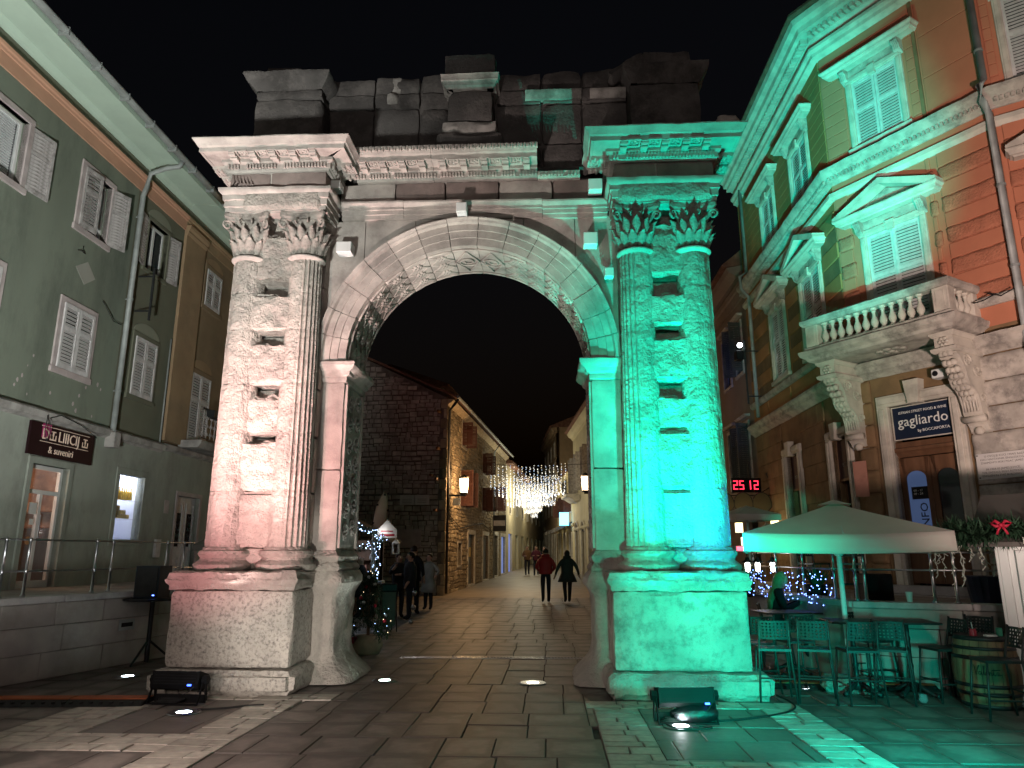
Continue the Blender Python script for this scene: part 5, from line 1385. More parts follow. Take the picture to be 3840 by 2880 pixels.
for s in (0, 1):
    a = x0 if s == 0 else xm; c = xm if s == 0 else x1
    b = MB(); n = 14; hw = (c-a)/2-.1; cx_ = (a+c)/2; zt = 3.15-hw*.75
    # leaf as frame around an arched light
    arch_in = [(cx_+hw*math.cos(PI*k/n), zt+hw*.75*math.sin(PI*k/n)) for k in range(n+1)]
    outer = [(c-.004, 3.4), (a+.004, 3.4)]
    vs_, fs_ = [], []
    for k in range(n):
        p, q = arch_in[k], arch_in[k+1]
        t0, t1 = k/n, (k+1)/n
        b.prism([p, (c-.004+(a+.008-c)*t0, 3.4), (c-.004+(a+.008-c)*t1, 3.4), q], .1, .15)
    b.box(a+.004, cx_-hw, .1, .15, 1.1, zt); b.box(cx_+hw, c-.004, .1, .15, 1.1, zt); b.box(cx_-hw, cx_+hw, .1, .15, 1.1, 2.0)
    b.box(a+.004, cx_-hw, .1, .15, zt, 3.4); b.box(cx_+hw, c-.004, .1, .15, zt, 3.4)
    dl = b.build('door_leaf', M['wood'], HR)
    b = MB(); b.prism(arch_in+[(cx_-hw, 2.0), (cx_+hw, 2.0)], .125, .13)
    b.build('door_pane', emit('blue_lit_door_pane', (.10, .16, .34), .35, False) if s == 0 else M['glass'], dl)
    if s == 0:
        b = MB(); b.box(cx_-.12, cx_+.2, .108, .118, 2.62, 2.85); nt_ = b.build('opening_hours_plate', M['black_metal'], dl)
        text('09 - 17\n09 - 24', .06, M['print_white'], nt_, (cx_-.08, .106, 2.76))
        text('INFO', .2, M['black_metal'], dl, (cx_+.14, .12, 2.05), rot=(PI/2, -PI/2, 0), sx=1.1)
# steps up to the door
for i in range(3):
    b = MB(); b.cbox(.2-.15*(2-i), 2.3+.15*(2-i), -.75+.25*i, .05, .62+.15*i, .77+.15*i, .012); b.build('door_step', M['coping'], HR)
# memorial plaque
b = MB(); b.cbox(2.17, 3.12, -.11, -.075, 2.86, 3.30, .006); pl = b.build('memorial_plaque', M['marble'], HR)
lines = ['U OVOJ JE KUCI 1904/5 RADIO', 'KAO NASTAVNIK ENGLESKOG JEZIKA', 'ZNAMENITI IRSKI PISAC JAMES JOYCE', '', 'IN 1904-05 JAMES JOYCE,', 'THE FAMOUS IRISH AUTHOR, TAUGHT', 'ENGLISH IN THIS BUILDING']
for i, s in enumerate(lines):
    if s: text(s, .049, M['print_grey'], pl, (2.24 if i not in (0, 4) else 2.31, -.112, 3.23-i*.055), depth=.001)
for x in (2.2, 3.09):
    for z in (2.89, 3.27):
        b = MB(); b.cyl((x, -.111, z), (x, -.12, z), .012, n=8); b.build('plaque_screw', M['dark_iron'], pl)
# loudspeaker box and cable by the right bracket
b = MB(); b.cbox(1.72, 1.95, -.32, -.1, 4.72, 4.88, .02); b.build('wall_loudspeaker', M['white_box'], HR)
b = MB(); b.cyl((1.80, -.33, 4.80), (1.80, -.32, 4.80), .05, n=14); b.build('loudspeaker_cone', M['black_metal'], HR)
wr = MB(); wr.tube([(2.6, -.3, 5.9), (2.8, -.36, 5.88), (3.0, -.34, 5.95), (2.85, -.3, 6.0), (3.05, -.3, 5.9), (3.25, -.26, 5.98)], .012, 4); wr.build('loose_wire', M['rubber'], HR)

# balcony
BY = -1.0; bx0, bx1 = -.30, 2.56
bp = [(bx0, .0), (bx0, BY), (bx1, BY), (bx1, .0)]
b = MB(); b.mould([(-.25, 5.36), (-.1, 5.36), (.0, 5.40), (.02, 5.45), (.10, 5.5), (.12, 5.56), (.12, 5.6), (-.25, 5.6)], bp, .12, .008, 3); b.build('balcony_edge', M['trim_dirty'], HR, True, auto=30)
b = MB(); b.box(bx0+.1, bx1-.1, BY+.1, .0, 5.37, 5.58); b.build('balcony_slab', M['trim_dirty'], HR)
rs = MB()
for k in range(8):
    a = k*PI/4; rs.ball((1.15+.22*math.cos(a), -.5+.14*math.sin(a), 5.36), .09, 8, 4, .35)
rs.ball((1.15, -.5, 5.36), .09, 8, 4, .5); rs.build('soffit_rosette', M['trim_dirty'], HR, True)
b = MB(); b.mould([(-.14, 5.6), (.03, 5.6), (.03, 5.68), (.0, 5.70), (-.14, 5.70)], bp, .4, .004, 1); b.build('balustrade_base', M['trim_dirty'], HR)
b = MB(); b.mould([(-.2, 6.13), (.02, 6.13), (.05, 6.16), (.07, 6.19), (.07, 6.25), (.03, 6.28), (-.2, 6.28)], bp, .15, .008, 6); b.build('balustrade_rail', M['trim_dirty'], HR)
for (x, y) in ((bx0-.0, BY), (bx1-.28, BY), (bx1-.28, -.2)):
    b = MB(); b.cbox(x, x+.28, y, y+.22, 5.70, 6.13, .012); po = b.build('balustrade_post', M['trim'], HR)
    b = MB(); b.cbox(x+.06, x+.22, y-.012, y+.01, 5.76, 6.07, .006); b.build('post_panel', M['trim'], po)
BL = MB(); BL.lathe([(.06, 0), (.06, .03), (.04, .045), (.035, .06), (.062, .11), (.07, .15), (.06, .2), (.034, .26), (.027, .33), (.035, .36), (.045, .37), (.035, .385), (.058, .40), (.06, .43)], 12)
bal = None
for i in range(12):
    if bal is None: bal = BL.build('baluster', M['trim'], HR, True, auto=50); o = bal
    else: o = inst(bal, HR)
    o.location = (bx0+.40+i*.1745, BY+.09, 5.70)
for i in range(3): inst(bal, HR, (bx1-.1, BY+.36+i*.19, 5.70)); inst(bal, HR, (bx0+.1, BY+.36+i*.19, 5.70))
# scrolled brackets
def bracket(xc):
    prof_ = [(0, 5.36), (-.86, 5.36), (-.86, 5.08), (-.80, 5.04), (-.80, 4.98), (-.70, 4.90), (-.60, 4.74), (-.56, 4.58), (-.5, 4.46), (-.40, 4.40), (-.30, 4.30), (-.25, 4.12), (-.24, 3.98), (-.18, 3.92), (-.18, 3.86), (-.12, 3.80), (-.06, 3.70), (0, 3.66)]
    b = MB(); b.prismx(prof_, xc-.16, xc+.16); br = b.build('balcony_bracket', M['trim'], HR)
    b = MB(); b.mould([(-.05, 5.0), (.02, 5.0), (.05, 5.03), (.06, 5.08), (.03, 5.1), (-.05, 5.1)], [(xc-.16, 0), (xc-.16, -.86), (xc+.16, -.86), (xc+.16, 0)], .5); b.build('bracket_moulding', M['trim'], br)
    b = MB(); b.mould([(-.05, 5.28), (.02, 5.28), (.06, 5.33), (.06, 5.358), (-.05, 5.358)], [(xc-.16, 0), (xc-.16, -.86), (xc+.16, -.86), (xc+.16, 0)], .5); b.build('bracket_moulding', M['trim'], br)
    r_ = MB()
    for k in range(6): a = k*PI/3; r_.ball((xc+.06*math.cos(a), -.865, 5.19+.06*math.sin(a)), .038, 6, 4)
    r_.ball((xc, -.875, 5.19), .03, 6, 4); r_.build('bracket_rosette', M['trim'], br, True)
    for s in (-1, 1):
        for (cy, cz_, R0, tn) in ((-.50, 4.86, .13, 1), (-.24, 4.72, .12, -1), (-.15, 4.25, .09, 1)):
            pts = []
            for k in range(22):
                a = k/21*PI*3.4*tn; q = R0*(1-k/25)
                pts.append((xc+s*.165, cy+q*math.cos(a), cz_+q*math.sin(a)))
            v = MB(); v.tube(pts, [.02*(1-k/40) for k in range(22)], 5); v.build('bracket_scroll', M['trim'], br, True)
    for k in range(8):
        t = k/7; y = -.84+.58*t; z = 4.98-.72*t**.8
        lf = MB(); lf.ball((xc-.07, y, z), .065, 7, 5); lf.ball((xc+.07, y, z), .065, 7, 5); lf.ball((xc, y-.02, z-.01), .055, 7, 5); lf.build('bracket_leaf', M['trim'], br, True)
    for k in (-.1, -.05, 0, .05, .1):
        v = MB(); v.tube([(xc+k, -.52, 4.50), (xc+k, -.42, 4.43), (xc+k, -.32, 4.33), (xc+k, -.27, 4.2), (xc+k, -.255, 4.02)], .022, 5); v.build('bracket_reed', M['trim'], br, True)
    b = MB(); b.cyl((xc-.18, -.19, 3.9), (xc+.18, -.19, 3.9), .065, n=12); b.ball((xc, -.10, 3.70), .08, 8, 5); b.build('bracket_roll', M['trim'], br, True)
bracket(.02); bracket(2.30)

# ------------------------------------------------------------------ right terrace
TR = root('right_terrace', 'pale stone block terrace under the restaurant balcony', 'terrace', (0, 0, 0), 0)
pa = (4.15, 13.2); pb = (4.46, 9.85); pc = (6.4, 8.95)
for (p, q) in ((pa, pb), (pb, pc)):
    p, q = Vector(p), Vector(q); d_ = q-p; Ln = d_.length; ang = math.atan2(d_.y, d_.x)
    cz = [0, .36, .70, .94]
    for i in range(3):
        x = 0
        while x < Ln-.05:
            l = min(random.uniform(.8, 1.3), Ln-x)
            if Ln-(x+l) < .2: l = Ln-x
            b = MB(); b.cbox(x+.004, x+l-.004, 0, .25, cz[i]+.004, cz[i+1]-.004, .008); b.build('wall_block', M['terrace'], TR, loc=(p.x, p.y, 0), rot=(0, 0, ang)); x += l
    x = 0
    while x < Ln-.05:
        l = min(1.35, Ln-x); b = MB(); b.cbox(x+.003, x+l-.003, -.04, .3, .942, 1.02, .012); b.build('coping_stone', M['coping'], TR, loc=(p.x, p.y, 0), rot=(0, 0, ang)); x += l
b = MB(); b.prismz([(4.25, 13.2), (4.56, 9.95), (6.4, 9.1), (9.5, 9.4), (8.6, 12), (7.2, 14.6), (6.8, 24), (5.0, 24)], .03, .90); b.build('terrace_floor', M['terrace'], TR)
dv = (Vector(pc)-Vector(pb)); an2 = math.degrees(math.atan2(dv.y, dv.x))
railing('steel_railing', 'steel pipe railing on the right terrace behind the parasol', (pb[0]+.08, pb[1]+.12, 0), an2, [.05, .16, .95, 1.2, 2.0], 2.1, 1.02, .62, .40, 'terrace railings')
dv = (Vector(pb)-Vector(pa)); an3 = math.degrees(math.atan2(dv.y, dv.x))
railing('steel_railing', 'steel pipe railing running back along the right terrace edge', (pa[0]+.1, pa[1], 0), an3, [.1, 1.0, 1.9, 2.8], 3.2, 1.02, .62, .40, 'terrace railings')

# ------------------------------------------------------------------ grey house beyond the orange one
HG = root('grey_house', 'dim grey-pink house with open shutters beyond the orange house', 'house', (*pt(P0, TH1, -7.12), 0), TH1)
ops = [(-3.2, -2.3, 7.2, 8.9), (-1.55, -.75, 7.3, 8.9), (-3.2, -2.3, 3.6, 5.6), (-1.5, -.7, 3.9, 5.6)]
w = MB(); wall(w, -9, 0, 0, 10.6, ops+[(-1.9, -.5, .9, 2.9)], .02, .2); w.build('wall', M['grey_house'], HG)
b = MB(); b.mould([(-.1, 9.6), (.04, 9.6), (.05, 9.9), (.1, 9.95), (.12, 10.1), (-.1, 10.12)], [(-9, 0), (0, 0)], 1); b.build('frieze', M['grey_house'], HG)
b = MB(); b.mould([(-.1, 10.2), (.2, 10.2), (.45, 10.35), (.5, 10.5), (-.1, 10.6)], [(-9, 0), (0, 0)], 1); b.build('eaves', M['grey_house'], HG)
b = MB(); b.mould([(-.1, 10.6), (.62, 10.52), (.64, 10.6), (-.1, 11.2)], [(-9, 0), (0, 0)], 1); b.build('roof', M['rooftile'], HG)
for o in ops:
    sash(HG, o[0], o[1], o[2], o[3], .12, 'shutter_worn'); surround(HG, *o, .1, M['trim_dirty'], .02)
    b = MB(); b.mould([(-.02, o[3]+.2), (.1, o[3]+.2), (.16, o[3]+.27), (-.02, o[3]+.28)], [(o[0]-.2, 0), (o[1]+.2, 0)], 1); b.build('window_hood', M['trim_dirty'], HG)
mdg = mat('grey_green_shutter_paint', (.09,.10,.09), .7, .2, 5)
for (x, z, h, a, hg) in ((-.75, 7.3, 1.6, 100, 1), (-1.55, 7.3, 1.6, 120, -1), (-.7, 3.9, 1.7, 100, 1), (-1.5, 3.9, 1.7, 130, -1)): shutter(HG, x, z, .4, h, mdg, a, hg)
# fold the two side fronts into the house itself, so that shutters stay parts and slats sub-parts
for e in (HRM, HR3):
    mb_ = e.matrix_basis.copy()
    for ch in list(e.children):
        k = mb_ @ ch.matrix_basis; ch.parent = HR; ch.matrix_basis = k
    bpy.data.objects.remove(e)
# ------------------------------------------------------------------ alley: rubble stone house on the left
HS = root('rubble_stone_house', 'old golden rubble-stone house on the alley corner with a lit lantern', 'house', (-2.75, 29.7, 0), 83)
sops = [(3.5, 4.5, 6.55, 7.6), (9.4, 10.5, 5.9, 6.95), (3.3, 4.5, 3.75, 5.35), (9.4, 10.6, 3.9, 5.1), (14.2, 15.2, 4.2, 5.6), (5.3, 7.0, 0, 2.55), (9.6, 11.5, 0, 2.6), (13.6, 15.2, 0, 2.7), (16.6, 18.6, 0, 2.7), (2.9, 3.7, 1.15, 2.1)]
SL = 19.0
w = MB(); wall(w, 0, SL, -.1, 8.1, sops, 0, .3); w.build('street_wall', M['mortar'], HS)
gpoly = [(-.01, -.1), (-.01, 8.1)]
w = MB(); w.add([(-.01, 0, -.1), (-.01, 7.2, -.1), (-.01, 7.2, 8.05), (-.01, 3.6, 9.85), (-.01, 0, 8.05)], [(0, 1, 2, 3, 4)]); w.build('gable_wall', M['mortar_dark'], HS)
# rubble: individually the 300 that show largest, the rest joined
stones = []
def rub(x0, x1, z0, z1, ops, zmax=None, big=1.0):
    z = z0; out = []
    while z < z1:
        h = random.uniform(.11, .24)*big
        x = x0+random.uniform(-.2, 0)
        while x < x1:
            l = random.uniform(.17, .5)*big
            a, c = max(x, x0)+.012, min(x+l, x1)-.012
            if c-a > .06 and not any(a < o[1]+.14 and c > o[0]-.14 and z < o[3]+.14 and z+h > o[2]-.14 for o in ops):
                if zmax is None or (z+h) < zmax((a+c)/2): out.append((a, c, z+.01+.09*nz(a*.6, z*1.1, 3)+random.uniform(-.012, .012), z+h-.012+.09*nz(a*.6, z*1.1, 3)+random.uniform(-.03, .02)))
            x += l
        z += h
    return out
def stone_geo(mb, r, face):
    a, c, z0, z1 = r; d = random.uniform(.02, .06)
    j = lambda s: random.uniform(-s, s)
    o4 = [(a+j(.015), z0+j(.012)), (c+j(.015), z0+j(.012)), (c+j(.015), z1+j(.012)), (a+j(.015), z1+j(.012))]
    cx, cz = (a+c)/2, (z0+z1)/2
    i4 = [(cx+(x-cx)*.8, cz+(z-cz)*.72) for x, z in o4]
    dd = [d+j(.012) for _ in range(4)]
    if face == 's': vs = [(x, .01, z) for x, z in o4]+[(x, -q, z) for (x, z), q in zip(i4, dd)]
    else: vs = [(.0, x, z) for x, z in o4]+[(-.01-q, x, z) for (x, z), q in zip(i4, dd)]
    mb.add(vs, [(0, 1, 5, 4), (1, 2, 6, 5), (2, 3, 7, 6), (3, 0, 4, 7), (4, 5, 6, 7)])
sA = rub(.35, SL, .0, 7.7, sops)
sB = rub(.25, 7.1, .0, 9.7, [], lambda y: 8.05+1.8*(1-abs(y-3.6)/3.6)-.05)
sA.sort(key=lambda r: r[0]-(r[1]-r[0])*(r[3]-r[2])*40)
for r in sA[:190]:
    m = MB(); stone_geo(m, r, 's'); m.build('rubble_stone', M['stone_house'], HS)
m = MB()
for r in sA[190:]: stone_geo(m, r, 's')
tag(m.build('rubble_masonry', M['stone_house'], HS), kind='stuff')
sB.sort(key=lambda r: -(r[1]-r[0])*(r[3]-r[2])+(10 if r[0] > 4 else 0))
for r in sB[:110]:
    m = MB(); stone_geo(m, r, 'g'); m.build('rubble_stone', M['stone_gable'], HS)
m = MB()
for r in sB[110:]: stone_geo(m, r, 'g')
tag(m.build('gable_masonry', M['stone_gable'], HS), kind='stuff')
for i in range(19):
    l = .34 if i % 2 else .22; h = 8.0/19
    m = MB(); m.rough(-.05, l, -.05, .46-l, i*h+.008, (i+1)*h-.008, .1, .01, .015, i*2.2, 6); m.build('quoin_stone', M['stone_house'], HS)
b = MB(); b.mould([(-.1, 7.75), (.05, 7.75), (.1, 7.82), (.2, 7.88), (.28, 7.98), (-.1, 8.0)], [(0, 0), (SL, 0)], 1); b.build('eaves_cornice', M['stone_house'], HS)
b = MB(); b.prismx([(-.45, 8.02), (-.45, 8.1), (3.6, 9.98), (7.6, 8.1), (7.6, 8.0), (3.6, 9.88)], -.12, SL); b.build('roof', M['rooftile'], HS)
b = MB(); b.cyl((-.1, -.5, 8.05), (SL, -.5, 8.05), .07, n=8); b.build('gutter', M['zinc'], HS)
pipe(HS, [(.12, -.46, 8.0), (.1, -.3, 7.75), (.06, -.12, 7.5), (.06, -.12, .1)], .055, M['dark_iron'])
pipe(HS, [(13.0, -.46, 8.0), (13.0, -.12, 7.5), (13.0, -.12, .3)], .05, M['zinc'])
for o in sops[:5]:
    surround(HS, *o, .12, M['trim_dirty'], .02); sash(HS, *o, .15, 'wood')
    wl_ = (o[1]-o[0])/2
    shutter(HS, o[0], o[2], wl_, o[3]-o[2], M['shutter_brown'], 95, -1); shutter(HS, o[1], o[2], wl_, o[3]-o[2], M['shutter_brown'], 95, 1)
surround(HS, *sops[9], .1, M['trim_dirty']); b = MB(); b.box(2.9, 3.7, .2, .22, 1.15, 2.1); b.build('niche_back', M['void'], HS)
roll = mat('grey_roller_shutter', (.16,.165,.165), .5, .1, 4)
for k, o in enumerate(sops[5:9]):
    zb = gz(29.7+o[0])
    for (a, c, d, e, nm) in ((o[0]-.2, o[0], zb, o[3], 'jamb'), (o[1], o[1]+.2, zb, o[3], 'jamb'), (o[0]-.2, o[1]+.2, o[3], o[3]+.22, 'lintel'), (o[0]-.2, o[1]+.2, zb-.1, zb+.1, 'threshold')):
        m = MB(); m.cbox(a, c, -.06, .2, d, e, .012); m.build(nm, M['trim'], HS)
    if k < 2:
        for i in range(26):
            m = MB(); z = zb+.12+i*.083; m.cbox(o[0], o[1], .1, .14, z, z+.076, .008); m.build('roller_slat', roll, HS)
        m = MB(); m.box(o[0], o[1], .08, .14, zb+.12+26*.083, o[3]); m.build('fascia_panel', M['shutter_worn'] if k else M['black_metal'], HS)
    else:
        m = MB(); m.box(o[0], o[1], .1, .13, zb+.1, o[3]); m.build('shop_glass', emit('blue_lit_shop_glass', (.25, .35, .8), .5, False) if k == 3 else M['glass'], HS)
b = MB(); b.box(6.1, 6.6, .07, .1, 1.5, 1.95); b.build('door_notice', mat('yellow_notice', (.6,.42,.12), .6, .05, 3), HS)
sg = MB(); sg.box(12.4, 12.46, -.9, -.15, 2.9, 3.8); s_ = sg.build('hanging_sign', M['black_metal'], HS)
b = MB(); b.box(12.39, 12.398, -.86, -.19, 3.2, 3.5); b.build('sign_band', M['shutter'], s_)
wr = MB(); wr.tube([(.3, -.12, 3.2), (3, -.1, 2.75), (6, -.1, 3.0), (9, -.1, 3.2), (12, -.1, 2.9), (14, -.1, 2.7)], .02, 4); wr.build('wall_cable', M['rubber'], HS)
# plaques and timber stubs on the gable
for (y0, y1, z0, z1, m_) in ((.62, 1.2, 3.58, 3.98, 'marble'), (1.23, 1.84, 3.58, 3.98, 'marble'), (.92, 1.87, 1.88, 2.6, 'pinkstone')):
    b = MB(); b.cbox(-.14, -.04, y0, y1, z0, z1, .01); p_ = b.build('wall_plaque', M[m_], HS)
    if z0 > 3:
        for q in range(3):
            t_ = MB(); t_.box(-.1425, -.141, y0+.1, y1-.1, z0+.08+q*.07, z0+.095+q*.07); t_.build('inscription', M['print_grey'], p_)
for (y, z) in ((.25, 5.85), (.28, 4.6), (.5, 4.75), (.3, 3.35), (.25, 7.4)):
    b = MB(); b.box(-.5, .0, y-.05, y+.05, z-.05, z+.05); b.build('timber_stub', M['wood'], HS, rot=(0, 0, 0))

def lantern(label, loc, base, rz):
    r = root('wall_lantern', label, 'lantern', base, rz, 'lit lanterns over the alley')
    d = Vector(loc)-Vector(base)
    L_ = math.hypot(d.x, d.y)
    b = MB(); b.box(0, L_+.08, -.04, .04, d.z-.42, d.z-.35); b.box(-.03, .02, -.09, .09, d.z-.62, d.z-.2); b.build('bracket', M['dark_iron'], r)
    b = MB(); b.cbox(L_-.17, L_+.17, -.17, .17, d.z-.34, d.z-.27, .02); b.build('lantern_base', M['dark_iron'], r)
    b = MB(); b.lathe([(.19, 0), (.22, .05), (.03, .16), (.001, .17)], 8, (L_, 0, d.z+.32)); b.build('lantern_cap', M['dark_iron'], r)
    b = MB(); b.lathe([(.15, -.26), (.19, .31)], 8, (L_, 0, d.z)); b.build('lantern_glass', emit('warm_lantern_glass', (1, .72, .45), 9, False), r)
    for k in range(4):
        a = PI/4+k*PI/2; b = MB(); b.cyl((L_+.16*math.cos(a), .16*math.sin(a), d.z-.27), (L_+.2*math.cos(a), .2*math.sin(a), d.z+.32), .012, n=5); b.build('lantern_post', M['dark_iron'], r)
    b = MB(); b.cbox(L_-.45, L_-.15, -.12, .12, d.z-.8, d.z-.5, .02); b.build('floodlight_box', M['white_box'], r)
lantern('lit lantern on the corner of the rubble-stone house', (-2.02, 30.4, 4.4), (-2.68, 30.4, 0), 0)
point('lantern_light', (-1.72, 30.35, 4.45), 430, (1, .58, .26), .2)
lantern('lit lantern beside the teal pier over the alley', (3.16, 31.0, 4.55), (4.86, 31.0, 0), 180)
point('lantern_light', (2.85, 31.0, 4.6), 90, (1, .62, .34), .2)

# ------------------------------------------------------------------ right side of the alley and its far end
RS = (5.2, 22.0); RT = -88.2
def alley_house(name, label, xa, xb, eave, m, floors, width=1.0, shut='shutter_worn', arch=False, dep=6.0, open_=True):
    p = pt(RS, RT, xb); r = root(name, label, 'house', (p[0], p[1], 0), RT)
    L_ = xb-xa; base = gz(p[1])-.2
    n = max(1, int(L_/3.2)); ops = []
    for f in floors:
        for i in range(n):
            xc = -L_+(i+.5)*L_/n; ops.append((xc-width/2, xc+width/2, f[0], f[1]))
    gops = []
    for i in range(n):
        xc = -L_+(i+.5)*L_/n; zb = gz(p[1]-xc)
        gops.append((xc-.75, xc+.75, zb, zb+2.7))
    w = MB(); wall(w, -L_, 0, base, eave, ops+gops, 0, .25); w.build('wall', M[m], r)
    b = MB(); b.box(-L_, 0, .3, dep, 0, eave); b.build('body', M[m], r)
    b = MB(); b.mould([(-.1, eave-.5), (.06, eave-.5), (.12, eave-.35), (.3, eave-.25), (.42, eave-.05), (-.1, eave)], [(-L_, 0), (0, 0)], 2); b.build('eaves_cornice', M[m], r)
    b = MB(); b.prismx([(-.6, eave+.0), (-.6, eave+.09), (dep*.5, eave+1.6), (dep, eave+.1), (dep, eave)], -L_, 0); b.build('roof', M['rooftile'], r)
    b = MB(); b.mould([(-.1, 3.3+base), (.04, 3.3+base), (.1, 3.38+base), (.1, 3.5+base), (-.1, 3.52+base)], [(-L_, 0), (0, 0)], 2); b.build('string_course', M[m], r)
    for o in ops:
        surround(r, *o, .1, M['trim'], .02); sash(r, *o, .15, 'shutter_worn')
        if open_:
            b = MB(); b.cbox(o[0]-.06, o[0]-.02, -.5, 0, o[2], o[3], .005); b.build('open_shutter', M[shut], r); b = MB(); b.cbox(o[1]+.02, o[1]+.06, -.5, 0, o[2], o[3], .005); b.build('open_shutter', M[shut], r)
    for o in gops:
        xc = (o[0]+o[1])/2
        if arch:
            pts = [(xc+.75*math.cos(PI*k/10), o[3]+.55*math.sin(PI*k/10)) for k in range(11)]
            b = MB(); b.prism(pts, -.02, .02); b.build('arch_panel', M['void'], r)
            b = MB()
            b.tube([(x_, -.06, z_) for x_, z_ in [(xc+.82*math.cos(PI*k/10), o[3]+.62*math.sin(PI*k/10)) for k in range(11)]], .07, 5); b.build('arch_moulding', M['trim'], r)
        for s in (-1, 1):
            b = MB(); b.cbox(xc+s*.84-.09, xc+s*.84+.09, -.08, .1, o[2], o[3], .01); b.build('pilaster', M['trim'], r)
        b = MB(); b.box(o[0], o[1], .18, .2, o[2], o[3]); b.build('shop_glass', M['glass'], r)
        b = MB(); b.box(xc-.04, xc+.04, .12, .18, o[2], o[3]); b.build('door_mullion', M['shutter_worn'], r)
    return r
A1 = alley_house('alley_house', 'cream alley house with arched shopfronts nearest behind the teal pier', -28.5, -9, 9.9, 'cream', [(5.6, 7.9)], 1.1, 'shutter_worn', True)
b = MB(); b.mould([(-.1, 5.0), (.3, 5.0), (.7, 5.25), (.9, 5.3), (.9, 5.45), (-.1, 5.45)], [(-19.3, 0), (-16.2, 0)], .6); b.build('balcony_slab', M['trim'], A1)
b = MB()
for i in range(16): b.cyl((-19.2+i*.19, -.85, 5.45), (-19.2+i*.19, -.85, 6.35), .012, n=5)
b.box(-19.25, -16.25, -.88, -.82, 6.33, 6.38); tag(b.build('balcony_rail', M['dark_iron'], A1), kind='stuff')
B1 = alley_house('alley_house', 'low yellow alley house with black shutters and dark awnings', -41, -28.6, 7.3, 'cream2', [(4.6, 5.9)], .9, 'shutter_brown')
for i in range(3):
    b = MB(); x = -11.2+i*3.6; b.add([(x, 0, 3.9), (x+2.6, 0, 3.9), (x+2.6, -1.2, 3.4), (x, -1.2, 3.4), (x, 0, 3.8), (x+2.6, 0, 3.8), (x+2.6, -1.2, 3.15), (x, -1.2, 3.15)], [(0,1,2,3),(7,6,5,4),(0,3,7,4),(1,5,6,2),(3,2,6,7)]); b.build('awning', M['fabric_dark'], B1)
b = MB(); b.box(-1.3, -1.22, -.9, -.25, 3.6, 4.5); b.build('neon_sign', emit('blue_neon_sign', (.15, .55, 1), 5, False), B1)
C1 = alley_house('alley_house', 'tall tan alley house rising behind the light curtain', -55, -41.1, 12.6, 'tan_panel', [(5.2, 6.8), (8.0, 9.6), (10.2, 11.4)], .9, 'shutter_brown', open_=False)
D1 = alley_house('alley_house', 'pale gabled house far down the alley', -74, -55.1, 10.6, 'cream', [(5.0, 6.6), (7.6, 9.0)], .9, 'shutter_worn', open_=False)
# far end façade and left continuation
HE = root('end_house', 'pale house with arched doors closing the far end of the alley', 'house', (-6, 92, 0), 0)
zb = gz(92)
w = MB(); wall(w, 0, 22, zb-.3, zb+8.5, [(x, x+1.2, zb, zb+2.6) for x in (4.6, 6.8, 9.0)], 0, .3); w.build('wall', M['cream2'], HE)
b = MB(); b.prism([(-.5, zb+8.5), (22.5, zb+8.5), (11, zb+12)], .0, 8); b.build('roof', M['rooftile'], HE)
for x in (4.6, 6.8, 9.0):
    pts = [(x+.6+.6*math.cos(PI*k/10), zb+2.6+.6*math.sin(PI*k/10)) for k in range(11)]
    b = MB(); b.prism(pts, -.02, .02); b.build('arched_fanlight', M['void'], HE); b = MB(); b.box(x, x+1.2, .2, .25, zb, zb+2.6); b.build('door', M['wood'], HE)
b = MB(); b.lathe([(1.6, 0), (1.55, .5), (1.3, 1.0), (.8, 1.35), (.01, 1.5)], 12, (9.2, -.4, zb+2.6), PI, 2*PI); b.build('round_awning', M['cream2'], HE)
HQ = root('plain_house', 'plain plastered house adjoining the stone house further down the alley', 'house', (*pt((-2.75, 29.7), 83, 19.02), 0), 83)
w = MB(); wall(w, 0, 40, -.2, 7.6, [(2+i*4.0, 3+i*4.0, 4.4, 5.8) for i in range(9)]+[(1.6+i*4, 3.4+i*4, .2, 3.0) for i in range(9)], 0, .25); w.build('wall', M['cream'], HQ)
for i in range(9):
    surround(HQ, 2+i*4.0, 3+i*4.0, 4.4, 5.8, .1, M['trim']); b = MB(); b.box(2+i*4.0, 3+i*4.0, .1, .15, 4.4, 5.8); b.build('shutter', M['shutter_brown'], HQ)
    b = MB(); b.box(1.6+i*4, 3.4+i*4, .15, .2, .2, 3.0); b.build('shop_glass', emit('blue_lit_shop_glass', (.2, .3, .9), .6, False) if i == 0 else M['glass'], HQ)
b = MB(); b.prismx([(-.5, 7.6), (-.5, 7.75), (3.6, 9.4), (7.6, 7.7), (7.6, 7.6)], 0, 40); b.build('roof', M['rooftile'], HQ)
HU = root('tall_back_house', 'plain grey house rising behind the stone house roof', 'house', (*pt((-2.75, 29.7), 83, 9.0, 2.2), 0), 83)
b = MB(); b.box(0, 11, 0, 6, 3, 10.6); b.build('wall', M['grey_house'], HU); b = MB(); b.prismx([(-.4, 10.6), (-.4, 10.75), (3, 12), (6.4, 10.7), (6.4, 10.6)], -.3, 11.3); b.build('roof', M['rooftile'], HU)

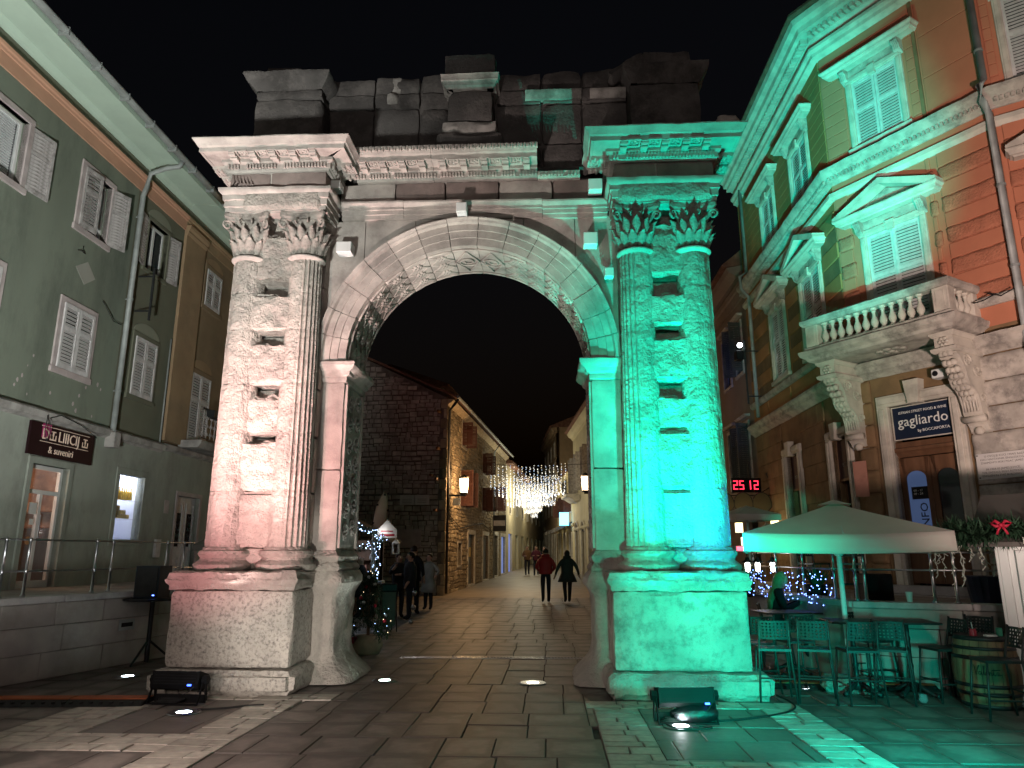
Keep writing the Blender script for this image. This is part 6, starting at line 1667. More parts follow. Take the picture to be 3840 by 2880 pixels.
# ------------------------------------------------------------------ curtain of fairy lights across the alley
LC = root('fairy_light_canopy', 'canopy of white fairy light strands sagging across the alley', 'light canopy', (0, 40.5, 0), 0)
fm = [emit('white_fairy_bulb', (1, .96, .85), 1.8, False), emit('blue_fairy_bulb', (.55, .72, 1), 1.8, False), emit('yellow_fairy_bulb', (1, .82, .5), 1.8, False)]
wiresb = MB(); bulbs = MB(); mi = []
OCT = [(1,0,0),(-1,0,0),(0,1,0),(0,-1,0),(0,0,1),(0,0,-1)]; OF = [(0,2,4),(2,1,4),(1,3,4),(3,0,4),(2,0,5),(1,2,5),(3,1,5),(0,3,5)]
rr = random.Random(3)
def addb(p, s):
    bulbs.add([(p[0]+a*s, p[1]+b_*s, p[2]+c*s) for a, b_, c in OCT], OF); k = rr.choices((0, 1, 2), (6, 2, 2))[0]; mi.extend([k]*8)
for k in range(9):
    y0, y1 = k*6.0, k*6.0+6.0
    xl = -1.42+.12*k*6*.5; xr = 3.0-.03*y0
    zt = 6.45-.0*k+gz(40+y0)*.4; zt1 = zt
    wiresb.tube([(xl-.3, y0, zt+.05), ((xl+xr)/2, y0, zt-.12), (xr+1.5, y0, zt+.05)], .012, 4)
    ns = 21
    for i in range(ns):
        x = xl+(xr-xl)*i/(ns-1)
        z0 = zt-.12*math.sin(PI*i/(ns-1))
        sag = 1.6+.25*math.sin(k*2.1)+rr.uniform(-.08, .08)
        m_ = 60
        for j in range(m_+1):
            t = j/m_
            z = z0-sag*4*t*(1-t) if t < .5 else z0-sag*(1-(2*t-1)**2)*.9-.1*(1-(2*t-1)**2)
            y = y0+(y1-y0)*(t**1.5 if t < .5 else t**1.5)
            addb((x+rr.uniform(-.03, .03), y+rr.uniform(-.06, .06), z+rr.uniform(-.05, .05)), rr.uniform(.02, .03))
wiresb.build('support_wire', M['rubber'], LC)
me = bpy.data.meshes.new('fairy_bulbs'); me.from_pydata(bulbs.v, [], bulbs.f)
for m_ in fm: me.materials.append(m_)
me.polygons.foreach_set('material_index', mi)
ob = bpy.data.objects.new('fairy_bulbs', me); C.objects.link(ob); ob.parent = LC; tag(ob, kind='stuff')
for (y, p) in ((43, 220), (51, 380), (60, 420), (70, 420), (82, 420)): point('fairy_light_glow', (1.0, y, 5.0+gz(y)), p, (1, .9, .62), .9)
# ------------------------------------------------------------------ people
def skin_body(joints, edges, root_i, sub=2):
    me = bpy.data.meshes.new('b'); me.from_pydata([j[0] for j in joints], edges, []); me.update()
    o = bpy.data.objects.new('b', me); C.objects.link(o)
    md = o.modifiers.new('s', 'SKIN'); md.use_smooth_shade = True; md.branch_smoothing = .4
    sv = me.skin_vertices[0].data
    for i, j in enumerate(joints):
        r = j[1]; sv[i].radius = (r, r) if not isinstance(r, tuple) else r
        sv[i].use_root = (i == root_i)
    sb = o.modifiers.new('u', 'SUBSURF'); sb.levels = sub; sb.render_levels = sub
    dg = bpy.context.evaluated_depsgraph_get(); dg.update()
    out = bpy.data.meshes.new_from_object(o.evaluated_get(dg))
    bpy.data.objects.remove(o); return out
def cloth(name, col, rough=.85): return mat(name, col, rough, .12, 6, bump=.3, bscale=16, bdist=.02)
def person(label, loc, rz, h, top, legs, hair, pose='stand', arms=None, coat=None, group=None, hood=False, bald=False, long_hair=False, puff=1.0, step=.0):
    k = h/1.75
    # local frame: person looks along -Y
    ky0, ay0, ky1, ay1 = -step*.5, -step, step*.25, step
    lift = .05 if step else 0
    J = [((0,0,.97), (.135,.115)), ((0,0,1.12), (.125,.10)), ((0,.01,1.32), (.155*puff,.12*puff)), ((0,.015,1.45), (.12,.09)), ((0,.005,1.52), .055), ((0,-.005,1.60), (.082,.095)), ((0,-.01,1.68), (.082,.1)), ((0,.0,1.745), (.05,.06)),
         ((-.095,0,.90), .095), ((-.10,ky0,.50), .074), ((-.10,ay0,.10), .056), ((-.11,ay0-.14,.045), .04),
         ((.095,0,.90), .095), ((.10,ky1-.03,.50), .074), ((.10,ay1,.10+lift), .056), ((.11,ay1-.12,.045+lift*.3), .04)]
    if arms is None: arms = {-1: ((-.27,.03,1.17), (-.27,-.05,.93)), 1: ((.27,.03,1.17), (.27,-.05,.93))}
    E_ = [(0,1),(1,2),(2,3),(3,4),(4,5),(5,6),(6,7),(0,8),(8,9),(9,10),(10,11),(0,12),(12,13),(13,14),(14,15)]
    hands = []
    for s in (-1, 1):
        el, wr = arms[s]; i = len(J)
        d = (Vector(wr)-Vector(el)).normalized()
        pl = Vector(wr)+d*.07; ft = Vector(wr)+d*.15; th = Vector(wr)+d*.06+Vector((-s*.045, -.02, 0))
        J += [((s*.175,.01,1.43), .075*puff), (el, .055*puff), (wr, .036), (tuple(pl), .034), (tuple(ft), .018), (tuple(th), .014)]
        E_ += [(3,i),(i,i+1),(i+1,i+2),(i+2,i+3),(i+3,i+4),(i+2,i+5)]; hands.append(Vector(wr)+d*.02)
    J = [((p[0]*k, p[1]*k, p[2]*k), (r*k if not isinstance(r, tuple) else (r[0]*k, r[1]*k))) for p, r in J]
    me = skin_body(J, E_, 0)
    shoes = M['black_metal']
    for m_ in (top, legs, M['skin'], M['rubber'], hair): me.materials.append(m_)
    for p in me.polygons:
        c = p.center/k
        i = 0
        if c.z < .085: i = 3
        elif c.z < .96: i = 1
        if c.z > 1.52: i = 2
        for hv in hands:
            if (Vector(c)-hv).length < .15 and (Vector(c)-hv).dot(hv-Vector((0,0,1.2))) > -.02 and (Vector(c)-hv).length < .13 and c.z > .6 and abs(c.x) > .06: i = 2
        # arms hanging below the waist line keep the sleeve colour
        if i == 1 and abs(c.x) > .215: i = 0
        p.material_index = i; p.use_smooth = True
    r = root('person', label, 'person', loc, rz, group)
    b = bpy.data.objects.new('body', me); C.objects.link(b); b.parent = r
    # head details: nose, ears, eyes
    f = MB(); f.ball((0, -.108*k, 1.635*k), .017*k, 6, 5, 1.5); f.ball((-.088*k, 0, 1.635*k), .02*k, 6, 5, 1.5); f.ball((.088*k, 0, 1.635*k), .02*k, 6, 5, 1.5); f.build('nose_and_ears', M['skin'], r, True)
    for s in (-1, 1): f = MB(); f.ball((s*.035*k, -.092*k, 1.66*k), .011*k, 6, 4); f.build('eye', M['black_metal'], r)
    f = MB(); f.box(-.025*k, .025*k, -.104*k, -.09*k, 1.588*k, 1.595*k); f.build('mouth', M['cup_red'], r)
    # hair cap
    if not bald:
        hm = MB(); rg = []
        for i in range(7):
            t = i/6*PI*.62; ring = []
            for j in range(16):
                a = 2*PI*j/16; fr = math.sin(a) < -.25
                tt = min(t, PI*.30) if fr else t
                q = math.sin(tt)*1.0
                ring.append((.099*k*q*math.cos(a), .012*k+.118*k*q*math.sin(a), (1.655+.115*math.cos(tt))*k))
            rg.append(ring)
        if long_hair:
            for dz, q in ((-.12, .95), (-.25, 1.05), (-.36, .9)):
                rg.append([(.11*k*q*math.cos(2*PI*j/16), (.05+.07*q*max(math.sin(2*PI*j/16), -.2))*k, (1.62+dz)*k) for j in range(16)])
        hm.loft(rg[::-1]); hm.build('hair', hair, r, True)
    if coat:
        hem, flare, m_ = coat
        c = MB(); rg = []
        prof = [(hem, flare, flare*.82), ((hem+.98)/2, (flare+.2)/2+.015, (flare*.82+.16)/2), (1.0, .185*puff, .15*puff), (1.2, .19*puff, .155*puff), (1.36, .205*puff, .155*puff), (1.45, .165*puff, .12*puff), (1.515, .085, .085)]
        for z, a_, b_ in prof:
            ring = []
            for j in range(24):
                a = 2*PI*j/24; e = 1+.05*nz(math.cos(a)*2+loc[0], math.sin(a)*2, z*5)
                ring.append((a_*k*e*math.cos(a), b_*k*e*math.sin(a), z*k))
            rg.append(ring)
        c.loft(rg, caps=False); co = c.build('coat', m_, r, True)
        so = co.modifiers.new('t', 'SOLIDIFY'); so.thickness = .012; so.offset = -1
    if hood:
        c = MB(); c.lathe([(.10*k, 1.46*k), (.14*k, 1.48*k), (.15*k, 1.54*k), (.11*k, 1.58*k)], 16); c.build('hood', coat[2] if coat else top, r, True)
    return r
c_black = cloth('black_jacket_cloth', (.012,.012,.014)); c_navy = cloth('dark_navy_cloth', (.02,.022,.028)); c_red = cloth('red_puffer_cloth', (.33,.018,.02), .6); c_grey = cloth('light_grey_coat_cloth', (.26,.26,.235)); c_brown = cloth('brown_jacket_cloth', (.16,.085,.04)); c_plum = cloth('plum_jacket_cloth', (.09,.015,.03)); c_olive = cloth('dark_green_parka_cloth', (.028,.03,.026))
jeans = cloth('dark_jeans_cloth', (.018,.02,.028)); h_br = mat('brown_hair', (.03,.018,.012), .6, .2, 20); h_dk = mat('dark_hair', (.012,.009,.008), .6, .2, 20); h_bl = mat('blonde_hair', (.3,.2,.1), .6, .2, 20)
person('person in a red puffer jacket walking away down the alley', (1.16, 25.6, 0), 180, 1.80, c_red, jeans, h_br, arms={-1: ((-.31,.05,1.16), (-.22,-.16,1.0)), 1: ((.31,.05,1.16), (.22,-.16,1.0))}, coat=(.93, .21, c_red), puff=1.18, step=.17, hood=True)
person('person in a flaring dark parka walking away beside the red jacket', (1.90, 25.6, 0), 186, 1.74, c_olive, c_black, h_dk, arms={-1: ((-.33,.04,1.18), (-.42,-.02,.92)), 1: ((.33,.04,1.18), (.42,-.02,.92))}, coat=(.70, .34, c_olive), puff=1.15, step=.2, hood=True, long_hair=True)
person('person in a brown jacket strolling towards the camera far down the alley', (.95, 46.5, gz(46.5)), 4, 1.78, c_brown, jeans, h_dk, arms={-1: ((-.28,.05,1.16), (-.12,-.24,1.15)), 1: ((.28,.05,1.16), (.2,-.15,1.0))}, coat=(.92, .2, c_brown), puff=1.1, step=.15)
person('person in a plum jacket holding a cup far down the alley', (1.50, 46.0, gz(46)), -5, 1.78, c_plum, jeans, h_br, arms={-1: ((-.28,.05,1.16), (-.14,-.25,1.18)), 1: ((.28,.05,1.16), (.12,-.25,1.18))}, coat=(.9, .2, c_plum), puff=1.1, step=.13)
person('person with a fur hood half hidden behind the red jacket', (2.06, 47.5, gz(47.5)), 0, 1.72, c_black, c_black, h_br, coat=(.8, .24, c_black), hood=True, long_hair=True)
person('man in a long black coat with raised hand near the market stall', (-2.98, 19.6, 0), 35, 1.62, c_black, c_black, h_dk, arms={-1: ((-.28,.0,1.2), (-.24,-.2,1.38)), 1: ((.27,.03,1.17), (.16,-.26,1.16))}, coat=(.78, .23, c_black))
person('man in a dark quilted jacket seen from the side by the stall', (-2.60, 19.0, 0), -75, 1.66, c_navy, jeans, h_dk, arms={-1: ((-.26,.03,1.17), (-.16,-.26,1.17)), 1: ((.27,.03,1.17), (.24,-.1,.94))}, coat=(.84, .21, c_navy), puff=1.12)
person('person in black standing behind the two men at the stall', (-2.72, 20.6, 0), 160, 1.84, c_black, c_black, h_br, coat=(.85, .21, c_black))
person('woman in a light grey coat and wide dark trousers by the stone gable', (-2.50, 22.4, 0), -20, 1.62, c_grey, c_black, h_br, arms={-1: ((-.27,.03,1.17), (-.22,-.12,.95)), 1: ((.33,.06,1.2), (.2,.02,1.02))}, coat=(.55, .27, c_grey))
person('bald man in a black coat leaning on the stall beside the left pier', (-3.98, 19.6, 0), -70, 1.55, c_black, c_black, h_dk, arms={-1: ((-.25,-.1,1.2), (-.12,-.25,1.32)), 1: ((.27,.03,1.17), (.16,-.2,1.1))}, coat=(.6, .25, c_black), bald=True)

# ------------------------------------------------------------------ fir foliage helper
def fir_mass(centers, n, ln, seed=1):
    """clusters of short needle blades round a list of (point, radius, outward)"""
    rg = random.Random(seed); m = MB()
    for (c, rad) in centers:
        for _ in range(n):
            d = Vector((rg.gauss(0, 1), rg.gauss(0, 1), rg.gauss(0, 1))).normalized()
            p = Vector(c)+d*rad*rg.uniform(.1, 1)
            e = p+(d+Vector((rg.uniform(-.5, .5), rg.uniform(-.5, .5), rg.uniform(-.6, .2)))).normalized()*ln*rg.uniform(.6, 1.3)
            s = d.cross(Vector((0, 0, 1)));
            if s.length < .01: s = Vector((1, 0, 0))
            s = s.normalized()*ln*.12
            m.add([p-s, p+s, e], [(0, 1, 2)])
    return m

# ------------------------------------------------------------------ market stall behind the left pier
MS = root('market_stall', 'dim market stall with garland, blue-white lights and a counter beside the gable', 'market stall', (-4.3, 20.6, 0), 0)
for x in (-.9, .55):
    for y in (-.55, .7):
        b = MB(); b.cbox(x-.05, x+.05, y-.05, y+.05, 0, 2.05, .01); b.build('post', M['chalet'], MS)
b = MB(); b.cbox(-1.0, .85, -.85, -.35, .86, .93, .01); b.build('counter_top', M['chalet'], MS)
for i in range(12): b = MB(); b.box(-.95+i*.135, -.95+i*.135+.125, -.6, -.57, .0, .86); b.build('front_board', M['wood'], MS)
for s in (-1, 1):
    b = MB(); b.add([(-.2, -1.0, 2.62), (-.2, 1.0, 2.62), (-.2+s*1.25, 1.0, 2.0), (-.2+s*1.25, -1.0, 2.0), (-.2, -1.0, 2.56), (-.2, 1.0, 2.56), (-.2+s*1.25, 1.0, 1.94), (-.2+s*1.25, -1.0, 1.94)], [(0,1,2,3),(7,6,5,4),(0,3,7,4),(1,5,6,2),(2,6,7,3)]); b.build('roof_slope', M['fabric_dark'], MS)
b = MB(); b.box(-.9, .6, .65, .7, .0, 2.0); b.build('back_board', M['wood'], MS)
for z in (1.15, 1.45, 1.75):
    b = MB(); b.box(-.85, .5, .35, .65, z, z+.02); b.build('shelf', M['wood'], MS)
gpts = []
for i in range(16):
    t = i/15; gpts.append((Vector((-.2-1.2*t, -1.02, 2.55-.55*t)), .09)); gpts.append((Vector((-.2+1.1*t, -1.02, 2.55-.5*t)), .09))
for i in range(18):
    t = i/17; gpts.append((Vector((-1.1+1.9*t, -1.0, 2.0-.28*math.sin(PI*t))), .09))
for i in range(10): gpts.append((Vector((.72, -.95, 1.9-.1*i)), .07))
tag(fir_mass(gpts, 70, .08, 3).build('garland', M['fir2'], MS), kind='stuff')
mblue = emit('blue_white_fairy_bulb', (.45, .62, 1), 8, False)
fb = MB(); rg_ = random.Random(9)
for (c, rad) in gpts:
    for _ in range(3):
        p = c+Vector((rg_.uniform(-.1, .1), rg_.uniform(-.1, 0), rg_.uniform(-.1, .1))); fb.add([(p.x+a*.013, p.y+b_*.013, p.z+c_*.013) for a, b_, c_ in OCT], OF)
tag(fb.build('garland_bulbs', mblue, MS), kind='stuff')
point('stall_light', (-4.3, 20.3, 1.85), 16, (.75, .85, 1), .2)
for i in range(9):
    o = MB(); o.lathe([(.04, 0), (.05, .05), (.03, .12), (.02, .16), (.001, .165)], 8); ob = o.build('trinket', M['bandstone'] if i % 2 else M['poster'], None, True)
    tag(ob, 'small souvenir figure on the market stall shelves', 'souvenir', 'souvenirs on the market stall'); ob.location = (-5.0+i*.14, 21.1, [1.17, 1.47, 1.77][i % 3])
# house-shaped sign and lantern and surfboard
b = MB(); b.prism([(-.26, 0), (.26, 0), (.26, .2), (0, .48), (-.26, .2)], -.03, .03); so = b.build('house_shaped_sign', M['paper'], None); tag(so, 'white house-shaped sign with red lettering band on the stall', 'sign'); so.location = (-3.33, 19.6, 2.04)
b = MB(); b.box(-.2, .2, -.034, -.031, .05, .1); b.box(-.16, .16, -.034, -.031, .16, .19); b.build('red_band', M['cup_red'], so)
point('sign_light', (-3.45, 19.4, 2.2), 2.2, (1, .92, .9), .06)
sb_ = MB(); rg = []
for i in range(17):
    t = i/16; z = 1.45*t; wd = .17*math.sin(PI*min(1, t*1.02+.02))**.55*(1 if t < .9 else 1)
    wd = max(.012, .175*(math.sin(PI*t))**.6); rg.append([(wd*math.cos(2*PI*j/14), .03*math.sin(2*PI*j/14)*(wd/.175), z) for j in range(14)])
sb_.loft(rg); so = sb_.build('surfboard', mat('cream_surfboard', (.5,.38,.27), .35, .08, 3), None, True); tag(so, 'cream surfboard hung with small bulbs above the market stall', 'surfboard'); so.location = (-3.72, 20.0, 1.93-.05); so.rotation_euler = (0, R(9), 0)
b = MB()
for (x, z) in ((.1, 1.4), (-.13, 1.05), (.18, .95), (-.15, .55), (.16, .45), (.02, 1.35)): b.ball((x, -.04, z), .03, 7, 5)
tag(b.build('dark_bulbs', M['black_metal'], so), kind='stuff')
r = root('hanging_lantern', 'small white lantern hanging at the corner of the market stall', 'lantern', (-3.1, 19.7, 1.62))
b = MB(); b.cbox(-.09, .09, -.09, .09, 0, .03, .005); b.build('lantern_base', M['paper'], r); b = MB(); b.lathe([(.14, .28), (.03, .40), (.001, .42)], 4, (0, 0, 0), PI/4, PI/4+2*PI); b.build('lantern_roof', M['paper'], r)
for s in ((-1,-1), (1,-1), (1,1), (-1,1)): b = MB(); b.box(s[0]*.08-.012, s[0]*.08+.012, s[1]*.08-.012, s[1]*.08+.012, .03, .28); b.build('lantern_post', M['paper'], r)
# display rack
r = root('display_rack', 'thin chrome display rack behind the men at the stall', 'rack', (-2.86, 20.9, 0))
for x in (-.26, .26): b = MB(); b.cyl((x, 0, 0), (x, 0, 1.55), .014, n=8); b.build('upright', M['steel'], r)
for z in (.5, .95, 1.54): b = MB(); b.cyl((-.34, 0, z), (.34, 0, z), .011, n=8); b.build('shelf_bar', M['steel'], r)
# menu board on a stand
r = root('menu_board', 'tall dark menu board on a folding stand left of the passage', 'sign board', (-2.68, 16.3, 0), 25)
b = MB(); b.cbox(-.17, .17, -.02, .02, .12, .82, .01); b.build('board', mat('brown_board', (.09,.075,.06), .7, .1, 3), r)
b = MB(); b.cbox(-.19, .19, -.05, .05, .82, 1.0, .03); b.build('top_box', M['black_metal'], r)
for s in (-1, 1):
    b = MB(); b.cyl((s*.16, .0, .8), (s*.16, .26, .0), .012, n=6); b.build('leg', M['black_metal'], r); b = MB(); b.cyl((s*.16, -.02, .8), (s*.16, -.14, .0), .012, n=6); b.build('leg', M['black_metal'], r)
# christmas tree in a sack
r = root('christmas_tree', 'small dark decorated Christmas tree in a paper sack behind the left pier', 'tree', (-2.42, 12.75, 0))
b = MB(); rg = []
for i in range(8):
    t = i/7; q = .2+.05*math.sin(t*PI)-.03*(t > .9); rg.append([((q+.02*nz(math.cos(2*PI*j/18)*3, math.sin(2*PI*j/18)*3, t*5))*math.cos(2*PI*j/18), (q+.02*nz(math.cos(2*PI*j/18)*3+5, math.sin(2*PI*j/18)*3, t*5))*math.sin(2*PI*j/18), .30*t) for j in range(18)])
b.loft(rg); b.build('sack', M['sack'], r, True)
b = MB(); b.cyl((0, 0, .2), (0, 0, 1.25), .03, .008, 7); b.build('trunk', M['wood'], r)
cs = []; rgx = random.Random(4)
for i in range(90):
    t = rgx.uniform(0, 1)**1.3; a = rgx.uniform(0, 2*PI); q = (.52*(1-t)+.04)*rgx.uniform(.35, 1)
    cs.append((Vector((q*math.cos(a), q*math.sin(a), .36+.92*t-.08*q)), .10))
tag(fir_mass(cs, 55, .07, 8).build('foliage', M['fir'], r), kind='stuff')
mb_ = [emit('tiny_warm_bulb', (1, .8, .5), 3, False), emit('tiny_blue_bulb', (.4, .6, 1), 4, False)]
for k in range(2):
    fb = MB()
    for (c, _) in cs[k::9]: p = c*1.05; fb.add([(p.x+a*.008, p.y-.08+b_*.008, p.z+c_*.008) for a, b_, c_ in OCT], OF)
    tag(fb.build('tree_bulbs', mb_[k], r), kind='stuff')
for i, (c, _) in enumerate(cs[::7]):
    b = MB(); b.ball((c.x*1.1, c.y*1.1-.05, c.z), .032, 10, 7); b.build('bauble', M['steel'] if i % 3 else M['bow'], r, True)
b = MB(); b.ball((-.24, -.1, .22), .06, 8, 5); b.ball((-.31, -.1, .25), .05, 8, 5, .7); b.ball((-.2, -.14, .26), .05, 8, 5, .7); b.build('ribbon_bow', M['bow'], r, True)
for (x, y, z) in ((-2.3, 17.2, .12), (-2.28, 17.4, .42), (-2.25, 17.3, .75)):
    b = MB(); b.ball((0, 0, 0), .06, 12, 8); o = b.build('glass_bauble', M['steel'], None, True); o.location = (x, y, z); tag(o, 'shiny bauble hanging by the menu board', 'bauble', 'baubles by the menu board')
# speaker on a stand and table at the left pier, closed parasol behind
r = root('loudspeaker', 'black loudspeaker box standing left of the pink-lit pier', 'loudspeaker', (-5.55, 11.6, 0.965), -8)
b = MB(); b.prismz([(-.2, -.2), (.2, -.2), (.14, .2), (-.14, .2)], 0, .48); b.build('cabinet', mat('blue_black_cabinet', (.012,.016,.022), .4, .1, 4), r)
b = MB(); b.box(-.17, .17, -.212, -.202, .03, .45); b.build('grille', M['rubber'], r); b = MB(); b.box(.12, .15, -.22, -.213, .04, .055); b.build('blue_led', emit('blue_led_dot', (.1, .2, 1), 8, False), r)
r = root('speaker_stand', 'dark round-topped stand carrying the loudspeaker', 'stand', (-5.55, 11.6, 0))
b = MB(); b.lathe([(.001, .93), (.42, .93), (.43, .945), (.42, .96), (.001, .96)], 24); b.build('stand_top', M['black_metal'], r); b = MB(); b.cyl((0, 0, .03), (0, 0, .93), .035, n=10); b.build('stand_pole', M['black_metal'], r)
for k in range(3): b = MB(); a = k*2*PI/3+.4; b.cyl((0, 0, .35), (.38*math.cos(a), .38*math.sin(a), .02), .018, n=6); b.build('leg', M['black_metal'], r)
r = root('dark_parasol', 'dark taupe parasol behind the left pier on the terrace', 'parasol', (-5.15, 13.3, 1.04))
b = MB(); b.add([(0, 0, 1.05)]+[(.6*math.cos(PI/4+k*PI/2), .6*math.sin(PI/4+k*PI/2), .74) for k in range(4)]+[(.6*math.cos(PI/4+k*PI/2), .6*math.sin(PI/4+k*PI/2), .64) for k in range(4)], [(0,1,2),(0,2,3),(0,3,4),(0,4,1),(1,5,6,2),(2,6,7,3),(3,7,8,4),(4,8,5,1)]); b.build('canopy', M['fabric_dark'], r); b = MB(); b.cyl((0, 0, 0), (0, 0, 1.0), .025, n=8); b.build('pole', M['black_metal'], r)
# cable ramps
def ramp(label, p, q, wd):
    p, q = Vector(p), Vector(q); d_ = q-p; L_ = d_.length; r = root('cable_ramp', label, 'cable ramp', (p.x, p.y, 0), math.degrees(math.atan2(d_.y, d_.x)), 'cable ramps')
    n = max(1, round(L_/.9)); l = L_/n
    for i in range(n):
        b = MB(); b.prismx([(-wd/2, .004), (-wd*.22, .055), (wd*.22, .055), (wd/2, .004)], i*l+.004, (i+1)*l-.004); b.build('ramp_segment', M['rubber'], r)
        b = MB(); b.box(i*l+.01, (i+1)*l-.01, -wd*.2, wd*.2, .0555, .066); b.build('orange_lid', M['orange_rubber'], r)
        for k in range(8):
            b = MB(); b.cyl((i*l+.06+k*.11, -wd*.36, .025), (i*l+.06+k*.11, -wd*.36, .045), .02, n=6); b.build('tread_stud', M['rubber'], r)
ramp('orange-lidded rubber cable ramp running in from the left edge', (-6.6, 8.62), (-4.05, 8.66), .46)
ramp('orange-lidded rubber cable ramp under the bar stools on the right', (2.9, 9.72), (5.2, 9.5), .4)
# sack under right floodlight, cables
b = MB(); rg = []
for i in range(10):
    t = i/9; q = math.sin(PI*(.12+.8*t))**.6; rg.append([((.24*q+.03*nz(math.cos(2*PI*j/24)*2.4, math.sin(2*PI*j/24)*2.4, t*4))*math.cos(2*PI*j/24), (.12*q+.02*nz(math.cos(2*PI*j/24)*2, math.sin(2*PI*j/24)*2+4, t*4))*math.sin(2*PI*j/24), .015+.16*t+.02*nz(j*.5, t*3, 1)) for j in range(24)])
b.loft(rg); o = b.build('plastic_sack', M['bag'], None, True); tag(o, 'crumpled black plastic sack under the right stage floodlight', 'sack'); o.location = (1.80, 7.66, 0)
for (lab, pts) in (('black cable running right from the teal pier floodlight', [(1.95, 7.66, .02), (2.3, 7.78, .014), (2.8, 8.05, .012), (3.05, 8.35, .012), (3.12, 8.7, .012), (3.1, 9.1, .012)]), ('thin cable looped in front of the right floodlight', [(1.5, 7.55, .014), (1.55, 7.42, .012), (1.75, 7.36, .012), (1.9, 7.42, .012), (1.85, 7.5, .012), (1.7, 7.5, .012)]), ('thin dark cable by the left floodlight and inground lamp', [(-3.35, 8.25, .012), (-3.1, 8.32, .012), (-2.9, 8.45, .012), (-2.7, 8.5, .012)])):
    P = [Vector(p) for p in pts]; sm = []
    for i in range(len(P)-1):
        for k in range(6):
            t = k/6; p0, p1, p2, p3 = P[max(i-1, 0)], P[i], P[i+1], P[min(i+2, len(P)-1)]
            sm.append(.5*((2*p1)+(p2-p0)*t+(2*p0-5*p1+4*p2-p3)*t*t+(3*p1-p0-3*p2+p3)*t**3))
    b = MB(); b.tube(sm, .011, 6); o = b.build('power_cable', M['rubber'], None, True); tag(o, lab, 'cable', 'cables on the paving')
# ------------------------------------------------------------------ right: parasol, bar stools, tables, barrel, chalet
r = root('parasol', 'large cream square parasol over the bar tables on the right', 'parasol', (4.15, 9.4, 0), -20)
hs = 1.1; zc, zt_, zl = 1.87, 2.27, 1.655
cn = MB(); seg = 10
def canopy_pt(side, s, t):
    # side 0..3, s along the edge, t from apex (0) to edge (1)
    a = side*PI/2; ex = s*2-1
    x, y = ex*hs*t, -hs*t
    z = zt_-(zt_-zc)*(t**.9)-.03*math.sin(PI*s)*t*t
    return (x*math.cos(a)-y*math.sin(a), x*math.sin(a)+y*math.cos(a), z)
for side in range(4):
    cn = MB(); vs = []; fs = []
    for i in range(7):
        for j in range(seg+1): vs.append(canopy_pt(side, j/seg, max(.02, i/6)))
    for i in range(6):
        for j in range(seg): fs.append((i*(seg+1)+j, (i+1)*(seg+1)+j, (i+1)*(seg+1)+j+1, i*(seg+1)+j+1))
    cn.add(vs, fs); o = cn.build('canopy_panel', M['fabric'], r, True)
    vl = MB(); vs = []; fs = []
    for i in range(4):
        for j in range(seg*2+1):
            p = canopy_pt(side, j/(seg*2), 1.0); w_ = .012*math.sin(j*1.3+side)*i/3
            d_ = Vector((p[0], p[1], 0)).normalized()
            vs.append((p[0]*1.003+d_.x*w_, p[1]*1.003+d_.y*w_, p[2]-(zc-zl)*i/3))
    for i in range(3):
        for j in range(seg*2): fs.append((i*(seg*2+1)+j, (i+1)*(seg*2+1)+j, (i+1)*(seg*2+1)+j+1, i*(seg*2+1)+j+1))
    vl.add(vs, fs); o = vl.build('valance', M['fabric'], r, True); s_ = o.modifiers.new('t', 'SOLIDIFY'); s_.thickness = .006
b = MB(); b.add([(0, 0, zt_+.035)]+[(.27*math.cos(PI/4+k*PI/2), .27*math.sin(PI/4+k*PI/2), zt_-.035) for k in range(4)], [(0,1,2),(0,2,3),(0,3,4),(0,4,1)]); b.build('vent_cap', M['fabric'], r)
b = MB(); b.cyl((0, 0, .1), (0, 0, zt_-.01), .032, n=14); b.build('pole', M['chalet'], r, True)
b = MB(); b.lathe([(.04, 0), (.06, .02), (.06, .07), (.04, .09)], 14, (0, 0, 1.6)); b.build('hub', M['chalet'], r)
for k in range(8):
    a = PI/4*k+PI/4; q = hs*(1.38 if k % 2 == 0 else .97)
    b = MB(); b.cyl((0, 0, zt_-.05), (q*math.cos(a), q*math.sin(a), zc-.02), .011, n=6); b.build('rib', M['chalet'], r)
    b = MB(); b.cyl((.04*math.cos(a), .04*math.sin(a), 1.64), (q*.5*math.cos(a), q*.5*math.sin(a), (zt_+zc)/2-.05), .009, n=6); b.build('strut', M['chalet'], r)
b = MB(); b.rough(-.36, .36, -.26, .26, 0, .16, .06, .03, .07, 3, 5); b.build('stone_base', M['arch'], r, True)

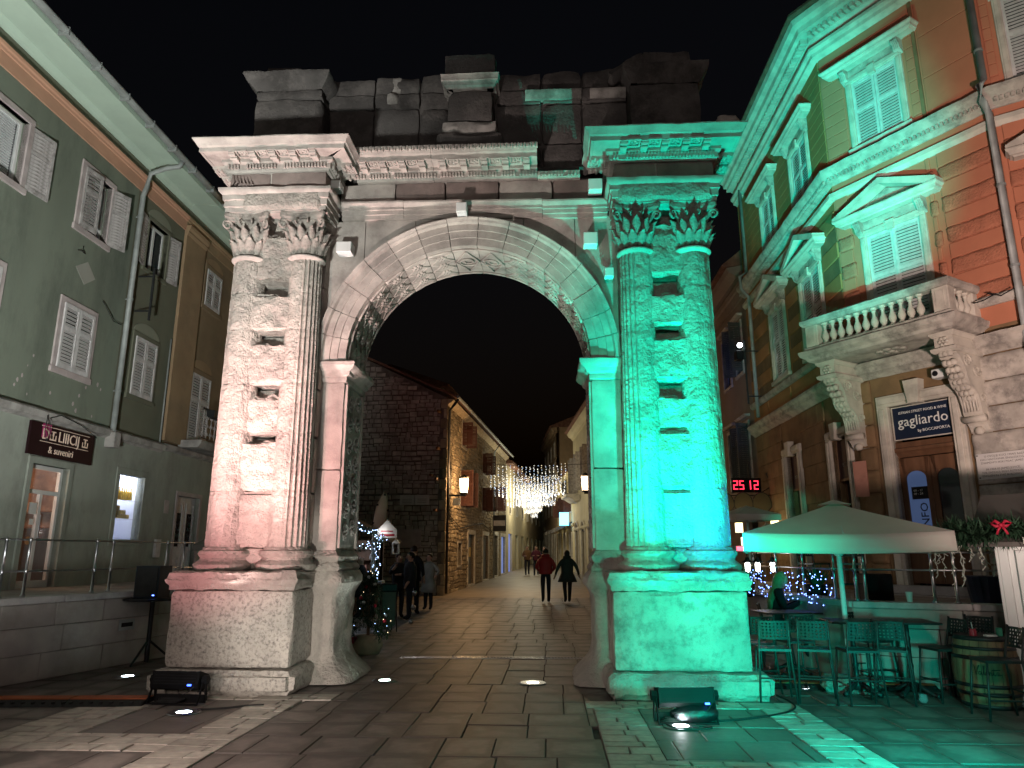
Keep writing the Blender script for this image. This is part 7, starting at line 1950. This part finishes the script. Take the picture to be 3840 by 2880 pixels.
def stool_proto():
    r = root('bar_stool', 'x', 'bar stool', (0, 0, 0), 0, 'dark metal bar stools on the right')
    m = mat('dark_green_metal', (.018,.026,.025), .5, .15, 6, spec=.5)
    sw, sd, sh, bt = .40, .38, .56, .90
    # seat faces -Y direction (front), back at +Y
    for s in (-1, 1):
        b = MB(); b.tube([(s*.225, -.24, 0), (s*.19, -.18, sh)], .0135, 7); b.build('leg', m, r, True)
        b = MB(); b.tube([(s*.225, .24, 0), (s*.19, .18, sh), (s*.185, .20, sh+.1), (s*.18, .25, bt)], .0135, 7); b.build('leg', m, r, True)
        b = MB(); b.cyl((s*.213, -.218, .2), (s*.213, .218, .2), .009, n=6); b.build('stretcher', m, r)
    b = MB(); b.cyl((-.213, -.215, .23), (.213, -.215, .23), .011, n=6); b.build('foot_rail', m, r); b = MB(); b.cyl((-.21, .215, .26), (.21, .215, .26), .009, n=6); b.build('stretcher', m, r)
    b = MB(); b.box(-.2, .2, -.2, -.17, sh-.012, sh+.014); b.box(-.2, .2, .17, .2, sh-.012, sh+.014); b.box(-.2, -.17, -.17, .17, sh-.012, sh+.014); b.box(.17, .2, -.17, .17, sh-.012, sh+.014); b.build('seat_frame', m, r)
    n = 9
    st_ = MB()
    for i in range(n): q = -.17+.34*(i+.5)/n; st_.box(q-.012, q+.012, -.17, .17, sh, sh+.008)
    for i in range(n): q = -.17+.34*(i+.5)/n; st_.box(-.17, .17, q-.012, q+.012, sh+.001, sh+.009)
    st_.build('seat', m, r)
    # back: perforated sheet = bands leaving square holes, gently curved
    bk = MB(); cols, rows_ = 7, 5; W, z0, z1 = .36, sh+.12, bt-.015
    def P(u, v, o): 
        x = -W/2+W*u; z = z0+(z1-z0)*v; y = .205+.045*v+.03*(1-(2*u-1)**2)+o
        return (x, y, z)
    us = [0]; 
    for i in range(cols): us += [(i+.62)/(cols+.62), (i+1.0+.0)/(cols+.62)+.0]
    us = [0]; step = 1/(cols+.9)
    for i in range(cols): us += [step*(i+.72), step*(i+1.2)]
    us += [1]
    vs_ = [0]; stv = 1/(rows_+.9)
    for i in range(rows_): vs_ += [stv*(i+.72), stv*(i+1.2)]
    vs_ += [1]
    for i in range(len(us)-1):
        for j in range(len(vs_)-1):
            if i % 2 == 1 and j % 2 == 1: continue
            q = [P(us[i], vs_[j], 0), P(us[i+1], vs_[j], 0), P(us[i+1], vs_[j+1], 0), P(us[i], vs_[j+1], 0)]
            bk.add(q, [(0, 1, 2, 3)])
    o = bk.build('backrest', m, r); s_ = o.modifiers.new('t', 'SOLIDIFY'); s_.thickness = .006
    return r
sp_ = stool_proto()
spots = [((3.02, 8.82), 168, 'bar stool nearest the teal pier, back towards the camera'), ((3.47, 8.76), 160, 'second bar stool from the teal pier, back towards the camera'), ((3.92, 8.66), 176, 'third bar stool from the teal pier, back towards the camera'), ((4.34, 8.72), 150, 'turned bar stool right of the three before the parasol pole'), ((4.55, 9.62), 10, 'bar stool facing the camera on the far side of the tables'), ((4.98, 8.80), -85, 'bar stool left of the barrel, facing left'), ((5.45, 9.02), -60, 'bar stool half hidden behind the barrel'), ((4.98, 7.86), -98, 'bar stool standing closest to the camera in front of the barrel'), ((2.98, 9.35), 190, 'bar stool behind the one nearest the teal pier'), ((3.55, 9.55), 185, 'bar stool behind the second one from the teal pier')]
for i, ((x, y), a, lb) in enumerate(spots):
    o = sp_ if i == 0 else copy_tree(sp_)
    o.location = (x, y, 0); o.rotation_euler = (0, 0, R(a)); o['label'] = lb; o.scale = (.88, .92, 1)
def table(label, x, y, rz, w=.6, h=.84):
    r = root('bar_table', label, 'table', (x, y, 0), rz, 'bar tables under the parasol')
    b = MB(); b.cbox(-w/2, w/2, -.3, .3, h-.022, h, .008); b.build('table_top', M['dark_iron'], r)
    b = MB(); b.lathe([(.05, .05), (.05, .12), (.03, .16), (.026, .3), (.034, .33), (.026, .36), (.024, .6), (.032, .64), (.024, .68), (.028, .8), (.08, h-.022)], 14); b.build('pedestal', M['dark_iron'], r, True)
    for k in range(4):
        a = PI/4+k*PI/2; b = MB(); b.tube([(.03*math.cos(a), .03*math.sin(a), .13), (.13*math.cos(a), .13*math.sin(a), .085), (.22*math.cos(a), .22*math.sin(a), .04), (.29*math.cos(a), .29*math.sin(a), .025)], [.03, .026, .024, .03], 7); b.build('foot', M['dark_iron'], r, True)
table('dark bar table left of the parasol pole with cast-iron foot', 4.12, 9.18, -8); table('dark bar table right of the parasol pole with cast-iron foot', 4.74, 9.10, -8); table('dark bar table further back by the terrace corner', 3.85, 10.6, 5, .8)
# barrel
r = root('wine_barrel', 'oak wine barrel with handwritten script used as a table', 'barrel', (5.28, 8.52, 0), 0)
ns = 22; H_ = .74
def br(z): t = z/H_; return .255+.075*math.sin(PI*(.08+.84*t))
sv = MB()
st0 = None
for i in range(ns):
    a0, a1 = 2*PI*i/ns+.006, 2*PI*(i+1)/ns-.006
    m = MB(); rg = []
    for k in range(9):
        z = H_*k/8; rr_ = br(z); rg.append([(rr_*math.cos(a0), rr_*math.sin(a0), z), (rr_*1.004*math.cos((a0+a1)/2), rr_*1.004*math.sin((a0+a1)/2), z), (rr_*math.cos(a1), rr_*math.sin(a1), z), ((rr_-.025)*math.cos((a0+a1)/2), (rr_-.025)*math.sin((a0+a1)/2), z)])
    m.loft(rg); m.build('stave', M['barrel'], r)
for z, hh in ((.0, .045), (.13, .035), (.215, .04), (.50, .04), (.60, .035), (.695, .045)):
    m = MB(); m.lathe([(br(z)+.004, z), (br(z+hh)+.004, z+hh)], 36); 
    m2 = MB(); m2.lathe([(br(z)-.004, z), (br(z)+.006, z), (br(z+hh)+.006, z+hh), (br(z+hh)-.004, z+hh)], 40); m2.build('hoop', M['dark_iron'], r, True)
m = MB(); m.lathe([(.001, H_-.03), (.25, H_-.03), (.25, H_-.028), (.001, H_-.028)], 30); m.build('barrel_head', M['barrel'], r)
# script written on the staves (polyline strokes wrapped on the surface)
strokes = [[(0,.9),(.12,1),(.2,.8),(.26,0),(.4,.6),(.55,1.05)], [(.62,.38),(.5,.4),(.47,.15),(.55,.02),(.66,.3),(.68,.05),(.76,.02)], [(.76,.02),(.9,.7),(.94,1.0),(.86,.95),(.86,.1),(.95,.03)], [(.95,.1),(1.1,.3),(1.05,.42),(.98,.25),(1.02,.03),(1.18,.1)], [(1.18,.1),(1.22,.38),(1.24,.02),(1.32,.38),(1.4,.3),(1.4,.03),(1.5,.1)], [(1.5,.1),(1.58,.8),(1.56,.1),(1.64,.02),(1.7,.12)], [(1.42,.55),(2.05,.62)], [(1.92,.36),(1.8,.38),(1.76,.12),(1.86,.03),(1.95,.34),(1.96,.06),(2.1,.12)]]
th0 = math.atan2(-8.52, -5.28)
lt = MB()
for s in strokes:
    pts = []
    for (u, v) in s:
        z = .35+v*.10; a = th0-.02+(u-1.05)*.40*.95; q = br(z)+.006; pts.append((q*math.cos(a), q*math.sin(a), z))
    lt.tube(pts, .0035, 4)
lt.build('handwritten_script', M['black_metal'], r)
def cup(name, label, loc, prof, m, extra=None):
    r = root(name, label, 'cup', loc, 0)
    b = MB(); b.lathe(prof, 16); b.build('body', m, r, True)
    if extra: extra(r)
    return r
def straw(r):
    b = MB(); b.cyl((.01, 0, .05), (.0, .01, .17), .004, n=6); b.build('straw', M['paper'], r)
cup('jar_glass', 'red drink jar with a straw on the barrel', (5.12, 8.42, .712), [(.03, 0), (.036, .01), (.036, .08), (.03, .09), (.032, .1)], M['cup_red'], straw)
b = MB(); b.box(-.06, .06, -.03, .03, 0, .045); o = b.build('napkin_box', M['paper'], None); tag(o, 'small white napkin box on the barrel', 'box'); o.location = (5.27, 8.36, .712)
cup('drink_can', 'green drink can on the barrel', (5.40, 8.40, .712), [(.028, 0), (.032, .008), (.032, .1), (.026, .115), (.001, .115)], M['green_can'])
cup('paper_cup', 'white paper coffee cup on the right terrace coping', (5.12, 9.66, 1.022), [(.03, 0), (.042, .11), (.044, .112), (.044, .125), (.001, .128)], M['paper'])
cup('plastic_cup', 'crushed clear plastic cup on the ground by the bar stools', (4.55, 8.55, .02), [(.03, 0), (.05, .03), (.04, .07), (.045, .09)], M['clear'])
# white chalet at the right edge
CH = root('white_chalet', 'white panelled wooden market chalet with garland at the right edge', 'market hut', (5.50, 8.36, 0), -42)
b = MB(); b.box(0, 2.2, .02, 1.8, .03, 1.72); b.build('wall_core', M['chalet'], CH)
for (a, c, d, e) in ((.0, .09, .02, 1.72), (.16, .24, .02, 1.66), (.24, 2.2, 1.56, 1.66), (.24, 2.2, .02, .14), (.24, 2.2, .98, 1.06), (.24, 2.2, .86, .94), (.62, .70, .14, 1.56), (1.2, 1.28, .14, 1.56)):
    b = MB(); b.cbox(a, c, -.03 if a > .1 else -.045, .03, d, e, .006); b.build('frame_board', M['chalet'], CH)
b = MB(); b.cbox(-.03, .0, -.04, .1, .02, 1.72, .005); b.build('corner_board', M['chalet'], CH)
for i in range(12): b = MB(); b.cbox(-.024, -.004, .12+i*.14, .12+i*.14+.134, .03, 1.70, .005); b.build('side_board', M['chalet'], CH)
b = MB(); b.prismx([(-.22, 1.70), (-.22, 1.75), (1.0, 2.35), (2.2, 1.75), (2.2, 1.70)], -.25, 2.5); b.build('roof', M['fabric_dark'], CH)
b = MB(); b.add([(-.02, .05, 1.74), (-.02, 1.3, 1.74), (-.75, 1.3, 1.80), (-.75, .3, 1.80), (-.02, .05, 1.70), (-.02, 1.3, 1.70), (-.75, 1.3, 1.77), (-.75, .3, 1.77)], [(0,1,2,3),(7,6,5,4),(0,3,7,4),(1,5,6,2),(3,2,6,7),(0,4,5,1)]); b.build('raised_hatch', M['fabric_dark'], CH)
gp = []
for i in range(26):
    t = i/25; gp.append((Vector((-.5+2.6*t, -.25+.03*math.sin(i*1.9), 1.84+.13*t+.04*math.sin(i*1.3))), .10)); gp.append((Vector((-.45+1.0*t*.8, -.1+.5*t*.2, 1.86+.05*math.sin(i))), .10))
tag(fir_mass(gp, 120, .10, 5).build('garland', M['fir2'], CH), kind='stuff')
for (x, z) in ((.12, 1.93), (.95, 2.02), (1.6, 2.06)):
    b = MB()
    for s in (-1, 1):
        b.tube([(x, -.37, z), (x+s*.05, -.40, z+.045), (x+s*.10, -.38, z+.02), (x+s*.05, -.40, z-.015), (x, -.37, z)], .018, 6); b.tube([(x, -.37, z), (x+s*.03, -.39, z-.05), (x+s*.05, -.38, z-.10)], .014, 5)
    b.ball((x, -.40, z), .022, 8, 6); b.build('ribbon_bow', M['bow'], CH, True)
rgx = random.Random(12); mw = mat('white_fairy_light_wire', (.55,.58,.5), .5, .05, 3)
for i in range(11):
    x = -.72+i*.065+rgx.uniform(-.02, .02); L_ = rgx.uniform(.2, .52); pts = []; y = .25+rgx.uniform(-.1, .2)
    for k in range(9): pts.append((x+rgx.uniform(-.022, .022), y+rgx.uniform(-.02, .02), 1.78-L_*k/8))
    b = MB(); b.tube(pts, .0045, 4)
    for k in range(1, 9):
        p = pts[k]; b.cyl(p, (p[0]+rgx.uniform(-.04, .04), p[1], p[2]-rgx.uniform(.015, .04)), .005, n=4)
    b.build('fairy_light_strand', mw, CH)
for i in range(5):
    x = .3+i*.3; pts = [(x+rgx.uniform(-.02, .02), -.36, 1.8+.02*i-.16*k/5) for k in range(6)]; b = MB(); b.tube(pts, .0045, 4); b.build('fairy_light_strand', mw, CH)

# ------------------------------------------------------------------ right terrace things
def pot_plant(label, x, y, z, h, n, sd):
    r = root('potted_plant', label, 'plant', (x, y, z))
    b = MB(); b.lathe([(.12, 0), (.17, .24), (.18, .25), (.15, .25), (.15, .23), (.001, .23)], 16); b.build('pot', M['black_metal'], r)
    q = random.Random(sd); m = MB()
    for _ in range(n):
        a = q.uniform(0, 2*PI); l = h*q.uniform(.5, 1); t = q.uniform(.15, .8)
        p0 = Vector((.06*math.cos(a), .06*math.sin(a), .22)); p2 = p0+Vector((math.cos(a)*l*t, math.sin(a)*l*t, l*(1-t*.4))); p1 = (p0+p2)/2+Vector((0, 0, l*.12)); s = Vector((-math.sin(a), math.cos(a), 0))*.012
        m.add([p0-s, p0+s, p1+s*1.2, p1-s*1.2, p2], [(0, 1, 2, 3), (3, 2, 4)])
    tag(m.build('leaves', M['fir2'], r), kind='stuff')
pot_plant('spiky potted plant by the small terrace lamps', 3.98, 12.75, .92, .45, 60, 3); pot_plant('leafy potted plant at the terrace corner under the blue lights', 4.65, 11.4, .92, .4, 70, 5)
b = MB(); b.cbox(-.22, .22, -.22, .22, 0, .42, .02); o = b.build('square_planter', M['black_metal'], None); tag(o, 'black square planter on the terrace behind the parasol pole', 'planter'); o.location = (5.75, 11.9, .90)
b = MB(); b.lathe([(.2, 0), (.26, .42), (.27, .44), (.22, .44)], 18); o = b.build('round_planter', mat('dark_blue_planter', (.015,.02,.04), .5, .1, 3), None); tag(o, 'dark round planter on the terrace behind the hanging light strands', 'planter'); o.location = (6.3, 9.9, .9)
ml = emit('white_lamp_bulb', (1, .98, .92), 12, False)
for i, x in enumerate((3.95, 4.12, 4.37)):
    r = root('terrace_lamp', ['small lit bulb lamp at the teal pier edge of the terrace', 'middle lit bulb lamp on the right terrace', 'lit bulb lamp nearest the parasol on the terrace'][i], 'lamp', (x, 12.45, 1.33), 0, 'bulb lamps on the right terrace')
    b = MB(); b.lathe([(.001, 0), (.03, .01), (.04, .05), (.04, .13), (.03, .16)], 12); b.build('bulb', ml, r, True)
    b = MB(); b.lathe([(.10, .155), (.10, .165), (.04, .2), (.03, .24), (.001, .25)], 14); b.build('shade', M['black_metal'], r)
    b = MB(); b.cyl((0, 0, .24), (0, .05, .5), .008, n=6); b.build('hanger', M['black_metal'], r)
    point('terrace_bulb_light', (x, 12.3, 1.40), .9, (1, .96, .9), .04)
r = root('patio_heater', 'small glowing red patio heater beside the teal pier', 'heater', (3.78, 12.2, 1.66), 20)
b = MB(); b.cbox(-.14, .14, -.05, .05, 0, .1, .01); b.build('housing', M['steel'], r); b = MB(); b.box(-.12, .12, -.056, -.051, .015, .085); b.build('red_element', emit('red_heater_element', (1, .08, .12), 5, False), r)
NL = root('blue_light_net', 'net of blue and white fairy lights along the right terrace railing', 'fairy lights', (4.2, 11.0, 0))
q = random.Random(21); fb = MB(); wr = MB()
for i in range(140):
    t = q.uniform(0, 1); x = -.35+.62*t+q.uniform(-.04, .04); y = 1.2-1.9*t; z = q.uniform(.98, 1.38)-.12*t*q.uniform(0, 1)
    fb.add([(x+a*.0085, y+b_*.0085, z+c_*.0085) for a, b_, c_ in OCT], OF)
for i in range(14):
    t = i/13; x = -.35+.62*t; y = 1.2-1.9*t; wr.tube([(x, y, 1.40), (x+q.uniform(-.03, .03), y, 1.2), (x+q.uniform(-.03, .03), y, 1.0)], .004, 4)
tag(fb.build('blue_bulbs', emit('deep_blue_fairy_bulb', (.16, .28, 1), 11, False), NL), kind='stuff'); wr.build('light_wire', M['rubber'], NL)
# bar stools standing on the terrace (legs seen under the parasol)
for (x, y, a, lb) in ((5.0, 12.3, 20, 'bar stool up on the terrace left behind the parasol valance'), (5.5, 12.0, 160, 'bar stool up on the terrace near the parasol pole')):
    o = copy_tree(sp_); o.location = (x, y, .905); o.rotation_euler = (0, 0, R(a)); o['label'] = lb
# seated woman with phone
WS = root('person', 'seated woman with long blonde hair in a dark coat looking at her phone', 'person', (3.98, 11.4, 0), 75)
J = [((0,0,.62), (.16,.13)), ((0,-.02,.80), (.14,.11)), ((0,-.05,.98), (.16,.12)), ((0,-.08,1.08), (.11,.09)), ((0,-.10,1.13), .05), ((0,-.13,1.20), (.075,.09)), ((0,-.15,1.27), (.08,.095)), ((0,-.14,1.335), (.05,.055)),
     ((-.1,-.05,.60), .09), ((-.11,-.42,.60), .07), ((-.11,-.40,.2), .05), ((-.11,-.5,.15), .04), ((.1,-.05,.60), .09), ((.11,-.42,.60), .07), ((.11,-.40,.2), .05), ((.11,-.5,.15), .04),
     ((-.17,-.06,1.05), .07), ((-.23,-.14,.82), .052), ((-.08,-.36,.92), .034), ((-.05,-.42,.95), .03), ((-.03,-.46,.97), .016), ((.17,-.06,1.05), .07), ((.23,-.14,.82), .052), ((.08,-.36,.92), .034), ((.05,-.42,.95), .03), ((.03,-.46,.97), .016)]
Es = [(0,1),(1,2),(2,3),(3,4),(4,5),(5,6),(6,7),(0,8),(8,9),(9,10),(10,11),(0,12),(12,13),(13,14),(14,15),(3,16),(16,17),(17,18),(18,19),(19,20),(3,21),(21,22),(22,23),(23,24),(24,25)]
me = skin_body(J, Es, 0)
for m_ in (c_black, M['skin']): me.materials.append(m_)
for p in me.polygons: p.material_index = 1 if (p.center.z > 1.12 or (p.center.y < -.36 and p.center.z > .86)) else 0; p.use_smooth = True
o = bpy.data.objects.new('body', me); C.objects.link(o); o.parent = WS
b = MB(); rg = []
for (z, y, a_, b_) in ((.78, .06, .09, .04), (.92, .05, .12, .055), (1.05, .0, .125, .08), (1.15, -.07, .105, .09), (1.25, -.10, .098, .10), (1.32, -.12, .08, .085), (1.365, -.13, .03, .03)): rg.append([(a_*math.cos(2*PI*j/16), y+b_*math.sin(2*PI*j/16), z) for j in range(16)])
b.loft(rg); b.build('hair', h_bl, WS, True)
b = MB(); b.cbox(-.04, .04, -.49, -.475, .93, 1.07, .004); o = b.build('phone', M['black_metal'], None); tag(o, 'dark phone held by the seated woman', 'phone'); o.parent = None
o.matrix_world = Matrix.Translation((3.98, 11.4, 0)) @ Matrix.Rotation(R(75), 4, 'Z')
o = copy_tree(sp_); o.location = (3.98, 11.4, 0); o.rotation_euler = (0, 0, R(75)); o['label'] = 'bar stool under the seated woman with the phone'

# LED date board, shell lamps and pub lanterns on the grey house
CL = root('date_board', 'red LED board reading 25 12 on a wrought-iron bracket', 'sign', (6.72, 20.5, 0), 0)
b = MB(); b.cbox(-.52, .32, -.06, .06, 3.32, 3.72, .02); b.build('board', M['black_metal'], CL)
SEG = {'2': 'abged', '5': 'afgcd', '1': 'bc'}
def digit(x, ch, m):
    w, h, t = .125, .25, .026; z = 3.395
    R_ = {'a': (x, x+w, z+h-t, z+h), 'd': (x, x+w, z, z+t), 'g': (x, x+w, z+h/2-t/2, z+h/2+t/2), 'f': (x, x+t, z+h/2, z+h), 'b': (x+w-t, x+w, z+h/2, z+h), 'e': (x, x+t, z, z+h/2), 'c': (x+w-t, x+w, z, z+h/2)}
    d = MB()
    for k in SEG[ch]: a, c, e, f = R_[k]; d.box(a, c, -.066, -.0605, e, f)
    d.build('led_digit', m, CL)
mr_ = emit('red_led_segment', (1, .03, .07), 3, False)
for x, ch in ((-.47, '2'), (-.30, '5'), (-.10, '1'), (.11, '2')): digit(x, ch, mr_)
b = MB(); b.box(-.55, .9, -.02, .02, 3.22, 3.25); b.tube([(.9, 0, 3.25), (.6, 0, 3.6), (.5, 0, 3.85), (.62, 0, 3.95), (.7, 0, 3.82)], .018, 5); b.tube([(.0, 0, 3.72), (.0, 0, 4.15)], .015, 5); b.tube([(.3, 0, 3.3), (.55, 0, 3.45), (.75, 0, 3.32), (.6, 0, 3.2)], .015, 5); b.build('iron_bracket', M['dark_iron'], CL)
SHL = root('shell_canopy', 'row of smoked glass shell panes in an iron canopy under the date board', 'canopy', (6.55, 20.3, 0), 0)
for i, x in enumerate((-.62, -.1, .42)):
    pts = [(x+.26*math.cos(-.25+(PI+.5)*k/14), 2.98+.32*math.sin(-.25+(PI+.5)*k/14)) for k in range(15)]+[(x-.14, 2.78), (x+.14, 2.78)]
    b = MB(); b.prism(pts, -.02, .0); s_ = b.build('shell_pane', M['shell'], SHL); b = MB(); b.tube([(p[0], -.01, p[1]) for p in pts+[pts[0]]], .018, 5); b.build('shell_rim', M['dark_iron'], s_)
b = MB(); b.box(-.9, .75, -.06, .0, 2.70, 2.76); b.tube([(.3, -.03, 2.7), (.5, -.03, 2.4), (.65, -.03, 2.6), (.55, -.03, 2.2)], .015, 5); b.build('canopy_frame', M['dark_iron'], SHL)
b = MB(); b.box(-.35, .35, -.1, -.02, 2.60, 2.69); b.build('lit_name_strip', emit('warm_sign_strip', (1, .85, .5), 2.6, False), SHL)
for i, (x, z) in enumerate(((6.25, 2.2), (6.95, 2.1), (7.1, 2.35), (6.2, 1.8))):
    r = root('pub_lantern', ['square lit pub lantern below the shell canopy', 'lit pub lantern right of the shell canopy', 'upper lit pub lantern on the grey house wall', 'lowest lit pub lantern beside the parasol edge'][i], 'lantern', (x, 20.2-.2*i, z), 0, 'pub lanterns by the grey house')
    b = MB(); b.box(-.08, .08, -.08, .08, 0, .26); b.build('lantern_glass', emit('warm_pub_lantern_glass', (1, .8, .42), 3.5, False), r); b = MB(); b.lathe([(.14, .26), (.02, .36), (.001, .37)], 4, (0, 0, 0), PI/4, PI/4+2*PI); b.build('lantern_cap', M['dark_iron'], r); b = MB(); b.cbox(-.1, .1, -.1, .1, -.03, 0, .008); b.build('lantern_base', M['dark_iron'], r)
point('pub_light', (6.3, 19.6, 2.3), 16, (1, .78, .42), .1)
r = root('side_awning', 'cream flat parasol edge in front of the pub lanterns', 'parasol', (4.95, 15.4, .9), 10)
b = MB(); b.add([(0, 0, 1.72)]+[(0.7*math.cos(PI/4+k*PI/2), 0.7*math.sin(PI/4+k*PI/2), 1.52) for k in range(4)]+[(0.7*math.cos(PI/4+k*PI/2), 0.7*math.sin(PI/4+k*PI/2), 1.40) for k in range(4)], [(0,1,2),(0,2,3),(0,3,4),(0,4,1),(1,5,6,2),(2,6,7,3),(3,7,8,4),(4,8,5,1)]); b.build('canopy', M['fabric'], r); b = MB(); b.cyl((0, 0, 0), (0, 0, 1.7), .025, n=8); b.build('pole', M['chalet'], r)
# small lit projector on the grey house
r = root('wall_projector', 'small lit white projector on an iron bracket high on the grey house', 'floodlight', (6.30, 19.2, 7.2), 0)
b = MB(); b.cbox(-.1, .1, -.05, .2, -.35, -.1, .01); b.build('housing', M['black_metal'], r); b = MB(); b.ball((0, -.06, .05), .07, 12, 8); b.build('lit_lens', emit('cold_white_lens', (.9, .95, 1), 16, False), r, True)
b = MB(); b.box(.12, .16, -.02, .02, -1.6, .2); b.box(.12, .5, -.015, .015, -.12, -.09); b.box(.12, .5, -.015, .015, -1.4, -1.37); b.build('bracket', M['dark_iron'], r)
